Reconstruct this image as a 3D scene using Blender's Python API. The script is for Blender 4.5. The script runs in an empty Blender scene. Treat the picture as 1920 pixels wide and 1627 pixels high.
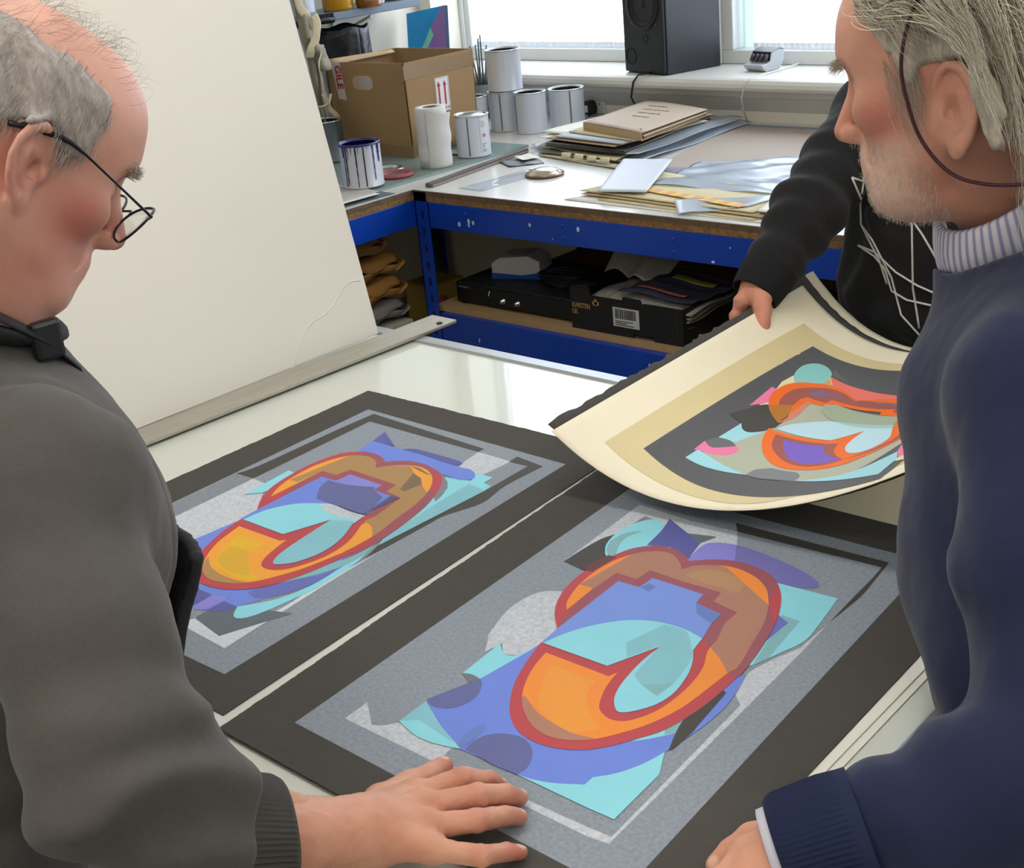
import bpy, bmesh, math, random
import numpy as np
from mathutils import Vector, Matrix
from mathutils.bvhtree import BVHTree
from mathutils.geometry import tessellate_polygon

random.seed(7)
rng = np.random.default_rng(7)
scene = bpy.context.scene
COL = scene.collection

# ---------------------------------------------------------------- camera
CAM = np.array([0.0, 0.0, 1.68])
YAW, PITCH, ROLL, FPX = math.radians(-43.75), math.radians(22.25), math.radians(-5.54), 2514.5
def _cam_axes():
    f = np.array([math.sin(YAW)*math.cos(PITCH), math.cos(YAW)*math.cos(PITCH), -math.sin(PITCH)])
    r = np.array([math.cos(YAW), -math.sin(YAW), 0.0])
    u = np.cross(r, f)
    c, s = math.cos(ROLL), math.sin(ROLL)
    return c*r + s*u, -s*r + c*u, f
CR, CU, CF = _cam_axes()
cam_data = bpy.data.cameras.new('camera')
cam = bpy.data.objects.new('camera', cam_data)
COL.objects.link(cam)
cam.matrix_world = Matrix(((CR[0], CU[0], -CF[0], CAM[0]), (CR[1], CU[1], -CF[1], CAM[1]), (CR[2], CU[2], -CF[2], CAM[2]), (0, 0, 0, 1)))
cam_data.sensor_fit = 'HORIZONTAL'
cam_data.sensor_width = 36.0
cam_data.lens = 36.0*FPX/1920.0
cam_data.clip_start = 0.02
scene.camera = cam
# ---------------------------------------------------------------- sky, exposure
world = bpy.data.worlds.new('world')
scene.world = world
world.use_nodes = True
_bg = world.node_tree.nodes['Background']
_bg.inputs[0].default_value = (0.75, 0.87, 1.0, 1)
_bg.inputs[1].default_value = 1.6
scene.view_settings.view_transform = 'Standard'
scene.view_settings.look = 'None'
scene.view_settings.exposure = 0.0
scene.view_settings.gamma = 1.0
scene.view_settings.use_curve_mapping = False
WINDOW_GLOW = 3.6      # emission given to the window blinds in place of daylight passing through
LAMP_GLOW = 11.0        # fluorescent ceiling fittings
scene.cycles.max_bounces = 7
scene.cycles.diffuse_bounces = 4
scene.cycles.glossy_bounces = 3
scene.cycles.transparent_max_bounces = 16
scene.cycles.caustics_reflective = False
scene.cycles.caustics_refractive = False

# ---------------------------------------------------------------- helpers
def at(x, y, d):
    """world point that the photograph shows at pixel x, y at depth d"""
    return CAM + (CR*(x-960) - CU*(y-813.5) + CF*FPX)/FPX*d
def onz(x, y, z):
    v = (CR*(x-960) - CU*(y-813.5) + CF*FPX)
    return CAM + v*((z-CAM[2])/v[2])

def lin(c):
    if isinstance(c, str):
        c = [int(c[i:i+2], 16) for i in (0, 2, 4)]
    return tuple(((v/255)/12.92 if v/255 <= .04045 else ((v/255+.055)/1.055)**2.4) for v in c[:3])

MATS = {}
def M(name, col='808080', rough=.55, metal=0., coat=0., spec=.5, noise=None, bump=None, col2=None, alpha=1., sss=0., emit=0., trans=0., ior=1.45, vcol=False, sheen=0., coatrough=.05, stretch=None, wave=None):
    """procedural principled material. noise=(scale, amount) mixes col with col2; bump=(scale, strength)"""
    if name in MATS:
        return MATS[name]
    m = bpy.data.materials.new(name)
    m.use_nodes = True
    nt = m.node_tree
    b = nt.nodes['Principled BSDF']
    c = lin(col)
    b.inputs['Base Color'].default_value = (*c, 1)
    b.inputs['Roughness'].default_value = rough
    b.inputs['Metallic'].default_value = metal
    b.inputs['Coat Weight'].default_value = coat
    b.inputs['Coat Roughness'].default_value = coatrough
    b.inputs['Specular IOR Level'].default_value = spec
    b.inputs['Alpha'].default_value = alpha
    b.inputs['IOR'].default_value = ior
    b.inputs['Transmission Weight'].default_value = trans
    if sheen:
        b.inputs['Sheen Weight'].default_value = sheen
        b.inputs['Sheen Roughness'].default_value = .5
    if sss:
        b.inputs['Subsurface Weight'].default_value = sss
        b.inputs['Subsurface Radius'].default_value = (.9, .35, .2)
        b.inputs['Subsurface Scale'].default_value = .008
    if emit:
        b.inputs['Emission Color'].default_value = (*c, 1)
        b.inputs['Emission Strength'].default_value = emit
    src = None
    tc = nt.nodes.new('ShaderNodeTexCoord')
    vec = tc.outputs['Object']
    if stretch:
        mp = nt.nodes.new('ShaderNodeMapping')
        mp.inputs['Scale'].default_value = stretch
        nt.links.new(vec, mp.inputs['Vector'])
        vec = mp.outputs['Vector']
    if vcol:
        a = nt.nodes.new('ShaderNodeAttribute')
        a.attribute_name = 'Col'
        src = a.outputs['Color']
    if noise:
        n = nt.nodes.new('ShaderNodeTexNoise')
        n.inputs['Scale'].default_value = noise[0]
        n.inputs['Detail'].default_value = 6
        n.inputs['Roughness'].default_value = .6
        nt.links.new(vec, n.inputs['Vector'])
        ramp = nt.nodes.new('ShaderNodeMapRange')
        ramp.inputs['From Min'].default_value = .35
        ramp.inputs['From Max'].default_value = .65
        ramp.inputs['To Max'].default_value = noise[1]
        nt.links.new(n.outputs['Fac'], ramp.inputs['Value'])
        mx = nt.nodes.new('ShaderNodeMix')
        mx.data_type = 'RGBA'
        if vcol:
            nt.links.new(src, mx.inputs['A'])
        else:
            mx.inputs['A'].default_value = (*c, 1)
        mx.inputs['B'].default_value = (*lin(col2 or col), 1)
        nt.links.new(ramp.outputs['Result'], mx.inputs['Factor'])
        src = mx.outputs['Result']
    if src is not None:
        nt.links.new(src, b.inputs['Base Color'])
    if bump or wave:
        bp = nt.nodes.new('ShaderNodeBump')
        if bump:
            n = nt.nodes.new('ShaderNodeTexNoise')
            n.inputs['Scale'].default_value = bump[0]
            n.inputs['Detail'].default_value = 4
            bp.inputs['Strength'].default_value = bump[1]
            nt.links.new(n.outputs['Fac'], bp.inputs['Height'])
        else:
            n = nt.nodes.new('ShaderNodeTexWave')
            n.inputs['Scale'].default_value = wave[0]
            n.inputs['Distortion'].default_value = .5
            bp.inputs['Strength'].default_value = wave[1]
            nt.links.new(n.outputs['Fac'], bp.inputs['Height'])
        bp.inputs['Distance'].default_value = .01
        nt.links.new(vec, n.inputs['Vector'])
        nt.links.new(bp.outputs['Normal'], b.inputs['Normal'])
    MATS[name] = m
    return m

def glassy(name, tint, gloss_rough=.03, ior=1.45, alpha=.12):
    """thin clear sheet: tinted transparency with a fresnel reflection"""
    if name in MATS:
        return MATS[name]
    m = bpy.data.materials.new(name)
    m.use_nodes = True
    nt = m.node_tree
    nt.nodes.remove(nt.nodes['Principled BSDF'])
    out = nt.nodes['Material Output']
    tr = nt.nodes.new('ShaderNodeBsdfTransparent')
    tr.inputs[0].default_value = (*lin(tint), 1)
    gl = nt.nodes.new('ShaderNodeBsdfGlossy')
    gl.inputs['Roughness'].default_value = gloss_rough
    df = nt.nodes.new('ShaderNodeBsdfDiffuse')
    df.inputs[0].default_value = (*lin(tint), 1)
    fr = nt.nodes.new('ShaderNodeFresnel')
    fr.inputs['IOR'].default_value = ior
    m1 = nt.nodes.new('ShaderNodeMixShader')
    m1.inputs[0].default_value = alpha
    nt.links.new(tr.outputs[0], m1.inputs[1])
    nt.links.new(df.outputs[0], m1.inputs[2])
    m2 = nt.nodes.new('ShaderNodeMixShader')
    # only the outer faces mirror: a thin pane has no strong reflection from inside
    ge = nt.nodes.new('ShaderNodeNewGeometry')
    mu = nt.nodes.new('ShaderNodeMath')
    mu.operation = 'MULTIPLY_ADD'
    mu.inputs[1].default_value = -1.0
    mu.inputs[2].default_value = 1.0
    nt.links.new(ge.outputs['Backfacing'], mu.inputs[0])
    mm = nt.nodes.new('ShaderNodeMath')
    mm.operation = 'MULTIPLY'
    nt.links.new(mu.outputs[0], mm.inputs[0])
    nt.links.new(fr.outputs[0], mm.inputs[1])
    nt.links.new(mm.outputs[0], m2.inputs[0])
    nt.links.new(m1.outputs[0], m2.inputs[1])
    nt.links.new(gl.outputs[0], m2.inputs[2])
    nt.links.new(m2.outputs[0], out.inputs['Surface'])
    MATS[name] = m
    return m

class MB:
    """collects simple shapes and links them as one mesh object"""
    def __init__(self):
        self.v, self.f, self.mi, self.sm = [], [], [], []
    def add(self, vs, fs, mi=0, smooth=False):
        o = len(self.v)
        self.v += [tuple(map(float, q)) for q in vs]
        for f in fs:
            self.f.append(tuple(o+i for i in f))
            self.mi.append(mi)
            self.sm.append(smooth)
        return self
    def box(self, c, s, rz=0., mi=0, rx=0., ry=0.):
        R = Matrix.Rotation(rz, 3, 'Z') @ Matrix.Rotation(ry, 3, 'Y') @ Matrix.Rotation(rx, 3, 'X')
        vs = [Vector(c) + R @ Vector((x*s[0]/2, y*s[1]/2, z*s[2]/2)) for z in (-1, 1) for y in (-1, 1) for x in (-1, 1)]
        return self.add(vs, [(0, 2, 3, 1), (4, 5, 7, 6), (0, 1, 5, 4), (2, 6, 7, 3), (0, 4, 6, 2), (1, 3, 7, 5)], mi)
    def b2(self, lo, hi, mi=0):
        return self.box([(a+b)/2 for a, b in zip(lo, hi)], [b-a for a, b in zip(lo, hi)], 0, mi)
    def lathe(self, prof, n=32, c=(0, 0, 0), mi=0, smooth=True, R=None, cap=False):
        """prof: (r, z) pairs"""
        vs = []
        for r, z in prof:
            for i in range(n):
                a = 2*math.pi*i/n
                p = Vector((r*math.cos(a), r*math.sin(a), z))
                vs.append(Vector(c) + (R @ p if R else p))
        fs = []
        for j in range(len(prof)-1):
            for i in range(n):
                fs.append((j*n+i, j*n+(i+1) % n, (j+1)*n+(i+1) % n, (j+1)*n+i))
        self.add(vs, fs, mi, smooth)
        if cap:
            self.add(vs[-n:], [tuple(range(n))], mi)
            self.add(vs[:n], [tuple(range(n))[::-1]], mi)
        return self
    def tube(self, pts, r, n=8, mi=0, closed=False, flat=None):
        """round tube along pts; r a number or a list; flat=(w, t) makes a strap of that section"""
        P = [Vector(p) for p in pts]
        rs = r if isinstance(r, (list, tuple, np.ndarray)) else [r]*len(P)
        vs, fs = [], []
        nrm = None
        L = len(P)
        for i, p in enumerate(P):
            t = (P[(i+1) % L]-P[i-1]) if closed else (P[min(i+1, L-1)]-P[max(i-1, 0)])
            t.normalize()
            if nrm is None:
                nrm = Vector((0, 0, 1)) if abs(t.z) < .9 else Vector((1, 0, 0))
            nrm = (nrm - t*nrm.dot(t)).normalized()
            bi = t.cross(nrm)
            for k in range(n):
                a = 2*math.pi*k/n
                if flat:
                    vs.append(p + nrm*flat[1]*math.cos(a) + bi*flat[0]*math.sin(a))
                else:
                    vs.append(p + (nrm*math.cos(a)+bi*math.sin(a))*float(rs[i]))
        for i in range(L if closed else L-1):
            j = (i+1) % L
            for k in range(n):
                fs.append((i*n+k, i*n+(k+1) % n, j*n+(k+1) % n, j*n+k))
        if not closed:
            fs.append(tuple(range(n))[::-1])
            fs.append(tuple((L-1)*n+k for k in range(n)))
        return self.add(vs, fs, mi, True)
    def prism(self, poly, z0, z1, mi=0, axis=None):
        """extrude an outline; axis maps (x, y, z) to the object's space"""
        n = len(poly)
        vs = [(x, y, z0) for x, y in poly] + [(x, y, z1) for x, y in poly]
        if axis:
            vs = [axis(*q) for q in vs]
        fs = [tuple(range(n))[::-1], tuple(range(n, 2*n))] + [(i, (i+1) % n, n+(i+1) % n, n+i) for i in range(n)]
        return self.add(vs, fs, mi)
    def sheet(self, S, nu, nv, th=.0012, mi=0):
        """thin two-sided sheet from a function of u, v in 0..1"""
        top = [Vector(S(i/nu, j/nv)) for j in range(nv+1) for i in range(nu+1)]
        w = nu+1
        nr = []
        for j in range(nv+1):
            for i in range(nu+1):
                a = top[j*w+min(i+1, nu)]-top[j*w+max(i-1, 0)]
                b = top[min(j+1, nv)*w+i]-top[max(j-1, 0)*w+i]
                nr.append(a.cross(b).normalized())
        bot = [p-q*th for p, q in zip(top, nr)]
        N = len(top)
        fs = []
        for j in range(nv):
            for i in range(nu):
                a = j*w+i
                fs.append((a, a+1, a+w+1, a+w))
                fs.append((N+a, N+a+w, N+a+w+1, N+a+1))
        for i in range(nu):
            fs.append((i, N+i, N+i+1, i+1))
            a = nv*w+i
            fs.append((a, a+1, N+a+1, N+a))
        for j in range(nv):
            a = j*w
            fs.append((a, a+w, N+a+w, N+a))
            a = j*w+nu
            fs.append((a, N+a, N+a+w, a+w))
        return self.add(top+bot, fs, mi, True)
    def build(self, name, mats, parent=None, loc=None, bevel=0., kind=None, rz=None):
        me = bpy.data.meshes.new(name)
        me.from_pydata(self.v, [], self.f)
        for m in (mats if isinstance(mats, (list, tuple)) else [mats]):
            me.materials.append(m)
        me.polygons.foreach_set('material_index', self.mi)
        me.polygons.foreach_set('use_smooth', self.sm)
        bm = bmesh.new()
        bm.from_mesh(me)
        bmesh.ops.recalc_face_normals(bm, faces=bm.faces)
        bm.to_mesh(me)
        bm.free()
        me.update()
        o = bpy.data.objects.new(name, me)
        COL.objects.link(o)
        if parent is not None:
            o.parent = parent
        if loc is not None:
            o.location = loc
        if rz is not None:
            o.rotation_euler.z = rz
        if bevel:
            bv = o.modifiers.new('bevel', 'BEVEL')
            bv.width = bevel
            bv.segments = 2
            bv.limit_method = 'ANGLE'
        if kind:
            o['kind'] = kind
        return o

def tag(o, label, cat, group=None):
    o['label'] = label
    o['category'] = cat
    if group:
        o['group'] = group
    return o
def thing(name, label, cat, loc=(0, 0, 0), rz=0., group=None):
    o = bpy.data.objects.new(name, None)
    o.empty_display_size = .05
    COL.objects.link(o)
    o.location = loc
    o.rotation_euler.z = rz
    return tag(o, label, cat, group)
def struct(o):
    o['kind'] = 'structure'
    return o
def copy_tree(o, parent=None):
    c = o.copy()
    COL.objects.link(c)
    if parent is not None:
        c.parent = parent
    for ch in list(o.children):
        copy_tree(ch, c)
    return c

def text_mesh(body, size, name, mat, parent, loc, xdir, ydir, bold=0., sx=1.):
    """flat lettering laid along xdir with ydir up; real filled letter outlines"""
    cu = bpy.data.curves.new(name, 'FONT')
    cu.body = body
    cu.size = size
    cu.offset = bold
    cu.extrude = .0002
    cu.align_x = 'CENTER'
    cu.align_y = 'CENTER'
    cu.materials.append(mat)
    tmp = bpy.data.objects.new(name, cu)
    COL.objects.link(tmp)
    me = bpy.data.meshes.new_from_object(tmp.evaluated_get(bpy.context.evaluated_depsgraph_get()))
    bpy.data.objects.remove(tmp)
    if not me.materials:
        me.materials.append(mat)
    me.name = name
    o = bpy.data.objects.new(name, me)
    COL.objects.link(o)
    x = Vector(xdir).normalized()
    y = Vector(ydir)
    y = (y - x*y.dot(x)).normalized()
    z = x.cross(y)
    mt = Matrix((x*sx, y, z)).transposed().to_4x4()
    mt.translation = Vector(loc)
    if parent is not None:
        o.parent = parent
    o.matrix_basis = mt
    return o

def spline(spec, sub=5):
    """'x,y x,y* ...' in tenths of a millimetre; * marks a corner; smooth elsewhere"""
    P = []
    for t in spec.split():
        c = t.endswith('*')
        x, y = t.rstrip('*').split(',')
        P.append((float(x)*1e-4, float(y)*1e-4, c))
    n = len(P)
    out = []
    for i in range(n):
        p1, p2 = P[i], P[(i+1) % n]
        out.append((p1[0], p1[1]))
        if p1[2] and p2[2]:
            continue
        p0 = P[i-1] if not p1[2] else p1
        p3 = P[(i+2) % n] if not p2[2] else p2
        for k in range(1, sub):
            t = k/sub
            q = []
            for d in (0, 1):
                a, b, c_, e = p0[d], p1[d], p2[d], p3[d]
                m1 = (c_-a)/2
                m2 = (e-b)/2
                q.append((2*t**3-3*t**2+1)*b+(t**3-2*t**2+t)*m1+(-2*t**3+3*t**2)*c_+(t**3-t**2)*m2)
            out.append(tuple(q))
    return out
PRINT_RIGHT=[('mist', '-1340,-2914* -1362,-2582* -1182,-2711 -1021,-2833* -897,-2762 -798,-2640 -521,-2585* -44,-2633* -61,-2670* -30,-2836* 17,-2857* 1757,-2804* 2021,-2785* 1855,-472* 1702,-337* 1609,40 1664,361 1798,771* 1798,1346* 1854,675* 1926,-503* 2057,-2870* 1836,-2902*'),
('mist', '-1595,925* -1755,2704* -896,2658* -231,2710* 167,2066* -306,1771* -301,1751* -936,1580* -1277,1172*'),
('black', '-383,2904* 1701,2957* 1765,2466 1808,2110 1807,1740 1796,1374* 1749,1979 1717,2501 1681,2809* -231,2710*'),
('gray', '-1483,1845* -1488,2460* -1307,2444* -1385,2184*'),
('black', '-1595,925* -1597,1301 -1572,1653 -1476,1901* -1104,1806* -1095,1350* -1120,891* -1279,885'),
('cyan', '-1215,1325 -1355,1451 -1450,1627 -1508,1899 -1480,2197 -1363,2428 -1243,2447 -1126,2377 -1015,2132 -958,1763* -1080,1556*'),
('cyan_gray', '-1221,1354 -1355,1484 -1440,1701 -1393,1970 -1239,2099* -1322,1876 -1273,1635 -1152,1413*'),
('indigo', '-1168,2564* -449,2204* -349,1832* -305,1780* -703,1922* -981,1816* -1062,2242'),
('slate', '-797,2325* -368,2457* -449,2204* -694,2331*'),
('violet', '-349,1832* -386,2187 -275,2329 18,2401 471,2361 914,2260 1174,2157 1287,2065 1283,1966 1133,1887 847,1851* 547,1827* 27,1875* -292,1762*'),
('violet_light', '-349,1832* -386,2187 -275,2329 -47,2397* 197,1981* 27,1875* -292,1762*'),
('cyan', '835,1844* 1620,1896* 1707,1405 1770,925 1677,558 1575,219* 1477,127* 1179,1063*'),
('cyan_gray', '1286,1252* 1521,1240* 1636,394* 1565,212* 1473,589*'),
('indigo2', '1039,1337* 1435,1140* 1435,791* 1423,529*'),
('mist', '-914,-50 -1126,338* -1330,193 -1398,-72 -1375,-376 -1260,-721 -1201,-873 -1137,-952 -984,-1170* -943,-921* -788,-1072 -641,-1006 -552,-854* -631,-352* -771,-127*'),
('cyan', '-898,-1618* -967,-937* -788,-1072 -656,-1031 -578,-824* -467,-953* -626,-1598* -794,-1578'),
('blue', '-868,-2192* -706,-1711 -662,-1579* -586,-858* -583,-629* -613,-355* -182,-584* 901,-1067* 1611,14* 1706,-320* 1756,-644 1752,-1052 1701,-1478* 1692,-1531* 1634,-1790 1518,-2047 1371,-2226* 1375,-2357* 1126,-2503 927,-2574 747,-2602* -5,-2619* -385,-2465 -679,-2315'),
('cyan', '1326,-1578* 1550,-959* 1583,-1256* 1443,-1446'),
('cyan_gray', '1473,-1226* 1539,-944* 1618,-1201* 1534,-1311*'),
('cyan', '747,-2602* 927,-2574 1126,-2503 1375,-2357* 1371,-2226* 1518,-2047 1634,-1790 1692,-1531* 1852,-1840* 1901,-2593* 1596,-2603*'),
('cyan', '-825,-2632* -848,-2221* -652,-2324 -366,-2466 41,-2612* -104,-2661 -323,-2710 -545,-2706'),
('cyan_gray2', '-825,-2632* -848,-2221* -652,-2324 -366,-2466 -35,-2588* -676,-2504*'),
('navy', '-868,-2192* -706,-1711 -651,-1601 -535,-1712 -468,-1866 -472,-2037 -557,-2177 -715,-2243'),
('gray2', '-898,-1618* -786,-1587 -646,-1606* -706,-1711*'),
('navy', '67,-2594* 48,-2455 91,-2297 225,-2180 405,-2134 574,-2195 692,-2312 757,-2462 755,-2607* 457,-2622 237,-2602'),
('blue_dark', '-60,-2580* -102,-2351 -67,-2182* -4,-2232 21,-2371 30,-2620*'),
('black', '1704,-1483* 1570,-1127 1497,-766 1481,-432 1518,-352 1624,-376* 1706,-984 1726,-1120 1728,-1435'),
('red', '-590,-676* -463,-1070 -289,-1465 -72,-1779 132,-1978 342,-2086 546,-2118 769,-2085 990,-1981 1161,-1816 1323,-1561 1490,-1228 1566,-750 1571,-274 1535,197 1428,706 1286,1164 1095,1556 884,1825 679,1973 439,2035 170,2026 -48,1934 -190,1830 -283,1742* -452,1845 -635,1898 -805,1876 -960,1781 -1090,1600 -1161,1343 -1195,1046 -1197,718 -1125,375 -1013,105 -875,-104 -723,-264 -623,-358* -709,877* -410,893* -408,1153* 310,1154* 350,947* 721,888* 743,693 844,348 896,96* 1017,-89 1128,-352 1195,-687 1166,-943 1067,-1139 986,-1235 909,-1256 801,-1163 708,-1014 631,-767 569,-386 561,-29* 318,-656*'),
('red_over', '-623,-358* -709,877* -410,893* -408,1153* 310,1154* 350,947* 721,888* 743,693 844,348* 1447,-84* 1576,-53* 1535,197 1428,706 1334,1009* 1038,1389* 884,1825* 679,1973 439,2035 170,2026 -48,1934 -190,1830 -283,1742* -452,1845 -635,1898 -805,1876 -960,1781 -1090,1600* -872,1067* -873,501* -710,-192*'),
('red_black', '-1279,885* -1260,1151 -1212,1343* -1095,1350* -1120,891*'),
('orange', '-407,-809* -321,-1129 -161,-1457 4,-1672 180,-1823 374,-1933 548,-1975 719,-1953 872,-1879 1026,-1742 1175,-1514 1304,-1256 1393,-935 1425,-668 1442,-76 1458,112 1333,582 1217,1001 1056,1348 1000,1437 858,1631 648,1792 406,1872 193,1875 25,1804 -167,1666 -234,1521 -178,1639 -246,1518* -367,1646 -541,1761 -677,1774 -795,1716 -936,1580 -1057,1310 -1093,939 -1058,591 -977,314 -894,135 -799,24* -851,573* -849,1030* -552,1033* -551,1295* -63,1275* 459,1297* 498,1083* 858,1021* 864,799* 887,695 982,437 1011,258 1049,130 1158,-89 1229,-353 1258,-662 1243,-964 1178,-1190 1070,-1354 921,-1403 763,-1342 676,-1242 575,-1040 511,-832 486,-693* 445,-802*'),
('orange_light', '-197,-960* 385,-949* 443,-1145 589,-1345 791,-1496 960,-1575* 789,-1778 543,-1774 307,-1693 165,-1609 8,-1391 -127,-1147'),
('brown', '1064,214* 1256,91 1440,-72* 1457,114* 1332,582 1218,999 1055,1348* 166,1841* 25,1804 -167,1666 -234,1521 -178,1639 -246,1518* -367,1646 -541,1761 -677,1774 -795,1716 -936,1580 -980,1487* -1022,952 -1052,565* -877,586* -843,563* -849,1030* -552,1033* -551,1295* -63,1275* 459,1297* 498,1083* 858,1021* 864,799* 887,695 982,437 1011,258*'),
('brown_light', '-137,1429* 8,1656 287,1730 561,1605 600,1371 391,1399 110,1384'),
('brown', '-63,-1579* -10,-1589 221,-1707 455,-1769 755,-1801 1026,-1742* 872,-1879 719,-1953 548,-1975 374,-1933 180,-1823 4,-1672'),
('blue_light', '-623,-358* -709,877* -410,893* -408,1153* 310,1154* 350,947* 721,888* 743,693 844,348* 514,414 272,381 38,286 -157,135 -346,-115 -460,-408 -524,-670* -585,-661*'),
('blue_dark', '357,938* 733,883* 751,661* 496,749*'),
('blue_dark', '-393,890* -250,864* -247,1004* -371,1029*'),
('cyan', '-558,-680* -477,-387 -346,-115 -157,135 38,286 272,381 552,407 844,348* 896,96* 1017,-89 1128,-352 1195,-687 1166,-943 1067,-1139 986,-1235 909,-1256 801,-1163 708,-1014 631,-767 569,-386 561,-29* 318,-656*'),
('cyan_gray2', '205,-174* 326,355* 608,378 870,109* 984,-66 1090,-525 1079,-822* 834,-743 652,-628* 549,-5* 390,-409*'),
('cyan_gray', '849,-745* 1090,-525* 1087,-816*')]
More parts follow.
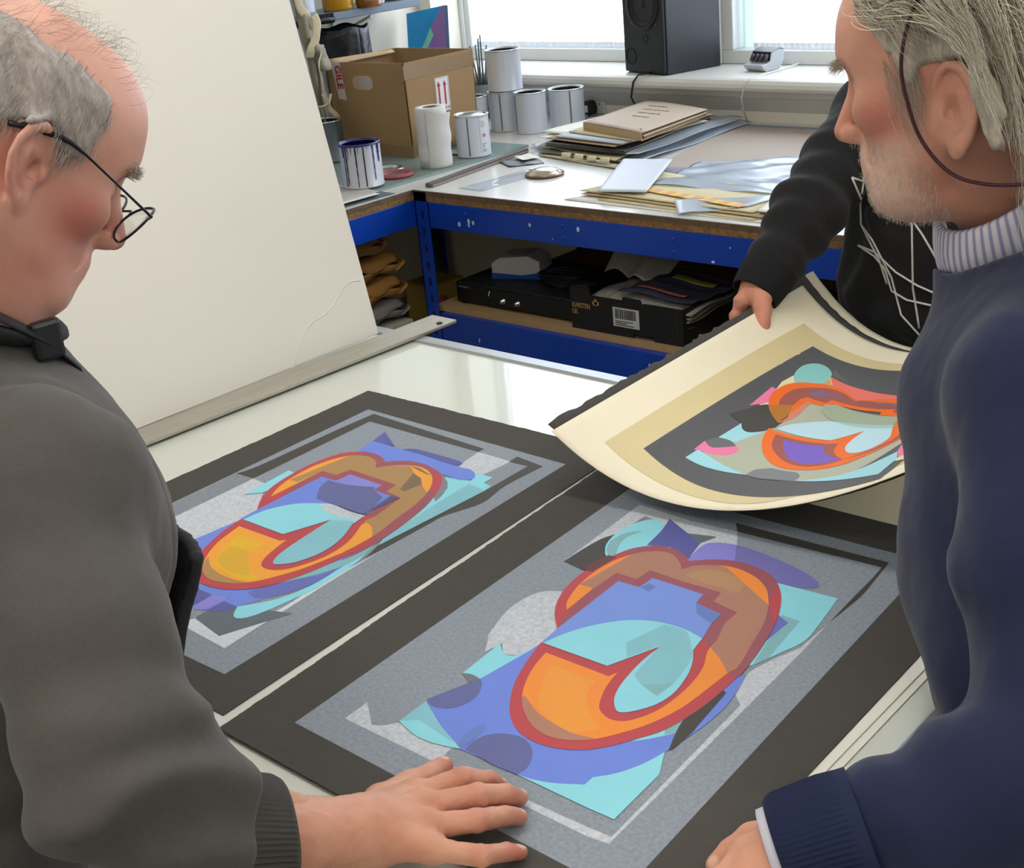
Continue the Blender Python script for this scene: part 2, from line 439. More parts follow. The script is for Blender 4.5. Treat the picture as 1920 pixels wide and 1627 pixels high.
PRINT_LEFT=[('mist', '-1730,-1772* -1836,521* -1516,496* -876,-161* -843,-484* -927,-1476* -969,-2270*'),
('gray', '-2122,-1516* -2230,498* -1836,521* -1730,-1772*'),
('black', '-2230,498* -2149,900 -2172,2378 -2155,3251* -2123,3253* 463,3096* 461,2963* -1953,2988* -1961,2981* -1836,521*'),
('mist', '461,2963* 1127,2945* 1092,2402* 1033,2246* 618,2297* 536,2552*'),
('black', '1095,3130* 1659,3052* 1631,2263 1727,1678 1555,1133 1550,787 1548,3 1522,-444* 1518,-292 1413,20* 1492,1994* 1459,2946* 1110,2924*'),
('white', '899,-2518* 1503,-2607* 1621,-1779 1552,-1039 1590,301* 1593,-564 1786,-2741* 823,-2703*'),
('slate', '886,-2338* 1103,-2042* 1843,-1772* 1503,-2607* 887,-2492*'),
('blue', '-958,-2046* -934,-1463* -844,-464* -886,-153* 1288,-288* 1360,78* 1380,-71 1474,-330 1499,-1073 1332,-1542 1122,-2048* 876,-2065* 861,-2320* 640,-2340* 476,-2655*'),
('indigo', '85,-2043* 614,-2036* 627,-2331* 403,-2243*'),
('indigo', '864,-2055* 1122,-2048* 1070,-2220 862,-2330*'),
('indigo2', '965,-1595* 1054,-1355 1374,-966 1406,-605* 1499,-1073 1356,-1562 1152,-1800* 946,-1752*'),
('violet_light', '640,-2340* 607,-2040* 847,-1959* 835,-2319* 723,-2391*'),
('cyan', '1122,-2048* 1403,-1639 1499,-1073 1393,-83* 1543,-519 1597,-1157 1620,-1197* 1531,-1837 1452,-2127 1347,-2229 1242,-2195'),
('cyan_gray', '1078,-1413* 1304,-514* 1358,36* 1472,-370 1394,-841'),
('cyan', '1090,2134* 977,2383* 1295,2375* 1294,2183* 1471,2145* 1492,1994* 1427,29* 1262,317* 1030,1306* 972,1780* 674,2035*'),
('cyan_gray2', '1139,2044* 1492,1994* 1427,29* 1315,266* 1191,1312*'),
('gray', '574,2074* 855,1900 1042,1634 1135,1369* 919,1514*'),
('indigo', '-1400,2792* -814,2458* -1284,2409*'),
('blue', '-1263,2311* -1286,2436* -710,2437 -371,2444 541,2403 823,2417 1027,2291 1061,2165 906,2074 582,2079 123,2059* -363,1827* -767,2006* -1198,2023*'),
('indigo', '-641,2422* -473,2545 -22,2565 384,2566 567,2519* 541,2403* -104,2439'),
('cyan', '-1583,982* -1452,986* -1263,412* -1288,260* -1485,74* -1523,491*'),
('red', '-883,-165* -1140,122 -1329,466 -1433,925 -1457,1401 -1361,1833 -1144,2045 -1068,2082 -838,2097 -624,2036 -511,1961* -389,2078 -202,2176 75,2209 363,2149 582,2054 778,1855 951,1580 1115,1221 1240,769 1330,275 1364,-151 1318,-534 1288,-288 1234,-866 1106,-1358 951,-1622 714,-1820 463,-1914 176,-1930 -69,-1838 -240,-1714 -454,-1492 -609,-1200 -771,-813 -845,-474* 62,-465* 294,183* 415,-587 508,-932 616,-1080 727,-1049 870,-863 937,-506 852,-112 648,268* 612,562* 443,1162* 96,1166* 81,1348* -632,1370* -641,1104* -948,1089*'),
('red_over', '-931,337* -948,1089* -641,1104* -632,1370* 81,1348* 96,1166* 443,1162* 612,562* 698,559* 1304,43* 1318,-534* 1364,-151 1330,275 1240,769 1115,1221 964,1542* 711,1625* 363,2149* 75,2209 -202,2176 -389,2078 -511,1961* -624,2036 -838,2097 -1068,2082* -1286,1649* -1120,776*'),
('orange1', '-1067,233* -1201,449 -1311,758 -1367,1255 -1286,1649 -1140,1874 -904,1970 -660,1911 -489,1741* -469,1740* -338,1903 -87,2064 188,2097 471,1965 683,1751 829,1507 965,1132 1052,698 1171,136 1175,-407 1174,-398 1071,-930 923,-1307 753,-1582 506,-1757 218,-1809 -48,-1710 -184,-1601 -383,-1366 -552,-1060 -684,-630* 177,-611* 228,-538* 353,-949 469,-1153 599,-1226 778,-1191 933,-1017 1056,-610 1005,-141 779,305* 745,599* 625,1201* 291,1234* 246,1469* -762,1493* -802,1246* -1106,1237*'),
('brown1', '723,400* 924,351 1183,133* 1171,136* 1052,698 965,1132 829,1507* -70,2048* -338,1903 -469,1740* -489,1741* -660,1911 -904,1970 -1140,1874 -1190,1705* -1295,767* -1120,776* -1106,1237* -802,1246* -762,1493* 246,1469* 291,1234* 625,1201* 745,599*'),
('brown_dark', '400,1394* 170,1887* 391,1820* 559,1678* 507,1363*'),
('brown_dark', '-70,2048* 123,2059* 440,1971* 377,1959*'),
('yellow', '-466,-797* 111,-775* 138,-1083 459,-1353 757,-1430* 727,-1562 372,-1598 -5,-1528 -149,-1421 -327,-1128'),
('yellow_dark', '-313,-1078* 38,-1024* 459,-1353 635,-1470* 345,-1539 9,-1480 -149,-1381'),
('brown1', '-294,-1432* -34,-1585 289,-1651 590,-1630 753,-1582* 506,-1757 218,-1809 -48,-1710 -184,-1601'),
('blue', '-883,-165* -948,1089* -641,1104* -632,1370* 81,1348* 96,1166* 443,1162* 612,562* -15,531* -562,246 -748,-127 -791,-473* -858,-472*'),
('violet_light', '-641,1104* -632,1370* 81,1348* 73,1247* -120,1158 -363,1106'),
('navy', '-765,1055* -394,1088 30,1247* 96,1166* 381,1078* 612,562* 461,539* -416,532* -666,812'),
('navy_dark', '458,1147* 610,1192* 588,860* 550,437* 539,607*'),
('cyan', '-791,-473* -764,-115 -562,246 -250,455 -59,526 361,499 616,506* 657,285* 648,268* 852,-112 937,-506 870,-863 727,-1049 616,-1080 508,-932 415,-587 294,183* 62,-465* -781,-470*'),
('mist', '-235,442* -59,526 361,499 616,527* 613,379* 373,317 58,316'),
('cyan_gray2', '294,183* 620,316* 852,-112 937,-506 870,-863 727,-1049 623,-1076 508,-932 415,-587')]
PRINT_HELD=[('c_cream', '1338,4182* 1269,4514* 1285,4960* 1494,4644* 1988,4930* 1714,5345* 1739,5112* 1742,4965*'),
('c_cream', '1413,3493* 1477,3721* 1539,3599* 1479,3494'),
('c_teal', '1417,4662* 1311,4840 1232,5099 1214,5416 1305,5663 1460,5707 1634,5535 1708,5341 1739,5112 1750,4946*'),
('c_tan', '1739,5112* 1730,5257* 1931,4947* 1738,4937*'),
('c_gray', '1593,5734* 2090,5227* 1692,5430*'),
('c_pink', '1327,3343* 1255,4207* 1353,4195* 1419,3963* 1478,3678*'),
('c_coral', '1693,5354* 2048,5158 2463,4944 3100,4556 3786,4086* 3910,3786* 3078,4245* 2599,4347* 1931,4947*'),
('c_green', '1558,1521* 1756,2089* 1975,2940* 1984,4074* 2339,3989* 2368,4132* 3769,3168* 3954,2576* 4468,1648* 4159,895 3611,868 3256,925* 2433,1156* 2335,1193* 2035,1280*'),
('c_blue', '1505,2087* 1526,2732* 1635,2561 1768,2534 1926,2709* 1756,2089*'),
('c_blue', '1469,1229* 1479,1570* 1891,1395 2433,1156* 2024,1156 1743,1169'),
('c_pink', '1439,1509* 1420,1849* 1559,1753 1664,1803 1838,1999* 1926,1910 1907,1690 1712,1571 1524,1551'),
('c_grayd', '1505,2087* 1677,2112 1838,1999* 1664,1803* 1559,1753 1420,1849*'),
('c_blue', '3256,925* 3746,879 4159,895 4582,1242* 4756,864* 4731,363* 4167,592 3653,784'),
('c_pink', '4582,1242* 4493,1593* 4542,1769* 4856,945* 4753,899*'),
('c_cream', '4753,899* 4856,945* 4939,674* 4764,758*'),
('c_gray2', '2439,1146* 2472,1347 2660,1435 2680,1429 2953,1321 3136,1245 3263,1079 3266,933* 2973,1002 2651,1067'),
('c_black', '1262,2862* 1433,3460 1520,3597* 1766,3794* 1861,3635 1985,3226* 1984,2884* 1942,2808 1856,2619 1715,2538 1581,2647 1532,2737* 1395,2781'),
('c_coral2', '1938,3069* 1837,4262* 2005,4062* 1990,3894 2040,3562 2022,3246'),
('c_orange', '1915,2822* 2005,2480 2135,2183 2335,1869 2599,1586 2876,1416 3166,1328 3477,1279 3808,1332 4064,1541 4293,1817 4394,2071* 4417,2582* 3861,3906* 3013,4397 2599,4347* 2359,4640 2090,4883 1841,4963 1646,4886 1462,4709 1367,4458 1354,4152 1399,3871 1523,3583 1693,3332 1938,3069* 1907,3575* 1906,4120* 1992,4055* 2339,3989* 2368,4132* 3271,3658* 3301,3520* 3769,3168* 3890,2655* 3941,2507 4071,2119 4000,1832 3834,1728 3650,1783 3514,1933 3415,2158 3388,2436 3408,2762* 3029,2493*'),
('c_purple', '1780,3444* 1634,3686 1550,3932 1511,4273 1594,4545 1754,4728 1959,4816 2223,4696 2569,4345* 2815,4318 3985,3605* 4238,3003* 3485,3548* 3492,3671* 2196,4334* 2166,4160* 1837,4262*'),
('c_purple', '4004,3137* 4001,2938* 4075,2534* 4158,2360 4195,2034 4078,1820 3868,1655 3664,1541* 4017,1641 4268,1872 4429,2154*'),
('c_purple', '2114,2659* 3059,2351* 3222,2334* 3292,2047 3453,1772 3664,1541* 3469,1441 3177,1451 2856,1599 2570,1845 2301,2168 2178,2442'),
('c_indigo', '2319,2493* 3045,2257* 3138,2049 3316,1817 3646,1549* 3353,1533 3085,1576 2811,1748 2588,1999 2411,2278'),
('c_mauve', '1740,4380* 1822,4584 2000,4622 2274,4476 2419,4349* 2066,4513* 2045,4385*'),
('c_mauve', '2801,4206* 3111,4169 4010,3545* 4212,3063* 3607,3719 3165,4041'),
('c_ochre', '1523,3583* 1766,3794 1861,3635 1938,3351* 1938,3069* 1693,3332'),
('c_green2', '2202,4082* 2368,4132* 3769,3168* 3866,2709* 3336,2969 2717,3337 2422,3609 2256,3831'),
('c_blue2', '2021,2841* 2136,3108 2425,3308 2717,3337 3257,3078 3894,2614* 4071,2119 4000,1832 3834,1728 3650,1783 3514,1933 3415,2158 3388,2436 3408,2762* 3029,2493*'),
('c_blue3', '2717,3337* 3088,3187 3831,2789* 3894,2614* 3322,2934 2954,3151')]
# ---------------------------------------------------------------- the room
m_wall = M('wall_paint', 'ece7d9', .8, bump=(60, .05))
m_white = M('white_gloss_paint', 'dddcd6', .35, noise=(3, .25), col2='cfcdc4')
m_ceil = M('ceiling_paint', 'e6e3da', .9)
m_floor = M('floor_lino', '6d6a66', .5, noise=(2, .6), col2='585652')
XL, XR, YB, YF, ZC = -3.87, 2.6, 3.75, -2.6, 2.75
struct(MB().b2((XL-.2, YF-.2, -.1), (XR+.2, YB+.4, 0)).build('floor', m_floor))
struct(MB().b2((XL-.2, YF-.2, ZC), (XR+.2, YB+.4, ZC+.1)).build('ceiling', m_ceil))
struct(MB().b2((XL-.2, YF-.2, 0), (XL, YB+.4, ZC)).build('wall_left', m_wall))
struct(MB().b2((XR, YF-.2, 0), (XR+.2, YB+.4, ZC)).build('wall_right', m_wall))
struct(MB().b2((XL, YF-.2, 0), (XR, YF, ZC)).build('wall_front', m_wall))
wb = MB()
WZ0, WZ1, WXL, WXR, WY = 1.015, 2.45, -3.80, 2.2, 3.93
wb.b2((XL, YB, 0), (XR, YB+.34, WZ0))
wb.b2((XL, YB, WZ1), (XR, YB+.34, ZC))
wb.b2((XL, YB, WZ0), (WXL, YB+.34, WZ1))
wb.b2((WXR, YB, WZ0), (XR, YB+.34, WZ1))
struct(wb.build('wall_back', m_wall))
# sill: a thick board with a rounded nose, and the small bead and shelf strip under it
sl = MB()
nose = [(3.94, 1.015), (3.94, 1.055), (3.64, 1.055), (3.628, 1.05), (3.622, 1.04), (3.622, 1.028), (3.63, 1.018), (3.64, 1.015)]
sl.prism(nose, -1.86-1.94, 2.2, axis=lambda a, b, c: (c, a, b))
struct(sl.build('trim_1', m_white))
tr = MB()
tr.b2((XL, 3.70, .985), (XR, YB+.002, 1.016))
tr.prism([(3.752, .93), (3.715, .985), (3.752, .985)], XL, XR, axis=lambda a, b, c: (c, a, b))
struct(tr.build('trim_2', m_white, bevel=.004))
# windows: white frames, glass and an opaque roller blind in each, emitting the daylight itself
m_frame = M('window_frame_paint', 'e4e5e4', .4)
m_glass = glassy('window_glass', 'eef4f2', .02, alpha=.05)
m_blind = M('lit_roller_blind', 'e6f1ff', .9, emit=WINDOW_GLOW)
m_blind_hem = M('blind_hem_cloth', 'dfe8f2', .8, emit=.32, wave=(14, .5))  # hem cloth gets a faint emission of its own for the backlight
panes = [(-3.80, -2.70), (-2.60, -1.35), (-1.25, 0.2), (0.3, 2.2)]
for k, (a, b) in enumerate(panes):
    w = thing('window_%d' % (k+1), '', '', (a, WY, WZ0))
    for key in ('label', 'category'):
        del w[key]
    struct(w)
    W_, H_ = b-a, WZ1-WZ0
    fr = MB()
    fr.b2((0, -.02, .04), (W_, .06, .085))
    fr.b2((0, -.02, H_-.06), (W_, .06, H_))
    fr.b2((0, -.02, .085), (.045, .06, H_-.06))
    fr.b2((W_-.045, -.02, .085), (W_, .06, H_-.06))
    fr.b2((-.05 if k else 0, -.03, .04), (0.0 if k else .02, .07, H_))
    fr.build('window_frame', m_frame, w, bevel=.004)
    MB().b2((.04, .035, .08), (W_-.04, .041, H_-.05)).build('pane', m_glass, w)
    bl = MB()
    bl.b2((.05 if k != 1 else .11, .008, .098 if k else .105), (W_-.05, .011, H_-.02))
    bl.build('roller_blind', m_blind, w)
    hm = MB()
    hm.sheet(lambda u, v, W_=W_, k=k: ((.05 if k != 1 else .11)+u*(W_-.1-(.06 if k == 1 else 0)), .002+.004*math.sin(u*60), .08+v*.026), 60, 2, .002)
    hm.build('blind_hem', m_blind_hem, w)
# fluorescent ceiling fittings: a white tray with two lit tubes behind a diffuser
m_tray = M('lamp_tray_enamel', 'e8e8e4', .4)
m_tube = M('lit_diffuser', 'fdf8f1', .5, emit=LAMP_GLOW)
lamp0 = None
for i, (lx, ly) in enumerate([(-1.1, 1.2), (.8, 1.3), (-1.1, -.3), (.8, -.3), (-1.1, -1.8), (.8, -1.8)]):
    if lamp0 is None:
        L = lamp0 = thing('ceiling_light', 'fluorescent ceiling fitting above the right side of the print table', 'ceiling light', (lx, ly, ZC), 0, 'ceiling lights')
        MB().b2((-.62, -.15, -.06), (.62, .15, 0)).build('tray', m_tray, L, bevel=.006)
        MB().b2((-.60, -.13, -.085), (.60, .13, -.06)).build('diffuser', m_tube, L, bevel=.01)
    else:
        L = copy_tree(lamp0)
        L.location = (lx, ly, ZC)
        L['label'] = ['', 'fluorescent ceiling fitting to the right of the print table', 'fluorescent ceiling fitting just behind the viewer', 'fluorescent ceiling fitting right of the viewer', 'fluorescent ceiling fitting in the left rear of the room', 'fluorescent ceiling fitting in the right rear of the room'][i]
# ---------------------------------------------------------------- print table
m_alu = M('brushed_aluminium', 'b4b7ba', .38, metal=.75, noise=(30, .3), col2='9ea2a6', stretch=(1, 12, 12))
m_alu2 = M('worn_steel_bar', 'bdb8ac', .4, metal=.55, noise=(12, .5), col2='a39d90', stretch=(8, 1, 8))
m_tabletop = M('glass_over_white', 'd2d6cc', .25, coat=1.0, spec=.3, coatrough=.02, noise=(1.5, .25), col2='cad1c6')
m_steel_leg = M('grey_steel_leg', '7b7f84', .5, metal=.3)
m_mark = M('pencil_mark', '6a6a66', .8)
T = thing('light_table', 'wide white glass topped print table with aluminium edging', 'table', (-1.17, 1.11, 0))
tx0, tx1, ty0, ty1, tz = -1.96-(-1.17), -.45+1.17, .50-1.11, 1.655-1.11, .90
MB().b2((tx0+.028, ty0+.028, tz-.012), (tx1-.028, ty1-.028, tz)).build('glass_top', m_tabletop, T, bevel=.002)
for n_, lo, hi in (('far', (tx0, ty1-.03, tz-.05), (tx1, ty1, tz+.004)), ('near', (tx0, ty0, tz-.05), (tx1, ty0+.03, tz+.004)), ('l', (tx0, ty0+.03, tz-.05), (tx0+.03, ty1-.03, tz+.004)), ('r', (tx1-.03, ty0+.03, tz-.05), (tx1, ty1-.03, tz+.004))):
    MB().b2(lo, hi).build('edge_rail', m_alu, T, bevel=.003)
MB().b2((tx0+.03, ty0+.03, tz-.16), (tx1-.03, ty1-.03, tz-.02)).build('cabinet', M('table_cabinet_grey', '8a8d90', .5), T)
for sx in (tx0+.08, tx1-.08):
    for sy in (ty0+.08, ty1-.08):
        MB().b2((sx-.03, sy-.03, 0), (sx+.03, sy+.03, tz-.16)).build('leg', m_steel_leg, T, bevel=.004)
# ruled line and tick marks along the near margin of the glass
mk = MB()
mk.b2((tx0+.03, .578-1.11, tz), (tx1-.03, .5792-1.11, tz+.0002))
for k in range(9):
    x = -1.03+1.17+k*.045
    mk.b2((x, .546-1.11, tz), (x+.001, .56-1.11 if k % 2 else .578-1.11, tz+.0002))
mk.build('ruled_marks', m_mark, T, kind='stuff')
# long flat steel bar lying along the left side of the table
bar = thing('steel_straightedge', 'long flat steel bar lying along the left side of the table', 'straightedge', (-1.83, 1.17, .904))
bm_ = MB()
bm_.box((0, 0, .0035), (.068, 1.14, .007), rz=math.radians(-1.3))
bm_.build('bar', m_alu2, bar, bevel=.0015)
MB().lathe([(.006, 0), (.006, .002), (.0, .002)], 16, (.034, .535, .0068)).build('rivet_hole', M('dark_hole', '2a2a2c', .8), bar)
# big white board leaning against the far left of the table, rising out of the frame
m_foam = M('white_foam_board', 'e8e3d8', .85, noise=(1.2, .35), col2='dedad0', bump=(5, .06))
bd = thing('foam_board', 'large white board leaning back beside the steel bar', 'board', (-1.862, 1.05, .9115))
MB().prism([(-.80, 0), (.556, 0), (.556, 1.05), (-.80, 1.05)], 0, .008, axis=lambda y, z, t: (-t*.98-z*.194, y, z*.98-t*.19)).build('board', m_foam, bd, bevel=.001)
def _bp(y, z, t=.0004):
    return (-z*.194+t, y, z*.98+.0)
cr = MB()
pts = []
for k in range(26):
    t = k/25
    pts.append(_bp(.546-.21*t, .106-.02*t-.085*t*t+.008*math.sin(t*11), .0))
cr.tube(pts, .0011, 6)
cr.build('crease', M('board_crease', 'e2dfd6', .8), bd)

# ---------------------------------------------------------------- prints
m_black_paper = M('black_cotton_paper', '504d49', .85, noise=(60, .35), col2='484541', bump=(220, .12), spec=.15)
m_cream_paper = M('cream_cotton_paper', 'f5ecd2', .8, noise=(40, .2), col2='f0e6c8', bump=(200, .06), spec=.2)
m_white_paper = M('white_paper', 'eeebe0', .8, spec=.25)
INK = {
 'panel': ('949da7', '737b84'), 'mist': ('cdd1d8', '9aa3af'), 'white': ('d9dfe6', 'b5bec8'), 'gray': ('899199', '70777f'),
 'gray2': ('787d81', '686c70'), 'slate': ('6c747c', '5d656d'), 'black': ('474440',)*2, 'cyan': ('90d8e6', '86cfdd'), 'cyan_gray': ('88b9c0', '7cabb3'),
 'cyan_gray2': ('86c2cf', '7fb9c6'), 'indigo': ('5d61a3', '5a5c9a'), 'indigo2': ('6a72bb', '656cb2'), 'violet': ('7773b4', '6f6cab'), 'violet_light': ('8b87d8', '8480cf'),
 'blue': ('7089de', '6a83d6'), 'blue_light': ('7a97e2', '7492dc'), 'blue_dark': ('6a82c6', '657cc0'), 'navy': ('666b9e', '5f6494'), 'navy_dark': ('575a80', '525577'),
 'red': ('bb4a50', 'b4464c'), 'red_black': ('6b3f40', '653c3d'), 'orange': ('ef8f3a', 'e98935'), 'orange1': ('eea23c', 'e79b38'), 'orange_light': ('eb9a3e', 'e5943a'),
 'yellow': ('e2b12a', 'dcaa28'), 'yellow_dark': ('d9a834', 'd3a231'), 'brown': ('b07e68', 'a87762'), 'brown_light': ('b58a62', 'ae845d'), 'brown1': ('ae8858', 'a68153'), 'brown_dark': ('7f6a50', '79654c'),
 'red_over': ('9c5660', '96525c'),
 'c_black': ('484644',)*2, 'c_panel': ('5a5a5d',)*2, 'c_tanpanel': ('dfcf9f', 'dacA98'.lower()), 'c_cream': ('ecdfb2',)*2, 'c_teal': ('8dd0cd',)*2, 'c_tan': ('cfae6c',)*2, 'c_gray': ('6a6a62',)*2, 'c_gray2': ('808387',)*2, 'c_grayd': ('6c6d70',)*2,
 'c_pink': ('f07fae',)*2, 'c_coral': ('f0776a',)*2, 'c_coral2': ('e0866c',)*2, 'c_green': ('b4b9a4',)*2, 'c_green2': ('a3b29a',)*2, 'c_blue': ('a2dbe8',)*2, 'c_blue2': ('bde1ee',)*2, 'c_blue3': ('a4cbce',)*2,
 'c_orange': ('f4711d',)*2, 'c_purple': ('a4594e',)*2, 'c_indigo': ('7c62cc',)*2, 'c_mauve': ('85698a',)*2, 'c_ochre': ('b9782a',)*2,
}
MOTTLED = {'panel', 'mist', 'white', 'gray', 'gray2', 'slate', 'cyan_gray'}
def ink(n):
    a, b = INK[n]
    if n in MOTTLED:
        return M('ink_'+n, a, .7, noise=(230, .55), col2=b, spec=.25)
    return M('ink_'+n, a, .6, noise=(25, .4), col2=b, spec=.3)
STEP = .00004
def flat_art(shapes, name, parent, z0):
    """each printed shape a flat filled outline, later ones printed over earlier ones"""
    mb, mats, idx = MB(), [], {}
    for k, (n, sp) in enumerate(shapes):
        m = ink(n)
        if n not in idx:
            idx[n] = len(mats)
            mats.append(m)
        out = spline(sp)
        z = z0+STEP*(k+1)
        mb.add([(x, y, z) for x, y in out], tessellate_polygon([[Vector((x, y, 0)) for x, y in out]]), idx[n])
    return mb.build(name, mats, parent)
def deckle(corners, torn=(True, True, True, True), amp=.0011, step=.005):
    """paper outline with a torn, slightly ragged edge"""
    out = []
    for i in range(4):
        a, b = Vector(corners[i]), Vector(corners[(i+1) % 4])
        L = (b-a).length
        n = max(2, int(L/step))
        d = (b-a)/L
        q = Vector((-d.y, d.x))
        w = 0.
        for k in range(n):
            w = .6*w+random.uniform(-1, 1)*amp*.7
            out.append(tuple(a+d*(L*k/n)+(q*w if torn[i] and k else q*0)))
    return out
def sheet_of_paper(name, label, corners, loc, th, mat, torn=(True,)*4, group=None, cat='print', part='paper'):
    t = thing(name, label, cat, loc, 0, group)
    MB().prism(deckle(corners, torn), 0, th).build(part, mat, t)
    return t
ZG = .9003
# sheets lying under the right hand print
sheet_of_paper('backing_sheet', 'white sheet lowest under the front print, showing along its right edge', [(-.20, -.352), (.318, -.37), (.308, .36), (-.26, .37)], (-.82, 1.0, ZG), .0012, m_white_paper, (False,)*4, cat='paper')
sheet_of_paper('backing_sheet', 'cream white sheet directly under the front black print', [(-.19, -.352), (.309, -.375), (.3, .37), (-.25, .37)], (-.82, 1.0, ZG+.0016), .0012, m_white_paper, (False,)*4, cat='paper')
sheet_of_paper('cream_print', 'cream paper sheet lying flat past the top of the front print', [(.02, .30), (.36, .36), (.36, .62), (-.02, .60)], (-.82, 1.0, ZG+.0002), .001, m_cream_paper, cat='print')
P1 = sheet_of_paper('print_on_black_paper', 'black paper screenprint with yellow bowl letter, lying at the far left', [(-.283, -.366), (.288, -.3585), (.232, .404), (-.306, .397)], (-1.36, 1.0, ZG), .0011, m_black_paper, (False, False, True, True))
MB().prism([(-.2391, .3351), (.1895, .3279), (.2237, -.3082), (-.209, -.318)][::-1], 0, .00004).build('printed_ground', ink('panel'), P1, loc=(0, 0, .0011))
flat_art(PRINT_LEFT, 'printed_artwork', P1, .00116)
P2 = sheet_of_paper('print_on_black_paper', 'black paper screenprint with orange bowl letter, nearest in front', [(-.2315, -.379), (.3045, -.381), (.281, .388), (-.2990, .385)], (-.82, 1.0, ZG+.0030), .0011, m_black_paper, (False, False, False, True))
MB().prism([(-.1723, -.3263), (.2523, -.331), (.2076, .3212), (-.2176, .3124)], 0, .00004).build('printed_ground', ink('panel'), P2, loc=(0, 0, .0011))
flat_art(PRINT_RIGHT, 'printed_artwork', P2, .00116)

# sheets held up between two people: ruled between a left edge and two sagging profiles
HA, HB = np.array([-1.1125451, 1.23908114, .998]), np.array([-1.17286341, 1.99334821, .98582983])
HL = float(np.linalg.norm(HB-HA))
_g = (HB-HA)/HL
_e1 = np.array([1., 0, 0]); _e1 = _e1-_g*(_e1@_g); _e1 /= np.linalg.norm(_e1)
_e2 = np.cross(_e1, _g)
_e2 = -_e2 if _e2[2] < 0 else _e2
_prof = [1.09988175, -2.25164619, 2.55196783, -.763144203, 0]
_xs = np.linspace(-.08, .64, 721)
_z0 = np.polyval(_prof, _xs)
_s = np.concatenate([[0], np.cumsum(np.hypot(np.diff(_xs), np.diff(_z0)))])
_s -= np.interp(0, _xs, _s)
def held(u, v, off=0.):
    """point of the held sheets: u across, v along the held edge, off below the top sheet"""
    x = float(np.interp(u, _s, _xs))
    z = float(np.interp(x, _xs, _z0))
    k = min(max(v/HL, 0), 1.1)
    z *= 1+HSAG*k*k*k
    return HA+_g*v+_e1*x+_e2*(z-off)
HSAG = .45
def held_sheet(name, label, u0, u1, v0, v1, off, mat, rot=0., torn=.0012, group='sheets held in a curve', art=None):
    t = thing(name, label, 'print', tuple(held(.25, .35, off)), 0, group)
    base = np.array(t.location)
    c_, s_ = math.cos(rot), math.sin(rot)
    rr = random.Random(len(label))
    nu, nv = 56, 60
    eu = [rr.uniform(-1, 1)*torn for _ in range(nv+1)]
    ev = [rr.uniform(-1, 1)*torn for _ in range(nu+1)]
    def S(a, b):
        u, v = u0+(u1-u0)*a, v0+(v1-v0)*b
        if a in (0., 1.):
            u += eu[round(b*nv)]
        if b in (0., 1.):
            v += ev[round(a*nu)]
        return held(u*c_-v*s_, u*s_+v*c_, off)-base
    MB().sheet(S, nu, nv, .0008).build('paper', mat, t)
    return t
held_sheet('cream_print', 'cream sheet lowest of the held stack, its white corner past the black sheet', .002, .56, .05, .825, .0085, m_cream_paper, rot=.022)
held_sheet('black_sheet', 'black sheet held between two cream sheets, showing as a ragged dark border', -.0165, .55, .010, .790, .0045, m_black_paper, rot=-.004, torn=.0022)
P3 = held_sheet('cream_print', 'cream screenprint with orange letter on top of the held curved stack', 0, .585, 0, HL, 0., m_cream_paper, torn=.0)
def curved_art(shapes, name, parent, lift):
    """printed shapes cut into narrow strips and laid on the curved sheet"""
    base = np.array(parent.location)
    V, F, MI, mats, idx = [], [], [], [], {}
    for k, (n, sp) in enumerate(shapes):
        if n not in idx:
            idx[n] = len(mats)
            mats.append(ink(n))
        out = spline(sp)
        bm = bmesh.new()
        vs = [bm.verts.new((x, y, 0)) for x, y in out]
        for tri in tessellate_polygon([[Vector((x, y, 0)) for x, y in out]]):
            try:
                bm.faces.new([vs[i] for i in tri])
            except ValueError:
                pass
        for i in range(1, 58):
            bmesh.ops.bisect_plane(bm, geom=bm.verts[:]+bm.edges[:]+bm.faces[:], plane_co=(i*.585/56, 0, 0), plane_no=(1, 0, 0))
        for i in range(1, 12):
            bmesh.ops.bisect_plane(bm, geom=bm.verts[:]+bm.edges[:]+bm.faces[:], plane_co=(0, i*.0633, 0), plane_no=(0, 1, 0))
        bm.verts.index_update()
        o = len(V)
        V += [tuple(held(v.co.x, v.co.y, -(lift+STEP*(k+1)))-base) for v in bm.verts]
        for f in bm.faces:
            F.append(tuple(o+v.index for v in f.verts))
            MI.append(idx[n])
        bm.free()
    mb = MB()
    mb.v, mb.f, mb.mi, mb.sm = V, F, MI, [True]*len(F)
    return mb.build(name, mats, parent)
curved_art([('c_tanpanel', '545,575* 2760,210 3700,330 5300,500* 5250,6620* 540,6690*'), ('c_panel', '950,963* 2000,620 3000,420 4000,270 4874,109* 5000,900* 4950,6150* 975,6197*')] + PRINT_HELD, 'printed_artwork', P3, .0004)
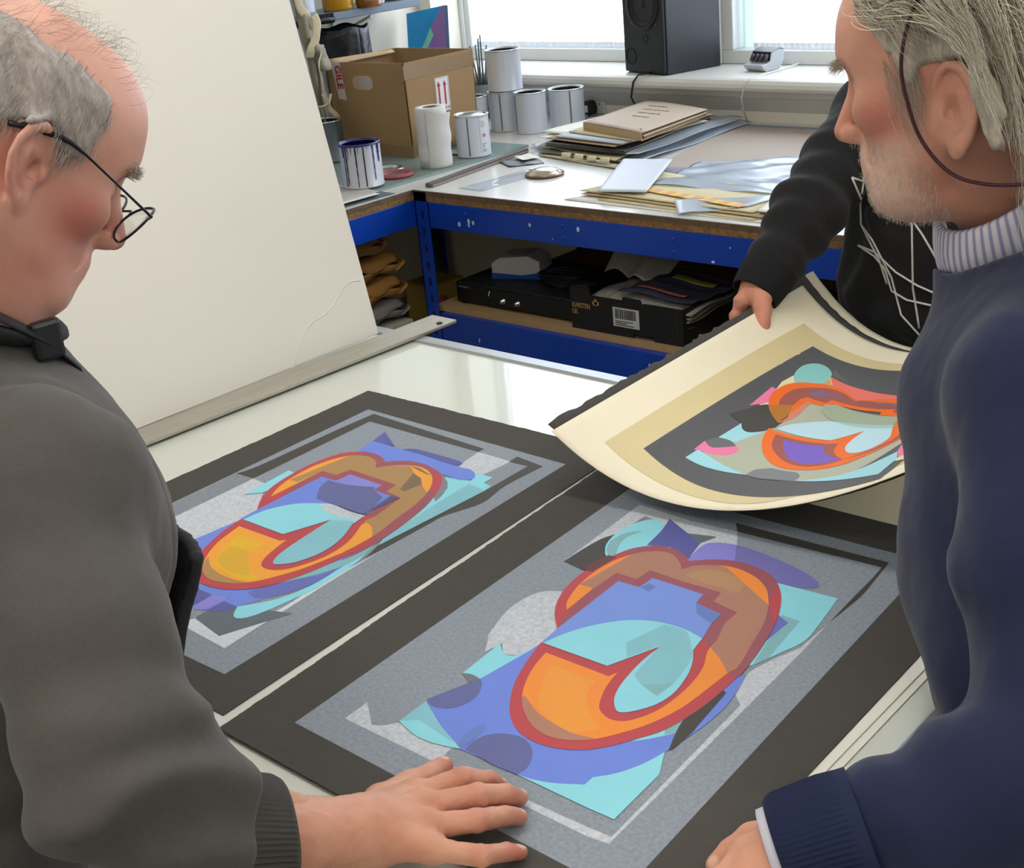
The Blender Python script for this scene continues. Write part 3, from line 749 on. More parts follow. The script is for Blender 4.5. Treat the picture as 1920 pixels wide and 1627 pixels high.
# ---------------------------------------------------------------- steel benches
m_blue = M('blue_enamel_steel', '0a43b4', .35, noise=(6, .35), col2='08389c', coat=.2)
m_chip = M('chipboard_edge', 'a07c4e', .9, noise=(90, .9), col2='6f5030', bump=(150, .3))
m_ply = M('dark_ply_edge', '77614a', .85, noise=(40, .8), col2='5d4a38')
m_lam = M('white_laminate', 'dcdbd6', .22, spec=.6, noise=(2, .4), col2='cfcbc0')
m_spat = M('paint_splash', 'c9d4e4', .6)
m_slot = M('punched_slot', '081a44', .8)
m_shelf = M('chipboard_face', 'b99a6c', .85, noise=(70, .5), col2='a5875c')
m_dark = M('dark_plastic', '17181b', .45)
def upright(parent, x, y, z1, dx, dy):
    """angle section post with keyhole slots punched down both flanges"""
    mb = MB()
    mb.b2((min(x, x+dx*.05), min(y, y+dy*.003), 0), (max(x, x+dx*.05), max(y, y+dy*.003), z1))
    mb.b2((min(x, x+dx*.003), min(y, y+dy*.05), 0), (max(x, x+dx*.003), max(y, y+dy*.05), z1))
    p = mb.build('upright', m_blue, parent)
    sl = MB()
    for k in range(int(z1/.05)):
        z = .03+k*.05
        sl.box((x+dx*.028, y-dy*.0004, z), (.009, .001, .022))
        sl.box((x-dx*.0004, y+dy*.028, z), (.001, .009, .022))
    sl.build('slots', m_slot, p, kind='stuff')
    return p
def bench(name, label, lo, hi, front, zsh, rz=0):
    """front: 'y' the long front faces -y, 'x' faces +x. lo, hi the plan corners"""
    t = thing(name, label, 'workbench', ((lo[0]+hi[0])/2, (lo[1]+hi[1])/2, 0))
    ox, oy = t.location.x, t.location.y
    x0, x1, y0, y1 = lo[0]-ox, hi[0]-ox, lo[1]-oy, hi[1]-oy
    tp = MB()
    tp.b2((x0, y0, .868), (x1, y1, .883), 0)
    tp.b2((x0, y0, .883), (x1, y1, .898), 1)
    tp.build('worktop', [m_chip, m_ply], t)
    MB().b2((x0, y0, .8982), (x1, y1, .900)).build('laminate_top', m_lam, t)
    MB().b2((x0+.02, y0+.02, zsh-.018), (x1-.02, y1-.02, zsh)).build('lower_shelf', [m_shelf], t)
    for z0, z1 in ((.793, .868), (zsh-.10, zsh-.018)):
        for yy, s in ((y0, 1), (y1, -1)):
            MB().b2((x0+.055, min(yy, yy+s*.03), z0), (x1-.055, max(yy, yy+s*.03), z1)).build('beam', m_blue, t, bevel=.002)
        for xx, s in ((x0, 1), (x1, -1)):
            MB().b2((min(xx, xx+s*.03), y0+.055, z0), (max(xx, xx+s*.03), y1-.055, z1)).build('beam', m_blue, t, bevel=.002)
    for xx, sx in ((x0, 1), (x1, -1)):
        for yy, sy in ((y0, 1), (y1, -1)):
            upright(t, xx, yy, .895, sx, sy)
    # rivets on the front beam and drips of old paint
    rv, sp = MB(), MB()
    rr = random.Random(len(label))
    n = int((x1-x0)/.35) if front == 'y' else 3
    for k in range(n):
        for zz in (.812, .845):
            if front == 'y':
                rv.lathe([(.005, 0), (.003, .002), (0, .002)], 10, (x0+.2+k*.35, y0-.0002, zz), R=Matrix.Rotation(math.pi/2, 3, 'X'))
            else:
                rv.lathe([(.005, 0), (.003, .002), (0, .002)], 10, (x1+.0002, y0+.07+k*.1, zz), R=Matrix.Rotation(math.pi/2, 3, 'Y'))
    if rv.v:
        rv.build('rivets', m_blue, t, kind='stuff')
    for k in range(16):
        a = rr.random()
        zz = rr.choice([.80+.06*rr.random(), .80+.06*rr.random(), zsh-.09+.06*rr.random()])
        w, h = rr.uniform(.002, .006), rr.uniform(.003, .014)
        if front == 'y':
            xx = x0+.08+a*1.3
            sp.lathe([(w, 0), (w*.6, .0006), (0, .0007)], 8, (xx, y0-.0002, zz), R=Matrix.Rotation(math.pi/2, 3, 'X') @ Matrix.Diagonal((1, h/w*.6, 1)))
        else:
            yy = y1-.1-a*.4
            sp.lathe([(w, 0), (w*.6, .0006), (0, .0007)], 8, (x1+.0002, yy, zz), R=Matrix.Rotation(math.pi/2, 3, 'Y') @ Matrix.Diagonal((h/w*.6, 1, 1)))
    sp.build('paint_splashes', m_spat, t, kind='stuff')
    return t
back_bench = bench('workbench', 'long blue steel workbench with white laminate top under the window', (-2.79, 2.605), (-.2, 3.748), 'y', .556)
left_bench = bench('workbench', 'blue steel workbench with glass plate on top along the left wall', (-3.86, 1.9), (-2.793, 3.70), 'x', .20)

def cyl(name, mat, parent, r, z0, z1, n=32, loc=(0, 0, 0)):
    return MB().lathe([(0, z0), (r, z0), (r, z1), (0, z1)], n).build(name, mat, parent, loc)

# ---- glass plate and papers on the left bench
m_plate = glassy('green_glass_plate', 'b9cdc6', .02, alpha=.5)
gp = MB().b2((-3.80, 2.40, .9005), (-2.868, 3.20, .9075)).build('glass_plate', m_plate)
tag(gp, 'greenish glass plate covering the left bench under the cardboard box', 'glass plate')
m_news = M('newsprint', 'c9c3bd', .85, noise=(25, .6), col2='b3a7a2')
m_board_g = M('grey_card', '5f676e', .7)
for i, (c, mat, lab, z) in enumerate([
        ([(-2.83, 2.02), (-2.80, 2.545), (-3.02, 2.56), (-3.05, 2.05)], m_board_g, 'dark grey card strip under the newsprint at the bench edge', .9003),
        ([(-2.842, 2.05), (-2.815, 2.50), (-3.04, 2.52), (-3.07, 2.07)], m_white_paper, 'white paper sheet at the left bench edge under the newsprint', .9085),
        ([(-2.86, 2.05), (-2.835, 2.52), (-3.04, 2.54), (-3.07, 2.07)], m_news, 'stained newsprint sheet under the violet dripped tin', .9097)]):
    t = thing('paper_sheet', lab, 'paper', (-2.95, 2.3, z), 0)
    MB().prism([(x+2.95, y-2.3) for x, y in c], 0, .0009).build('paper', mat, t)

# ---- tins
m_tin = M('tinplate_white_lacquer', 'd3d8e2', .32, metal=.12, noise=(4, .3), col2='c8ced9')
m_tinrim = M('bright_tinplate', 'c6cace', .22, metal=.9)
m_tinin = M('tin_inside', '8d9094', .35, metal=.8)
m_seam = M('tin_seam', '6d7480', .4, metal=.5)
def open_tin(label, loc, r=.052, h=.13, rz=0., group='empty paint tins by the window', lid=None, body=None, paint=None):
    t = thing('paint_tin', label, 'paint tin', loc, rz, group)
    MB().lathe([(0, .002), (r-.002, .002), (r, 0), (r, .004), (r-.0012, .007), (r-.0012, h-.006), (r, h-.003)], 40).build('body', body or m_tin, t)
    MB().lathe([(r-.0025, h-.012), (r-.0025, h-.003), (r-.001, h), (r+.0012, h-.001), (r+.0012, h-.004), (r-.001, h-.005)], 40).build('rim', m_tinrim, t)
    inn = MB()
    inn.lathe([(0, .006), (r-.003, .006), (r-.003, h-.003), (r-.010, h-.004), (r-.010, h-.0055), (r-.0034, h-.006)], 40)
    inn.build('inside', paint or m_tinin, t)
    MB().box((0, -r+.0008, h/2), (.004, .002, h-.014)).build('seam', m_seam, t)
    if lid:
        MB().lathe([(r-.004, h-.001), (r-.008, h-.001), (r-.010, h-.006), (r-.013, h-.006), (r-.015, h-.002), (0, h-.002)], 40).build('lid', m_tinrim, t)
    return t
open_tin('empty white tin standing on top of the other tins', (-3.163, 3.437, 1.0325), r=.060, h=.136, rz=-.9)
open_tin('white tin carrying the upper tin, behind the lidded one', (-3.163, 3.432, .9), r=.060, h=.132, rz=.4)
open_tin('empty white tin in the middle of the row by the socket', (-3.037, 3.415, .9), r=.054, h=.135, rz=-.5)
open_tin('empty white tin nearest the wall socket', (-2.975, 3.53, .9), r=.060, h=.13, rz=.9)
open_tin('empty white tin half hidden beside the cardboard box', (-3.22, 3.335, .9), r=.045, h=.128, rz=.9)
lt = open_tin('lidded white paint tin with printed label, on the glass plate', (-2.930, 3.015, .908), r=.054, h=.128, rz=.5, lid=True, group=None)
# printed label on the lidded tin: a white panel with lines of small print and a red diamond
lb = MB()
def on_tin(r, a, z):
    return (r*math.cos(a), r*math.sin(a), z)
def tin_patch(mb, r, a0, a1, z0, z1, n=10, mi=0):
    vs = [on_tin(r, a0+(a1-a0)*i/n, z) for z in (z0, z1) for i in range(n+1)]
    mb.add(vs, [(i, i+1, n+2+i, n+1+i) for i in range(n)], mi, True)
tin_patch(lb, .0536, -.85, -.25, .012, .118)
lab = lb.build('label', M('tin_label_paper', 'd8dae0', .6), lt, rz=-.0)
lp = MB()
rr = random.Random(3)
for z in (.108, .103, .098, .093):
    tin_patch(lp, .0539, -.80, -.80+rr.uniform(.25, .4), z-.0014, z)
for z in (.04, .035, .03, .022, .018):
    tin_patch(lp, .0539, -.78, -.78+rr.uniform(.18, .36), z-.0016, z)
tin_patch(lp, .0539, -.70, -.62, .060, .070, mi=1)
tin_patch(lp, .0539, -.58, -.50, .060, .070, mi=1)
lp.build('print', [M('label_print', '5d5a6a', .7), M('label_red', 'b8596a', .7)], lt, kind='stuff')
# violet dripped tin
m_violet = M('violet_paint', '2b2470', .25, coat=.4)
m_tinw = M('tinplate_bright_white', 'd8dbe2', .25, metal=.12)
vt = open_tin('white paint tin with violet paint dripping down its side', (-2.945, 2.560, .911), r=.061, h=.125, rz=0, group=None, body=m_tinw, paint=m_violet)
dr = MB()
dr.lathe([(.0624, .1195), (.0628, .124), (.061, .1262), (.0575, .1252), (.0572, .118)], 40)
va = -.82
for da, w, zb in ((-.62, .11, .012), (-.50, .05, .085), (-.80, .16, .09), (-.12, .10, .006), (.02, .04, .10), (.75, .10, .02), (-.33, .05, .10), (1.1, .2, .07), (.45, .03, .11)):
    n = 14
    a = va+da
    for k in range(n):
        z1, z0 = .122-(.122-zb)*k/n, .122-(.122-zb)*(k+1)/n
        ww = w*(1-.55*k/n)*(.85+.15*math.sin(k*1.7+da*9))
        tin_patch(dr, .0606+.0008, a-ww/2, a+ww/2, z0, z1, 3)
dr.build('paint_drips', m_violet, vt, kind='stuff')
tin_seam = MB()
tin_patch(tin_seam, .0613, va+.23, va+.29, .006, .118, 3)
tin_seam.build('side_seam', M('tin_seam_dark', '33343c', .4), vt)
open_tin('dull steel tin behind the violet dripped tin', (-3.37, 2.80, .908), r=.055, h=.13, rz=0, group=None, body=M('dull_tin', '70767c', .35, metal=.7))
open_tin('blue white tin hidden between board and violet tin', (-3.03, 2.445, .908), r=.052, h=.135, rz=0, group=None, body=M('blue_white_tin', 'b9c4dc', .35, metal=.2), paint=m_violet)
def tin_lid(label, loc, r, mat, group=None, ring=False, tilt=0., h=.008):
    t = thing('tin_lid', label, 'tin lid', loc, 0, group)
    t.rotation_euler.x = tilt
    if ring:
        MB().lathe([(r-.018, .001), (r-.014, .009), (r-.006, .012), (r, .007), (r-.001, .001), (r-.018, .001)], 36).build('ring', mat[0], t)
        MB().lathe([(0, .0032), (r-.017, .0035), (r-.016, .001), (0, .0005)], 36).build('disc', mat[1], t)
    else:
        MB().lathe([(0, .001), (r-.012, .001), (r-.010, h*.6), (r-.004, h), (r, h*.85), (r-.001, h*.5), (r-.008, 0), (0, 0)], 36).build('disc', mat, t)
        MB().lathe([(r-.003, h*.9), (r+.0006, h), (r+.001, h*.8), (r-.001, h*.6)], 36).build('bead', m_tinrim, t)
    return t
m_redpaint = M('red_brown_paint', 'a8595c', .45, noise=(30, .5), col2='94494e')
m_lidin = M('lid_brown', '8c7c74', .4, metal=.2)
tin_lid('round tin lid ringed with dried red paint beside the paper roll', (-2.950, 2.695, .908), .052, (m_redpaint, m_lidin), ring=True)
tin_lid('bare silver ring lid between violet tin and red lid', (-3.035, 2.735, .908), .055, (m_tinrim, m_lidin), ring=True)
for k in range(4):
    tin_lid(['bottom lid of the short stack behind the lidded tin', 'second lid up in the short stack behind the lidded tin', 'third lid up in the short stack behind the lidded tin', 'top lid of the short stack behind the lidded tin'][k], (-3.035+.003*k, 3.112-.002*k, .9085+k*.0085), .045, m_tinrim, group='stacked tin lids')
tin_lid('single flat lid lying in front of the stacked lids', (-3.012, 3.035, .908), .045, M('lid_inside_grey', '9fa4a4', .4, metal=.4), h=.005)
# ---- paper roll
m_tissue = M('white_tissue', 'dcd9d6', .95, bump=(300, .3), noise=(8, .3), col2='cfccc8')
rl = thing('paper_roll', 'white paper towel roll standing in front of the cardboard box', 'paper roll', (-2.935, 2.848, .908))
def roll_pt(a, z):
    r = .0475+.0012*math.sin(3*a)
    return (r*math.cos(a), r*math.sin(a), z)
rb = MB()
rb.lathe([(.022, .002), (.047, 0), (.048, .03), (.0475, .068), (.0468, .07), (.0478, .072), (.0475, .155), (.0465, .175), (.044, .178), (.022, .177), (.021, .16)], 40)
rb.build('roll', m_tissue, rl)
MB().lathe([(.0215, .001), (.0215, .1776), (.0195, .1776), (.0195, .001)], 28).build('core', M('card_core', '8d7f6c', .9), rl)
def tail(u, v):
    z = v*.166
    a = -1.15+u*1.6
    r = .0495+.013*u*(.35+.65*v)*(.8+.2*math.sin(v*14))
    return (r*math.cos(a), r*math.sin(a), z+.006*math.sin(u*5)*v)
MB().sheet(tail, 16, 20, .0006).build('loose_sheet', m_tissue, rl)

# ---- cardboard box
m_card = M('corrugated_cardboard', 'a1815c', .85, noise=(4, .35), col2='93744f', bump=(120, .05))
m_card_in = M('cardboard_inside', 'b79c78', .9)
m_tape = M('brown_parcel_tape', '8f7250', .35, coat=.3)
m_wtape = M('fragile_tape_white', 'd5cfc9', .5)
m_red = M('print_red', 'b3373d', .6)
m_label = M('label_white', 'e3e1e2', .5)
bx = thing('cardboard_box', 'open brown cardboard box on the left bench with red arrow label', 'box', (-3.102, 2.919, .908))
BW, BD, BH, th = .362, .300, .290, .004      # extends to -x and +y from its front corner
def flare(x, y, z):
    k = z/BH
    return (x*(1+.0*k)+(-.006*k if x < -.1 else -.004*k), y*(1+.05*k), z)
def panel(mb, p0, p1, z0, z1, inward, hole=None, mi=0):
    """upright cardboard wall from p0 to p1 with an optional hand hole"""
    d = Vector((p1[0]-p0[0], p1[1]-p0[1], 0))
    L = d.length
    d.normalize()
    n = Vector((inward[0], inward[1], 0))
    def P(s, z, o):
        q = Vector((p0[0], p0[1], 0))+d*s+n*o
        return flare(q.x, q.y, z)
    if hole:
        s0, s1, h0, h1 = hole
        m = 18
        outer = [(0, z0), (L, z0), (L, z1), (0, z1)]
        cx_, cz_, ax, az = (s0+s1)/2, (h0+h1)/2, (s1-s0)/2, (h1-h0)/2
        hl = [(cx_+ax*math.copysign(abs(math.cos(a))**.6, math.cos(a)), cz_+az*math.copysign(abs(math.sin(a))**.6, math.sin(a))) for a in [2*math.pi*i/m for i in range(m)]]
        tri = tessellate_polygon([[Vector((a, b, 0)) for a, b in outer], [Vector((a, b, 0)) for a, b in hl[::-1]]])
        al = outer+hl[::-1]
        for o in (0, th):
            mb.add([P(a, b, o) for a, b in al], tri, mi)
        vs = [P(a, b, o) for o in (0, th) for a, b in hl]
        mb.add(vs, [(i, (i+1) % m, m+(i+1) % m, m+i) for i in range(m)], mi)
        vs = [P(a, b, o) for o in (0, th) for a, b in outer]
        mb.add(vs, [(i, (i+1) % 4, 4+(i+1) % 4, 4+i) for i in range(4)], mi)
    else:
        vs = [P(s, z, o) for o in (0, th) for s, z in ((0, z0), (L, z0), (L, z1), (0, z1))]
        mb.add(vs, [(0, 1, 2, 3), (7, 6, 5, 4), (0, 4, 5, 1), (1, 5, 6, 2), (2, 6, 7, 3), (3, 7, 4, 0)], mi)
for nm, a, b, inw, hole in (('side_panel', (-BW, 0), (0, 0), (0, 1), (.12, .215, .205, .25)), ('side_panel', (0, 0), (0, BD), (-1, 0), None), ('side_panel', (0, BD), (-BW, BD), (0, -1), (.12, .215, .205, .25)), ('side_panel', (-BW, BD), (-BW, 0), (1, 0), None)):
    mb = MB()
    panel(mb, a, b, 0, BH, inw, hole)
    mb.build(nm, m_card, bx)
MB().b2((-BW+.006, .006, .001), (-.006, BD-.006, .006)).build('base_panel', m_card_in, bx)
tp = MB()
tp.add([flare(.0008, y, z) for y, z in ((-.0008, .238), (BD, .238), (BD, .282), (-.0008, .282))], [(0, 1, 2, 3)])
tp.add([flare(.0008, y, z) for y, z in ((-.0008, 0), (BD, 0), (BD, .035), (-.0008, .035))], [(0, 1, 2, 3)])
tp.add([flare(x, -.0008, z) for x, z in ((-.07, .21), (.0008, .238), (.0008, .282), (-.06, .262))], [(0, 1, 2, 3)])
tp.add([flare(x, -.0008, z) for x, z in ((-BW, 0), (.0008, 0), (.0008, .035), (-BW, .04))], [(0, 1, 2, 3)])
tp.build('parcel_tape', m_tape, bx)
# fold-over flap inside the left rim, with the end of the printed tape over it
MB().sheet(lambda u, v: (-BW+.02-.015*v, .01+u*(BD-.02), BH-.01+.018*v*(1-.5*u)), 8, 3, .003).build('flap', m_card_in, bx)
wt = MB()
wt.add([flare(x, -.0012, z) for x, z in ((-.334, BH), (-.290, BH), (-.280, .170), (-.318, .174))], [(0, 1, 2, 3)])
wt.build('fragile_tape', m_wtape, bx)
text_mesh('GILE', .038, 'lettering', m_red, bx, (-.3085, -.0024, .243), (.06, 0, -1), (1, 0, .06), bold=.0012)
MB().prism([(-.0, .225), (.0, .285), (.012, .285), (.004, .225)], 0, .001, axis=lambda y, z, t: (-BW-.006+t, y+.12, z)).build('red_stripe', m_red, bx)
al = MB()
def onr(y, z, t=.0012):
    q = flare(0, y, z)
    return (q[0]+t, q[1], q[2])
al.add([onr(y, z) for y, z in ((.122, .118), (.182, .118), (.182, .225), (.122, .225))], [(0, 1, 2, 3)])
al.build('arrow_label', m_label, bx)
ar = MB()
for y0 in (.137, .163):
    ar.add([onr(y, z, .0018) for y, z in ((y0-.0035, .14), (y0+.0035, .14), (y0+.0035, .20), (y0-.0035, .20))], [(0, 1, 2, 3)])
    ar.add([onr(y, z, .0018) for y, z in ((y0-.008, .198), (y0+.008, .198), (y0, .214))], [(0, 1, 2)])
for (y0, z0, y1, z1) in ((.1245, .1205, .1795, .1215), (.1245, .2215, .1795, .2225), (.1245, .1205, .1255, .2225), (.1785, .1205, .1795, .2225)):
    ar.add([onr(y, z, .0018) for y, z in ((y0, z0), (y1, z0), (y1, z1), (y0, z1))], [(0, 1, 2, 3)])
ar.build('arrow_print', m_red, bx, kind='stuff')
text_mesh('THIS WAY UP', .0095, 'lettering', m_red, bx, onr(.152, .129, .0015), (0, 1, 0), (0, 0, 1), bold=.0001)
# things standing inside the box
it = thing('paint_tub', 'white tub with teal lid inside the cardboard box', 'tub', (-3.20, 3.08, .916))
MB().lathe([(0, 0), (.082, 0), (.088, .21), (0, .21)], 36).build('body', M('tub_white', 'd4d8dd', .4), it)
MB().lathe([(0, .218), (.07, .218), (.078, .224), (.09, .222), (.091, .205), (.088, .205)], 36).build('lid', M('teal_lid', '3d8fa0', .4), it)
w2 = thing('white_carton', 'white carton with a small letter seen through the box hand hole', 'carton', (-3.285, 2.955, .916))
MB().b2((-.09, 0, 0), (.07, .012, .25)).build('body', M('carton_white', 'd9dbe2', .6), w2)
text_mesh('Q', .014, 'lettering', M('ink_black_print', '15151c', .6), w2, (.012, -.0008, .224), (.3, 0, 1), (-1, 0, .3), bold=.0004)

# ---- bucket, canvas, brushes, hanging straps, shelf on the left wall
m_bin = M('black_bin_plastic', '17191d', .35, bump=(40, .3))
bk = thing('black_bucket', 'dark plastic lined bucket standing behind the cardboard box', 'bucket', (-3.66, 3.16, .91))
MB().lathe([(0, 0), (.075, 0), (.095, .345), (.098, .352), (.094, .356), (.09, .345), (.07, .01), (0, .01)], 36).build('body', m_bin, bk)
def liner(u, v):
    a = u*2*math.pi
    r = .0975+.006*math.sin(a*9)*v+.003
    return (r*math.cos(a), r*math.sin(a), .365-v*.16-.006*math.sin(a*5))
MB().sheet(liner, 60, 8, .0006).build('liner', m_bin, bk)
cv = thing('small_painting', 'small canvas painted with blue, mauve and mint triangles beside the window', 'painting', (-3.70, 3.60, 1.012))
CVX, CVY = Vector((.205, .0, .0)), Vector((-.02, .04, .25))
def cvp(a, b, o=0.):
    n = CVX.cross(CVY).normalized()
    q = Vector((-.10, 0, 0))+CVX*a+CVY*b+Vector((0, 0, .028*a))+n*o
    return tuple(q)
mb = MB()
mb.add([cvp(a, b, o) for o in (-.016, 0) for a, b in ((0, 0), (1, 0), (1, 1), (0, 1))], [(3, 2, 1, 0), (4, 5, 6, 7), (0, 1, 5, 4), (1, 2, 6, 5), (2, 3, 7, 6), (3, 0, 4, 7)])
mb.build('canvas', M('canvas_edge', '1d3b52', .8), cv)
for nm, col, poly in (('ground', '22a6ee', ((0, 0), (1, 0), (1, 1), (0, 1))), ('mauve_facet', 'a17cc2', ((.93, 1), (1, 1), (1, 0), (.95, .15), (.62, .74))), ('violet_facet', 'a277da', ((.20, .15), (.95, .15), (.69, .62))), ('mint_facet', '90ecd9', ((.08, .15), (.20, .15), (.69, .62), (.62, .74)))):
    z = {'ground': .0004, 'mauve_facet': .0008, 'violet_facet': .0012, 'mint_facet': .0016}[nm]
    MB().add([cvp(a, b, z) for a, b in poly], [tuple(range(len(poly)))]).build(nm, M('paint_'+nm, col, .6), cv)
pot = thing('brush_pot', 'pot of thin brush handles behind the cardboard box by the window', 'brush pot', (-3.43, 3.60, .9))
MB().lathe([(0, 0), (.04, 0), (.042, .12), (.039, .12), (.037, .004), (0, .004)], 24).build('pot', M('pot_grey', '777c80', .5), pot)
for k, (dx, dy, h, c) in enumerate(((-.052, 0, .24, '7a5b45'), (-.04, .01, .25, '6a4a3a'), (-.01, .0, .255, '4f6a6c'), (.005, .01, .29, '46565c'), (.012, -.01, .28, '4a5a5c'), (.035, .0, .255, '5a6a6a'))):
    b = MB()
    b.tube([(dx*.2, dy, .01), (dx*.6, dy, .12), (dx*1.2, dy, h)], [.003, .0035, .0025], 8)
    b.build('brush_handle', M('handle_%d' % k, c, .5), pot)
m_shelfg = M('grey_painted_shelf', '6f7c8c', .5)
sh = thing('wall_shelf', 'grey painted shelf of bottles on the left wall', 'shelf', (-3.76, 2.9, 1.30))
MB().b2((-.11, -.9, -.0), (.11, .655, .026)).build('board', m_shelfg, sh, bevel=.003)
for yy in (.42, -.5):
    bt = MB()
    bt.b2((-.108, yy-.012, -.12), (-.098, yy+.012, 0))
    bt.tube([(-.10, yy, -.11), (.0, yy, -.04), (.095, yy, -.008)], .006, 8)
    bt.build('bracket', m_white, sh)
def bottle(name, label, loc, prof, mat, cat, labelpatch=None, cap=None, capmat=None):
    t = thing(name, label, cat, loc)
    MB().lathe(prof, 32).build('body', mat, t)
    if labelpatch:
        r, a0, a1, z0, z1, m = labelpatch
        mb = MB()
        tin_patch(mb, r, a0, a1, z0, z1, 14)
        mb.build('label', m, t)
    if cap:
        MB().lathe(cap, 24).build('cap', capmat, t)
    return t
zs = 1.3265
m_oil = M('amber_liquid', 'd79a1c', .15, coat=.5, trans=.25)
m_oil2 = M('brown_liquid', 'a06428', .15, coat=.5, trans=.2)
bottle('plastic_jug', 'pale translucent jug with paper label, leftmost on the shelf', (-3.70, 3.02, zs), [(0, 0), (.062, 0), (.066, .01), (.066, .19), (.03, .23), (.028, .26), (0, .26)], M('pale_jug', 'a9b7bd', .4, trans=.15), 'jug', (.0667, -.65, .45, .015, .17, M('jug_label', 'c8cedd', .6)), [(.032, .255), (.032, .29), (0, .29)], m_dark)
bottle('oil_bottle', 'tall bottle of clear amber oil on the shelf', (-3.70, 3.205, zs), [(0, 0), (.05, 0), (.054, .01), (.054, .16), (.02, .22), (.02, .25), (0, .25)], m_oil, 'bottle', None, [(.022, .245), (.022, .28), (0, .28)], m_dark)
ob = bottle('oil_bottle', 'brown oil bottle with round dark label badge on the shelf', (-3.65, 3.305, zs), [(0, 0), (.044, 0), (.047, .01), (.047, .15), (.02, .20), (.02, .23), (0, .23)], m_oil2, 'bottle', (.0476, -1.1, .35, .02, .10, M('bottle_label', '8c6a5e', .6)), [(.022, .225), (.022, .26), (0, .26)], m_dark)
MB().lathe([(0, .0012), (.022, .0012), (.026, .0006)], 28, R=Matrix.Rotation(-.45, 3, 'Z') @ Matrix.Rotation(math.pi/2, 3, 'Y'), c=(.0484*math.cos(-.45), .0484*math.sin(-.45), .085)).build('badge_ring', m_label, ob)
MB().lathe([(0, .0018), (.018, .0018), (.02, .0012)], 28, R=Matrix.Rotation(-.45, 3, 'Z') @ Matrix.Rotation(math.pi/2, 3, 'Y'), c=(.0486*math.cos(-.45), .0486*math.sin(-.45), .085)).build('badge', m_dark, ob)
bottle('white_bottle', 'plain white bottle between amber oil and grey tin on the shelf', (-3.70, 3.385, zs), [(0, 0), (.027, 0), (.03, .006), (.03, .16), (.012, .18), (.012, .2), (0, .2)], M('white_bottle_plastic', 'd7dbe2', .4), 'bottle')
bottle('shelf_tin', 'grey brown tin at the right end of the shelf', (-3.74, 3.50, zs), [(0, 0), (.05, 0), (.052, .004), (.051, .15), (.052, .155), (0, .15)], M('shelf_tin_grey', '7a756d', .35, metal=.5), 'tin', (.0527, -.5, .5, .01, .13, M('tin_band', '8d8678', .5)))
hb = thing('black_brush', 'black handled scrubbing brush hanging over the shelf front', 'brush', (-3.63, 3.10, 1.315))
hmb = MB()
hmb.tube([(0, -.14, -.006), (0.004, -.02, -.004), (.004, .01, -.006), (0, .015, -.006)], [.012, .014, .013, .006], 10)
hmb.build('handle', m_dark, hb)
bri = MB()
for k in range(14):
    bri.box((.006, -.12+k*.0095, .008), (.02, .006, .012))
bri.build('bristle_tufts', M('bristle_black', '101114', .8), hb, kind='stuff')
# dark bottle and blue carton standing behind the straps
bottle('grey_bottle', 'pale bottle with dark base beside the cardboard box', (-3.53, 2.95, .908), [(0, 0), (.05, 0), (.05, .11), (.0501, .112), (.05, .25), (.02, .285), (.02, .3), (0, .3)], M('pale_blue_bottle', 'b8c3d2', .45), 'bottle', (.0506, -1.6, 1.6, .0, .11, m_dark), [(.024, .295), (.024, .325), (0, .325)], m_dark)
# webbing straps: cream straps knotted together hanging down behind the board
m_web = M('cream_webbing', 'cbbd9d', .9, bump=(300, .3), noise=(10, .3), col2='bcae8f')
m_web2 = M('grey_canvas', '97907f', .95, noise=(12, .5), col2='827b6c', bump=(80, .3))
st = thing('canvas_straps', 'cream webbing straps hanging in a tangle behind the white board', 'straps', (-3.42, 2.80, .96))
def strap(pts, w, mat, nm):
    mb = MB()
    P = [Vector(p) for p in pts]
    L = []
    for i in range(len(P)-1):
        for k in range(5):
            t = k/5
            a = P[max(i-1, 0)]; b = P[i]; c = P[i+1]; d = P[min(i+2, len(P)-1)]
            L.append(.5*((2*b)+(-a+c)*t+(2*a-5*b+4*c-d)*t*t+(-a+3*b-3*c+d)*t**3))
    L.append(P[-1])
    mb.tube(L, w, 10, flat=(w, .0022))
    return mb.build(nm, mat, st)
def sp(px, py, dx=0.):
    d = (CR*(px-960)-CU*(py-813.5)+CF*FPX)
    q = CAM+d*((-3.42+dx)/d[0])
    return Vector(q)-st.location
strap([sp(556, -40), sp(560, 8), sp(573, 28), sp(586, 46), sp(590, 52)], .016, m_web, 'strap')
strap([sp(588, 28, .02), sp(594, 42, .025), sp(593, 60, .03), sp(590, 78, .03), sp(583, 95, .03), sp(580, 108, .02)], .016, m_web, 'strap')
strap([sp(585, 70, .01), sp(598, 84, .02), sp(602, 100, .03), sp(598, 118, .03), sp(602, 140, .02), sp(606, 165, .02), sp(608, 185, .02)], .013, m_web, 'strap')
strap([sp(606, 175, .03), sp(613, 190, .03), sp(620, 206, .03), sp(632, 218, .035), sp(634, 234, .03), sp(628, 246, .03), sp(624, 262, .03)], .010, m_web, 'strap')
strap([sp(618, 192, .04), sp(606, 199, .04), sp(598, 200, .03)], .006, m_web, 'buckle_strap')
strap([sp(620, 176, .03), sp(617, 190, .03), sp(614, 200, .03)], .007, M('white_webbing', 'dcd8ce', .8), 'strap')
bag = MB()
bag.sheet(lambda u, v: tuple(sp(545+62*v+u*(float(np.interp(v, [0, .16, .32, .48, .6, .76, 1], [566, 574, 584, 591, 598, 600, 612]))-545-62*v), -20+v*250, -.05+.05*math.sin(u*3.1)+.02*math.sin(v*17+u*5))), 14, 60, .004)
bag.build('canvas_bag', m_web2, st)
bag2 = MB()
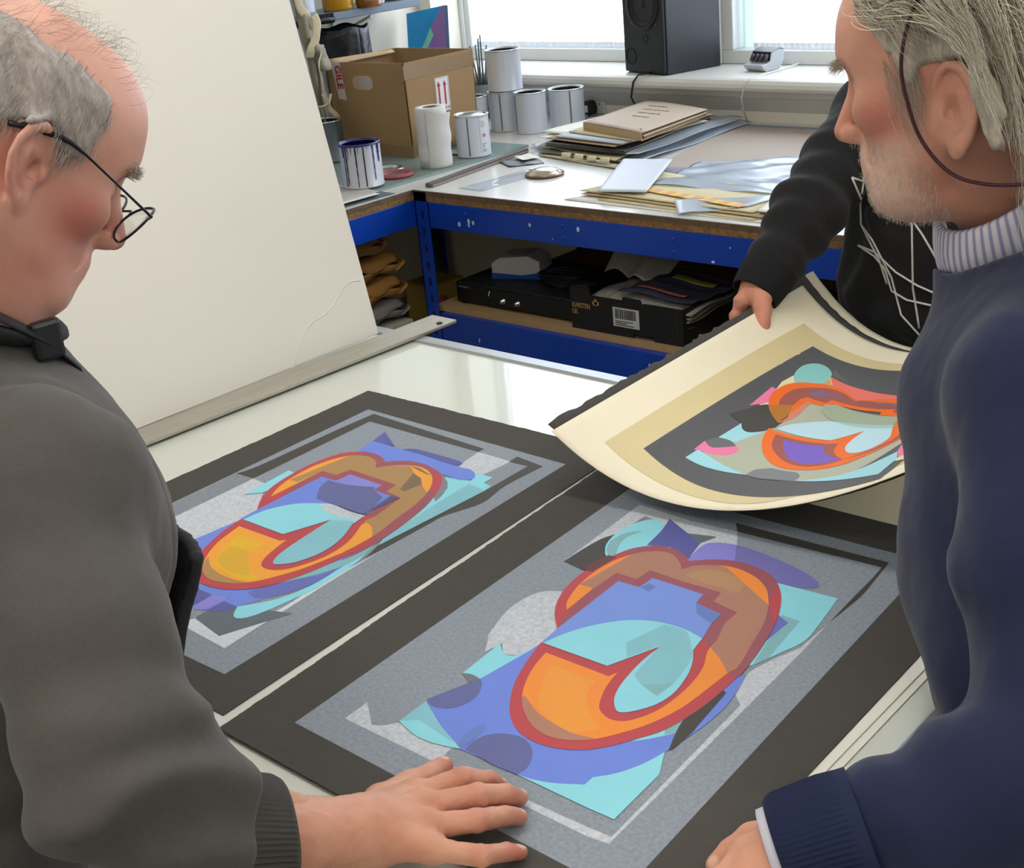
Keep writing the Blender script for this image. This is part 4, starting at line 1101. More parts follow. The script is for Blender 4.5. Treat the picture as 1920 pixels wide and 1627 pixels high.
bag2.sheet(lambda u, v: tuple(sp(588+u*24-6*math.cos(v*3.14)+v*4, 84+v*48, .0+.03*math.sin(u*3.14)+.008*math.sin(v*9))), 10, 20, .003)
bag2.build('canvas_fold', m_web2, st)

# ---- window sill: speaker, charger, wires, socket
m_spk = M('black_ash_vinyl', '23262b', .4, noise=(40, .3), col2='1b1d21', stretch=(1, 1, .1))
m_baffle = M('speaker_baffle', '1d1f22', .5)
m_cone = M('speaker_cone', '4a4c50', .45)
m_rub = M('rubber_surround', '131416', .6)
sk = thing('loudspeaker', 'black bookshelf loudspeaker standing on the window sill', 'loudspeaker', (-2.722, 3.765, 1.0552), math.radians(-15.9))
MB().b2((-.108, -.085, 0), (.108, .14, .40)).build('cabinet', m_spk, sk, bevel=.004)
MB().b2((-.106, -.097, .004), (.106, -.085, .396)).build('baffle', m_baffle, sk, bevel=.005)
RX = Matrix.Rotation(math.pi/2, 3, 'X')
MB().lathe([(.082, -.001), (.082, .004), (.074, .006), (.070, .003), (.064, .006), (.060, -.001)], 48, (.005, -.097, .222), R=RX).build('surround', m_rub, sk)
MB().lathe([(.062, .001), (.022, -.022), (.022, -.024)], 48, (.005, -.097, .222), R=RX).build('cone', m_cone, sk)
MB().lathe([(.024, -.022), (.02, -.006), (.012, .002), (0, .005)], 32, (.005, -.097, .222), R=RX).build('dust_cap', m_rub, sk)
MB().lathe([(.03, 0), (.03, .003), (.018, .004), (.012, -.003), (0, -.004)], 32, (.005, -.097, .352), R=RX).build('tweeter', m_rub, sk)
MB().lathe([(.03, 0), (.026, .003), (.02, -.012), (0, -.05)], 32, (-.068, -.0972, .055), R=RX).build('port', m_rub, sk)
MB().lathe([(.013, 0), (.012, .002), (.009, .001), (0, .0015)], 24, (.015, -.097, .115), R=RX).build('badge', m_rub, sk)
for x, z in ((-.06, .16), (.07, .16), (-.06, .33), (.07, .33)):
    MB().lathe([(.004, 0), (.003, .0015), (0, .0015)], 12, (x, -.097, z), R=RX).build('screw', m_cone, sk)
cw = MB().tube([(-2.70, 3.69, 1.062), (-2.735, 3.62, 1.062), (-2.752, 3.612, 1.04), (-2.763, 3.61, .99), (-2.765, 3.64, .95), (-2.764, 3.66, .905)], .0035, 8).build('speaker_cable', m_dark)
tag(cw, 'black cable hanging from the loudspeaker down behind the papers', 'cable')
cw2 = MB().tube([(-2.30, 3.90, 1.062), (-2.31, 3.70, 1.0575), (-2.322, 3.613, 1.05), (-2.334, 3.61, 1.0), (-2.36, 3.66, .95), (-2.37, 3.70, .905)], .0025, 8).build('white_cable', M('white_cable_pvc', 'd9d6cc', .5))
tag(cw2, 'thin white cable running over the sill edge below the charger', 'cable')
ch = thing('battery_charger', 'small grey battery charger with cells standing on the sill', 'charger', (-2.372, 3.80, 1.0555), math.radians(-12))
m_chg = M('charger_grey', 'b4bac0', .4)
prof = [(-.045, .012), (-.05, .022), (-.02, .026), (-.012, .03), (-.006, .056), (.03, .066), (.05, .06), (.052, .03), (.03, .0), (-.03, .0)]
cm = MB()
cm.prism([(y, z) for y, z in prof], -.042, .042, axis=lambda a, b, c: (c, a, b))
cm.build('body', m_chg, ch, bevel=.003)
MB().add([(-.039, -.0128, .031), (.039, -.0128, .031), (.039, -.0068, .057), (-.039, -.0068, .057)], [(0, 1, 2, 3)]).build('bay', m_dark, ch)
for k in range(4):
    b = MB()
    b.tube([(-.029+k*.0193, -.024, .031), (-.029+k*.0193, -.012, .05)], .0068, 12)
    b.build('battery', M('battery_wrap', '4a3f48', .4), ch)
MB().prism([(-.004, .058), (.03, .0675), (.05, .0615), (.05, .06), (.03, .066), (-.005, .0565)], -.043, .043, axis=lambda a, b, c: (c, a, b)).build('dark_top', M('charger_dark', '5a6068', .4), ch)
so = thing('wall_socket', 'white double wall socket behind the papers', 'socket', (-3.055, 3.749, .945))
MB().b2((-.073, -.008, -.043), (.073, 0, .043)).build('plate', M('socket_white', 'd9d7d0', .35), so, bevel=.003)
hs = MB()
for x in (-.04, .04):
    for dx, dz in ((0, .012), (-.011, -.008), (.011, -.008)):
        hs.b2((x+dx-.0025, -.0085, dz-.003), (x+dx+.0025, -.008, dz+.003))
hs.build('pin_holes', m_dark, so, kind='stuff')
pl = thing('mains_plug', 'black plug pushed into the wall socket', 'plug', (-3.035, 3.74, .925))
pm = MB()
pm.prism([(-.022, -.02), (.022, -.02), (.025, .005), (.014, .026), (-.014, .026), (-.025, .005)], -.035, 0, axis=lambda x, z, y: (x, y, z))
pm.build('body', m_dark, pl, bevel=.006)
MB().tube([(0, -.02, -.018), (0, -.022, -.03), (.01, -.02, -.04)], .004, 8).build('flex', m_dark, pl)
MB().b2((-.006, -.0365, -.012), (.006, -.0348, .012)).build('fuse_label', m_label, pl)
# ---------------------------------------------------------------- papers on the back bench
def flat_sheet(name, label, quad, z, th, mat, cat='paper', group=None, wav=0., part='sheet', nu=14, nv=14, curl=0., ph=0., lift=None):
    """sheet over four corners (front-left, front-right, back-right, back-left) with a little waviness"""
    q = [Vector((x, y, 0)) for x, y in quad]
    c = sum(q, Vector())/4
    t = thing(name, label, cat, (c.x, c.y, z), 0, group)
    def S(u, v):
        p = (q[0]*(1-u)+q[1]*u)*(1-v)+(q[3]*(1-u)+q[2]*u)*v-c
        w = wav*(.5+.5*math.sin(u*5+v*3+ph)*math.cos(v*7-u*3+ph))
        w += curl*(max(0, .25-v)/.25)**2+(lift(u, v) if lift else 0)
        return (p.x, p.y, th+w)
    MB().sheet(S, nu, nv, th).build(part, mat, t)
    return t
m_cream2 = M('aged_cream_card', 'd8cba6', .8, noise=(6, .4), col2='cbbd96')
m_buff = M('buff_card', 'bda27c', .8, noise=(8, .3), col2='b09570')
m_greycard = M('pale_grey_card', 'b4bac4', .6)
m_blk = M('black_card_folder', '2a2b30', .5)
m_film = glassy('clear_film', 'eef3f8', .08, alpha=.40, ior=1.3)
m_film2 = glassy('crumpled_film', 'e4ecf6', .14, alpha=.5, ior=1.35)
m_brownb = M('grey_brown_board', 'b1a398', .75, noise=(3, .3), col2='a7998f')
m_bluegrey = M('blue_grey_strip', '8793ab', .6)
G = 'papers in the tall pile'
flat_sheet('cream_folder', 'torn edged cream sheet at the bottom of the tall paper pile', [(-2.737, 3.09), (-2.347, 3.00), (-2.40, 3.60), (-2.83, 3.66)], .9005, .0015, m_cream2, wav=.004, group=G)
tb = thing('torn_folder', 'grey card with curled torn tabs in the tall paper pile', 'folder', (-2.55, 3.30, .906), 0, G)
MB().sheet(lambda u, v: (-.19+u*.40-v*.06, -.20-.055*u+v*.50, .003+.004*math.sin(u*9+v*4)), 16, 12, .0015).build('sheet', M('torn_grey_card', '77766c', .8), tb)
for k in range(4):
    MB().sheet(lambda u, v, k=k: (-.07+k*.055+u*.035+.01*v, -.225-.008*k-.022*v, .012+.012*math.sin(v*2.6)-.012*v), 4, 6, .0008).build('torn_tab', m_cream2, tb)
flat_sheet('cream_folder', 'curling cream sheet second from the bottom of the tall paper pile', [(-2.795, 3.16), (-2.405, 3.05), (-2.45, 3.60), (-2.86, 3.66)], .915, .0012, m_cream2, wav=.006, curl=-.004, ph=1.2, group=G)
flat_sheet('clear_sleeve', 'clear plastic sleeve sticking out right of the tall paper pile', [(-2.46, 3.10), (-2.345, 3.08), (-2.385, 3.70), (-2.52, 3.70)], .9225, .0006, m_film2, cat='sleeve', wav=.009, nu=16, nv=30)
flat_sheet('clear_sleeve', 'longer crinkled clear sleeve hanging lowest at right of the tall pile', [(-2.52, 3.05), (-2.33, 3.02), (-2.36, 3.715), (-2.55, 3.71)], .9035, .0006, m_film2, cat='sleeve', wav=.011, nu=16, nv=30, ph=2.)
bf = thing('black_folder', 'black card folder in the middle of the tall paper pile', 'folder', (-2.57, 3.36, .9265), 0, G)
MB().prism([(-.155, -.245), (.172, -.278), (.095, .285), (-.22, .30)], 0, .004).build('back_cover', m_blk, bf, bevel=.001)
MB().prism([(-.15, -.235), (.165, -.265), (.10, .28), (-.215, .295)], .004, .007).build('contents', m_cream2, bf)
MB().prism([(-.157, -.238), (.172, -.272), (.095, .285), (-.22, .30)], .007, .010).build('front_cover', m_blk, bf, bevel=.001)
flat_sheet('white_sheet', 'white paper fanned out left of the grey card in the tall pile', [(-2.80, 3.17), (-2.45, 3.12), (-2.42, 3.55), (-2.80, 3.60)], .9375, .001, m_white_paper, wav=.002, group=G)
flat_sheet('buff_sheet', 'buff card just under the pale grey card in the tall pile', [(-2.745, 3.145), (-2.44, 3.095), (-2.46, 3.55), (-2.76, 3.58)], .942, .002, m_buff, wav=.001, group=G)
flat_sheet('white_sheet', 'bluish white sheet spread wide under the brown envelope', [(-2.83, 3.22), (-2.52, 3.16), (-2.44, 3.62), (-2.79, 3.68)], .946, .001, m_white_paper, wav=.002, ph=3., group=G)
flat_sheet('grey_card', 'pale grey card on top of the pile front, below the brown envelope', [(-2.716, 3.150), (-2.418, 3.105), (-2.44, 3.55), (-2.74, 3.58)], .9495, .002, m_greycard, wav=0., group=G)
flat_sheet('buff_sheet', 'cream board lying between grey card and brown envelope', [(-2.70, 3.205), (-2.40, 3.14), (-2.43, 3.56), (-2.72, 3.62)], .953, .003, m_cream2, wav=.0, group=G)
wl = thing('brown_envelope', 'thick brown card envelope with pencil notes on top of the paper pile', 'envelope', (-2.54, 3.385, .957), 0, G)
wq = [(-.127, -.149), (.172, -.25), (.134, .145), (-.167, .246)]
MB().prism(wq, 0, .003).build('back', m_buff, wl)
inn = [(a*.93, b*.95) for a, b in wq]
for k in range(3):
    MB().prism([(a+.012-.006*k, b+.004*k) for a, b in inn], .004+k*.005, .0075+k*.005).build('contents', M('envelope_contents_%d' % k, ('8c6e50', 'd8cfb8', '7a5f48')[k], .8), wl)
m_env = M('brown_envelope_paper', 'bfae9c', .75, noise=(5, .3), col2='b3a18e')
MB().sheet(lambda u, v: tuple(((Vector(wq[0])*(1-u)+Vector(wq[1])*u)*(1-v)+(Vector(wq[3])*(1-u)+Vector(wq[2])*u)*v))+(.0235+.004*u*(1-u)-.003*v*u,), 12, 12, .0015).build('flap', m_env, wl)
MB().prism([(wq[0][0], 0), (wq[1][0], 0), (wq[1][0], .022), (wq[0][0], .022)], -.001, .001, axis=lambda a, z, t: (a, wq[0][1]+(a-wq[0][0])/(wq[1][0]-wq[0][0])*(wq[1][1]-wq[0][1])+t, z)).build('front_gusset', m_buff, wl)
hw = MB()
rr = random.Random(5)
for ln in range(4):
    x0, n = -.06+.02*rr.random(), rr.randint(5, 9)
    pts = []
    for k in range(n*5):
        u = .22+ln*.05+k*.0085
        v = .80-ln*.13-.012*(k % 5 == 2)-.010*math.sin(k*2.1)+k*.0012
        p = (Vector(wq[0])*(1-u)+Vector(wq[1])*u)*(1-v)+(Vector(wq[3])*(1-u)+Vector(wq[2])*u)*v
        pts.append((p.x, p.y, .0240+.004*u*(1-u)-.003*v*u))
    hw.tube(pts, .0007, 4)
hw.build('pencil_notes', M('pencil', '55504c', .8), wl, kind='stuff')
MB().lathe([(.004, .0238), (.004, .0246), (0, .0248)], 10, (.135, -.205, 0)).build('stud', m_dark, wl)
# big grey brown board with a blue grey strip behind it
br = thing('large_board', 'large grey brown board lying flat at the back of the bench', 'board', (-1.9, 3.40, .9005))
MB().prism([(-.37, -.34), (.36, -.34), (.36, .29), (-.505, .285)], 0, .004).build('board', m_brownb, br)
MB().prism([(-.50, .252), (.20, .262), (.20, .282), (-.505, .282)], .004, .0046).build('strip', m_bluegrey, br)
flat_sheet('grey_print', 'slate grey sheet poking out right of the white card', [(-2.16, 2.84), (-1.85, 2.86), (-1.90, 3.10), (-2.24, 3.06)], .9055, .001, M('slate_sheet', '8b8d97', .6))
fm = flat_sheet('crumpled_film', 'glossy crumpled clear film spread over the boards by the dark sleeve', [(-2.12, 2.83), (-1.62, 2.84), (-1.70, 3.40), (-2.16, 3.12)], .908, .0006, m_film2, cat='film', wav=.0, nu=50, nv=50,
    lift=lambda u, v: .006+.004*math.sin(u*5+v*4)*math.cos(v*6-u*3)+.0022*math.sin(u*13-v*9+2*math.sin(v*5))+.0008*math.sin(v*31+u*11))
# cream sheets, tape, white card
for k, (q, z, mm, lb) in enumerate([
    ([(-2.27, 2.655), (-1.62, 2.628), (-1.60, 3.00), (-2.10, 3.02)], .9003, m_white_paper, 'white sheet lowest at the bench front by the sleeve'),
    ([(-2.17, 2.672), (-1.68, 2.632), (-1.62, 2.95), (-2.12, 3.00)], .9022, m_cream2, 'buff sheet at the bench front under the film strips'),
    ([(-2.25, 2.700), (-1.665, 2.648), (-1.66, 2.90), (-2.20, 2.99)], .9062, M('tan_sheet', 'c9b48c', .8), 'tan sheet of the low pile under the white card'),
    ([(-2.262, 2.712), (-1.70, 2.665), (-1.68, 2.86), (-2.20, 2.98)], .9105, m_cream2, 'top cream sheet of the low pile under the white card')]):
    flat_sheet('card_sheet', lb, q, z, .0016, mm, wav=.002 if k else .0003, ph=k*1.3)
tpv = [Vector((-2.085, 2.772, 0)), Vector((-1.745, 2.702, 0))]
tp = thing('striped_tape', 'yellow and orange striped strip lying below the white card', 'tape', (-1.91, 2.737, .9155))
d = (tpv[1]-tpv[0]).normalized()
n = Vector((-d.y, d.x, 0))
m_y, m_o = M('tape_yellow', 'e9c552', .5), M('tape_orange', 'e2a06a', .5)
for k in range(14):
    a = tpv[0]+d*(k*.0245)-Vector((-1.91, 2.737, 0))
    MB().prism([tuple((a-n*.016).xy), tuple((a+d*.0235-n*.016).xy), tuple((a+d*.0235+n*.016).xy), tuple((a+n*.016).xy)], 0, .0016).build('band', m_o if k % 2 else m_y, tp)
flat_sheet('white_card', 'blank white card propped on the low pile', [(-2.182, 2.686), (-2.052, 2.722), (-2.199, 3.045), (-2.342, 3.010)], .9215, .003, M('white_card', 'd2d8e2', .5), cat='card', lift=lambda u, v: .008*v)
flat_sheet('film_strip', 'clear film offcut over the front edge of the low pile', [(-1.88, 2.615), (-1.74, 2.70), (-1.70, 2.85), (-1.95, 2.70)], .9155, .0006, m_film2, cat='film', lift=lambda u, v: -.010*(1-v)*(1-u)+.002*math.sin(u*9))
flat_sheet('white_sheet', 'white sheet at the right beside the black sleeve', [(-1.69, 2.665), (-1.56, 2.66), (-1.60, 3.0), (-1.77, 2.98)], .9170, .001, m_white_paper)
flat_sheet('film_strip', 'clear plastic strip lying alone on the bench left of the jar lid', [(-2.66, 2.66), (-2.57, 2.655), (-2.55, 2.93), (-2.63, 2.93)], .9002, .0006, m_film, cat='film', wav=.002)
flat_sheet('film_strip', 'dark edged plastic scrap beside the glass plate corner', [(-2.80, 2.98), (-2.71, 2.93), (-2.64, 3.01), (-2.76, 3.09)], .9002, .0008, M('scrap_dark', '5b6068', .4), cat='film', wav=.004)
flat_sheet('white_scrap', 'small white paper scrap at the pile corner by the glass plate', [(-2.78, 3.03), (-2.71, 2.99), (-2.69, 3.05), (-2.76, 3.08)], .9075, .0006, m_white_paper, wav=.003)
flat_sheet('white_scrap', 'crumpled clear wrapper between glass plate and paper pile', [(-2.86, 3.20), (-2.79, 3.16), (-2.74, 3.30), (-2.84, 3.36)], .9002, .0006, m_film2, cat='wrapper', wav=.012)
jl = thing('jar_lid', 'shiny domed metal lid lying on the bench in front of the pile', 'lid', (-2.529, 2.880, .900))
MB().lathe([(.052, .002), (.055, .005), (.053, .009), (.047, .010), (.040, .016), (.022, .021), (0, .022)], 40).build('dome', M('brass_lid', 'b0a48f', .2, metal=.9), jl)
MB().lathe([(.050, .001), (.056, .002), (.057, .006), (.054, .007)], 40).build('rim', M('lid_rim_red', '7c5a54', .4, metal=.4), jl)
sk_ = thing('squeegee_blade', 'long dark wooden squeegee stick lying along the glass plate edge', 'squeegee', (-2.790, 2.885, .9004))
MB().box((0, 0, .006), (.022, .50, .012), rz=.125).build('handle', M('dark_wood', '584d46', .6, noise=(20, .5), col2='6f625a', stretch=(1, .1, 1)), sk_, bevel=.002)
MB().box((.013, 0, .004), (.004, .49, .006), rz=.125).build('blade', M('rubber_blade', '8d847c', .6), sk_)

# ---------------------------------------------------------------- under the benches
G = 'folded bundles under the left bench'
def bundle(label, y1, zc, hz, mat, x=-2.86):
    t = thing('folded_bundle', label, 'bundle', (x-.16, y1-.22, zc-hz), 0, G)
    def S(u, v):
        # wrapped paper bundle: rounded section in x-z, crumpled towards its +y end
        a = u*2*math.pi
        yy = (v-.5)*.44
        e = min(1, (1-abs(v-.5)*2)/.12)
        k = (1-(1-e)**2)**.5 if e < 1 else 1
        c, s = math.cos(a), math.sin(a)
        px = .155*math.copysign(abs(c)**.35, c)*(.75+.25*k)
        pz = hz*math.copysign(abs(s)**.6, s)*(.35+.65*k)+hz
        pz += .006*math.sin(yy*40+u*9)*(1 if v > .6 else .4)+.004*math.sin(u*31+v*23)
        return (px, yy, pz)
    MB().sheet(S, 40, 30, .0005).build('wrapping', mat, t)
    MB().sheet(lambda u, v: (.02+u*.14, .19+.035*math.sin(v*3.1), hz*(.5+v*1.2)+.004*math.sin(u*12)), 8, 8, .001).build('end_fold', mat, t)
    return t
m_kraft = M('kraft_paper', 'b07f40', .8, noise=(6, .5), col2='96692f', bump=(25, .5))
m_kraft2 = M('kraft_paper_dull', '94713f', .8, noise=(6, .5), col2='7d5c30', bump=(25, .5))
bundle('dull brown paper bundle topmost under the left bench', 2.54, .752, .036, m_kraft2)
bundle('brown paper bundle second from the top under the left bench', 2.60, .681, .031, m_kraft)
bundle('orange brown paper bundle third from the top under the left bench', 2.60, .610, .032, m_kraft)
bundle('grey wrapped bundle directly on the white carton', 2.60, .542, .028, M('grey_wrap', '8b8780', .8, bump=(25, .5)))
wb_ = thing('white_carton', 'white carton with handwritten word under the grey bundle', 'carton', (-3.02, 2.44, .2))
MB().b2((-.16, -.21, 0), (.165, .165, .305)).build('body', M('carton_cream', 'c9c5b4', .8), wb_, bevel=.003)
MB().b2((.1651, .085, .0), (.1665, .09, .305)).build('edge_tape', M('carton_tape', 'aaa695', .6), wb_)
text_mesh('BRUSH', .03, 'lettering', M('marker_black', '1b1a1c', .7), wb_, (.1668, .0, .262), (0, 1, .05), (0, 0, 1), bold=.001)
text_mesh('WHITE', .03, 'lettering', M('marker_black'), wb_, (.1668, .01, .192), (0, 1, .05), (0, 0, 1), bold=.001)
yt = thing('yellow_container', 'dull yellow plastic container with red disc behind the blue post', 'container', (-3.03, 2.86, .2))
MB().b2((-.07, -.055, 0), (.07, .09, .335)).build('body', M('yellow_plastic', 'b9a24a', .5), yt, bevel=.012)
MB().lathe([(.03, 0), (.028, .004), (0, .004)], 24, (.0702, -.03, .27), R=Matrix.Rotation(math.pi/2, 3, 'Y')).build('disc', M('red_disc', 'b8452c', .6), yt)
gt = thing('grey_tube', 'dark grey plastic tube standing behind the yellow container', 'tube', (-3.13, 2.98, .2))
MB().lathe([(0, 0), (.035, 0), (.035, .52), (.031, .52), (.031, .01), (0, .01)], 24).build('tube', M('tube_grey', '454a4e', .5), gt)
MB().lathe([(.034, .5), (.038, .5), (.038, .524), (0, .524)], 24).build('cap', m_dark, gt)

con = thing('black_console', 'flat black console box with chrome knobs on the lower shelf', 'console', (-2.50, 2.80, .5562))
m_leath = M('black_leathercloth', '1b1c1f', .5, bump=(250, .4))
MB().b2((-.22, -.135, .006), (.24, .17, .066)).build('case', m_leath, con, bevel=.004)
MB().b2((-.215, -.138, .01), (.235, -.134, .06)).build('front_panel', M('console_front', '101113', .35), con, bevel=.001)
for k, x in enumerate((-.03, .025)):
    MB().lathe([(.009, 0), (.009, .004), (.006, .005), (.006, .014), (0, .0145)], 20, (x, -.138, .03), R=RX).build('knob', M('chrome', 'b9bcc0', .2, metal=1.), con)
MB().box((-.085, -.1385, .045), (.003, .001, .016), ry=.35).build('white_mark', m_label, con)
MB().b2((-.205, -.1385, .05), (-.165, -.1378, .056)).build('name_strip', M('console_strip', '5b5d60', .4), con)
for x in (-.2, .22):
    for y in (-.12, .15):
        MB().lathe([(0, 0), (.012, 0), (.012, .006), (0, .006)], 14, (x, y, 0)).build('foot', m_dark, con)
wc = thing('white_carton', 'small white and blue carton lying on the black console', 'carton', (-2.575, 2.80, .6228), .35)
MB().prism([(-.075, 0), (.075, 0), (.075, .052), (.04, .068), (-.05, .062), (-.075, .045)], -.05, .05, axis=lambda x, z, y: (x, y, z)).build('body', M('carton_white2', 'c7c9c6', .6), wc, bevel=.002)
MB().prism([(-.0755, 0.0), (.0755, 0.0), (.0755, .02), (.02, .012), (-.0755, .018)], -.0505, .0505, axis=lambda x, z, y: (x, y, z)).build('blue_band', M('carton_blue', '1d4fa5', .5), wc)
cb = MB()
rr = random.Random(11)
for k in range(5):
    pts = []
    for i in range(26):
        a = i*.5+k*1.1
        pts.append((-2.40+.055*math.cos(a)*(1+.1*k)+.01*math.sin(a*3), 2.78+.045*math.sin(a), .6275+.006*k+.003*math.sin(a*2+k)))
    cb.tube(pts, .0032, 6)
tag(cb.build('cable_coil', m_dark, kind='stuff'), 'tangle of black cable coiled on the console behind the black tray', 'cable')
hd = MB().tube([(-2.44+.10*math.cos(a), 3.02, .63+.11*math.sin(a)) for a in [math.pi*i/16 for i in range(17)]], .0075, 8).build('black_hose', M('hose_grey', '3a3d42', .5))
tag(hd, 'dark hose arching up behind the black tray', 'hose')

# black card tray of newspapers
m_bcard = M('black_printed_card', '17171a', .5)
m_bcard_in = M('tray_inside', '4b4038', .8)
kb = thing('card_tray', 'black card tray of newspapers with barcode label on the lower shelf', 'tray', (-2.07, 2.635, .5562))
KW, KD, KH = .365, .25, .098
x0, x1 = -KW/2-.005, KW/2-.005
front = [(x0, 0), (.02, 0), (.02, .012), (.085, .012), (.085, 0), (x1, 0), (x1, KH), (.055, KH), (.05, KH-.004), (.045, KH+.008), (-.01, KH+.010), (-.015, KH-.002), (-.02, KH), (x0+.07, KH), (x0+.065, KH+.022), (x0+.055, KH+.028), (x0, KH+.020)]
MB().prism(front, 0, .004, axis=lambda x, z, y: (x, y, z)).build('front_panel', m_bcard, kb)
MB().prism([(x0, 0), (x1, 0), (x1, KH), (x0, KH)], KD-.004, KD, axis=lambda x, z, y: (x, y, z)).build('back_panel', m_bcard, kb)
MB().b2((x0, .004, 0), (x0+.004, KD-.004, KH)).build('side_panel', m_bcard, kb)
MB().b2((x1-.004, .004, 0), (x1, KD-.004, KH)).build('side_panel', m_bcard, kb)
MB().b2((x0+.004, .004, .001), (x1-.004, KD-.004, .005)).build('base_panel', m_bcard_in, kb)
MB().b2((x0, -.0, KH+.019), (x0+.055, .05, KH+.0205)).build('corner_flap', m_bcard, kb)
m_gold = M('gold_print', 'b08a58', .5)
text_mesh('KARSTEN', .0195, 'lettering', m_gold, kb, (x0+.036, -.0006, .066), (1, 0, 0), (0, 0, 1), bold=.0003, sx=.74)
text_mesh('UK', .0195, 'lettering', m_gold, kb, (x0+.014, -.0006, .048), (1, 0, 0), (0, 0, 1), bold=.0003, sx=.74)
lf = MB()
for a, s in ((-.75, .8), (0, 1.0), (.75, .8)):
    pts = []
    for i in range(12):
        t = i/11
        w = .0058*math.sin(math.pi*t)**.8
        pts.append((w, t*.019*s))
    ol = pts+[(-w_, t_) for w_, t_ in pts[::-1][1:-1]]
    q = [(x0+.086+u*math.cos(a)+v*math.sin(a), -.0006, .073-u*math.sin(a)+v*math.cos(a)) for u, v in ol]
    lf.add(q, [tuple(range(len(q)))])
lf.build('leaf_emblem', m_gold, kb)


MB().b2((-.045, -.0008, .026), (.04, .0, .078)).build('barcode_label', M('barcode_white', 'c5c6c8', .6), kb)
bc = MB()
rr = random.Random(21)
x = -.038
while x < .032:
    w = rr.choice([.0008, .0012, .002])
    bc.b2((x, -.0013, .048), (x+w, -.0009, .074))
    x += w+rr.choice([.0008, .0012, .0018])
for k in range(3):
    bc.b2((-.038, -.0013, .030+k*.005), (-.038+rr.uniform(.03, .065), -.0009, .032+k*.005))
bc.build('barcode', m_dark, kb, kind='stuff')
lc = MB()
for k in range(10):
    lc.b2((x1-.018, -.0008, .012+k*.009), (x1-.0165, -.0002, .017+k*.009))
lc.build('cut_line', m_bcard_in, kb, kind='stuff')
G = 'newspapers in the black tray'
cols = [('8e8a84', '6f6b66'), ('b2afa8', '8e8a84'), ('4a4650', '2f3040'), ('a6a39c', '807c77'), ('9d9a93', '77736e'), ('c0bdb5', '8f8b85')]
labs = ['folded newspaper lowest in the black tray', 'pale newspaper second in the black tray', 'dark printed magazine lying in the black tray', 'newspaper with curled edge at right of the black tray', 'grey newspaper near the top of the black tray', 'crumpled white newspaper sheet at the left of the black tray']
for k in range(6):
    t = thing('newspaper', labs[k], 'newspaper', (-2.075+.006*k, 2.755, .565+.0155*k), rr.uniform(-.05, .05), G)
    MB().sheet(lambda u, v, k=k: ((u-.5)*.335, (v-.5)*(.215), .004+.0035*math.sin(u*8+k*2)+.004*math.sin(v*7+k)), 20, 14, .0045).build('folded_pages', M('newsprint_%d' % k, cols[k][0], .85, noise=(18, .8), col2=cols[k][1], stretch=(4, 1, 1)), t)
t = thing('newspaper', 'newspaper sheet standing up crumpled behind the tray front corner', 'newspaper', (-2.17, 2.80, .665), 0, G)
MB().sheet(lambda u, v: ((u-.5)*.20, .02*math.sin(u*7)+.09*v, .085*v*(1-.5*u)+.01*math.sin(u*13)), 16, 10, .001).build('loose_page', M('newsprint_page', 'a5a29b', .85), t)
t = thing('newspaper', 'dark newspaper with yellow headline lying on the tray pile', 'newspaper', (-2.0, 2.76, .668), 0, G)
MB().sheet(lambda u, v: ((u-.5)*.24+.05*v, (v-.5)*.19, .006*math.sin(u*6)+.012*v+.003*math.sin(v*20)), 16, 14, .0015).build('front_page', M('newsprint_dark', '3a3a52', .85, noise=(14, .6), col2='20202f'), t)
MB().sheet(lambda u, v: (-.06+u*.13+.04, .01+v*.03, .0145+.006*math.sin((u*.55+.3)*6)+.003*v), 10, 3, .0004).build('headline', M('headline_yellow', '8c8a3c', .8), t)
MB().sheet(lambda u, v: (-.09+u*.15+.02, -.075+v*.02, .0085+.006*math.sin((u*.6+.2)*6)), 10, 3, .0004).build('red_panel', M('headline_red', '9c5a50', .8), t)
vl = thing('white_tap', 'small grey white plastic tap lying right of the black tray', 'tap', (-1.835, 2.645, .5565), .4)
vm = MB()
vm.tube([(-.03, 0, .014), (.03, 0, .014)], [.012, .012], 14)
vm.tube([(0, 0, .014), (0, .0, .032)], .008, 12)
vm.build('body', M('tap_grey', '9a9a94', .5), vl)
MB().box((.005, 0, .036), (.04, .012, .006)).build('lever', M('tap_grey'), vl, bevel=.002)
pk = thing('dark_parcel', 'black plastic wrapped parcel on the shelf behind the white tap', 'parcel', (-1.70, 2.84, .5562))
MB().sheet(lambda u, v: (.12*math.cos(u*6.283)*math.sin(.05+v*3.04), .14*math.sin(u*6.283)*math.sin(.05+v*3.04), .07-.07*math.cos(.05+v*3.04)+.006*math.sin(u*31+v*9)*math.sin(v*3.04)), 40, 20, .001).build('wrapping', m_bin, pk)
# ---------------------------------------------------------------- people: smooth distance-field sculpting
def V3(*a):
    return np.array(a, dtype=np.float32)
def smin(a, b, k):
    h = np.maximum(k-np.abs(a-b), 0)/k
    return np.minimum(a, b)-h*h*k*.25
def smax(a, b, k):
    return -smin(-a, -b, k)
def ell(p, c, r, rot=None):
    q = p-np.asarray(c, np.float32)
    if rot is not None:
        q = q @ rot
    r = np.asarray(r, np.float32)
    k0 = np.sqrt(((q/r)**2).sum(-1))
    k1 = np.sqrt(((q/(r*r))**2).sum(-1))
    return np.where(k0 < .05, -r.min(), k0*(k0-1)/np.maximum(k1, 1e-6))
def cone(p, a, b, ra, rb):
    a = np.asarray(a, np.float32); b = np.asarray(b, np.float32)
    ba = b-a
    h = np.clip(((p-a) @ ba)/max(float(ba @ ba), 1e-9), 0, 1)
    q = p-a-h[..., None]*ba
    return np.sqrt((q*q).sum(-1))-(ra+(rb-ra)*h)
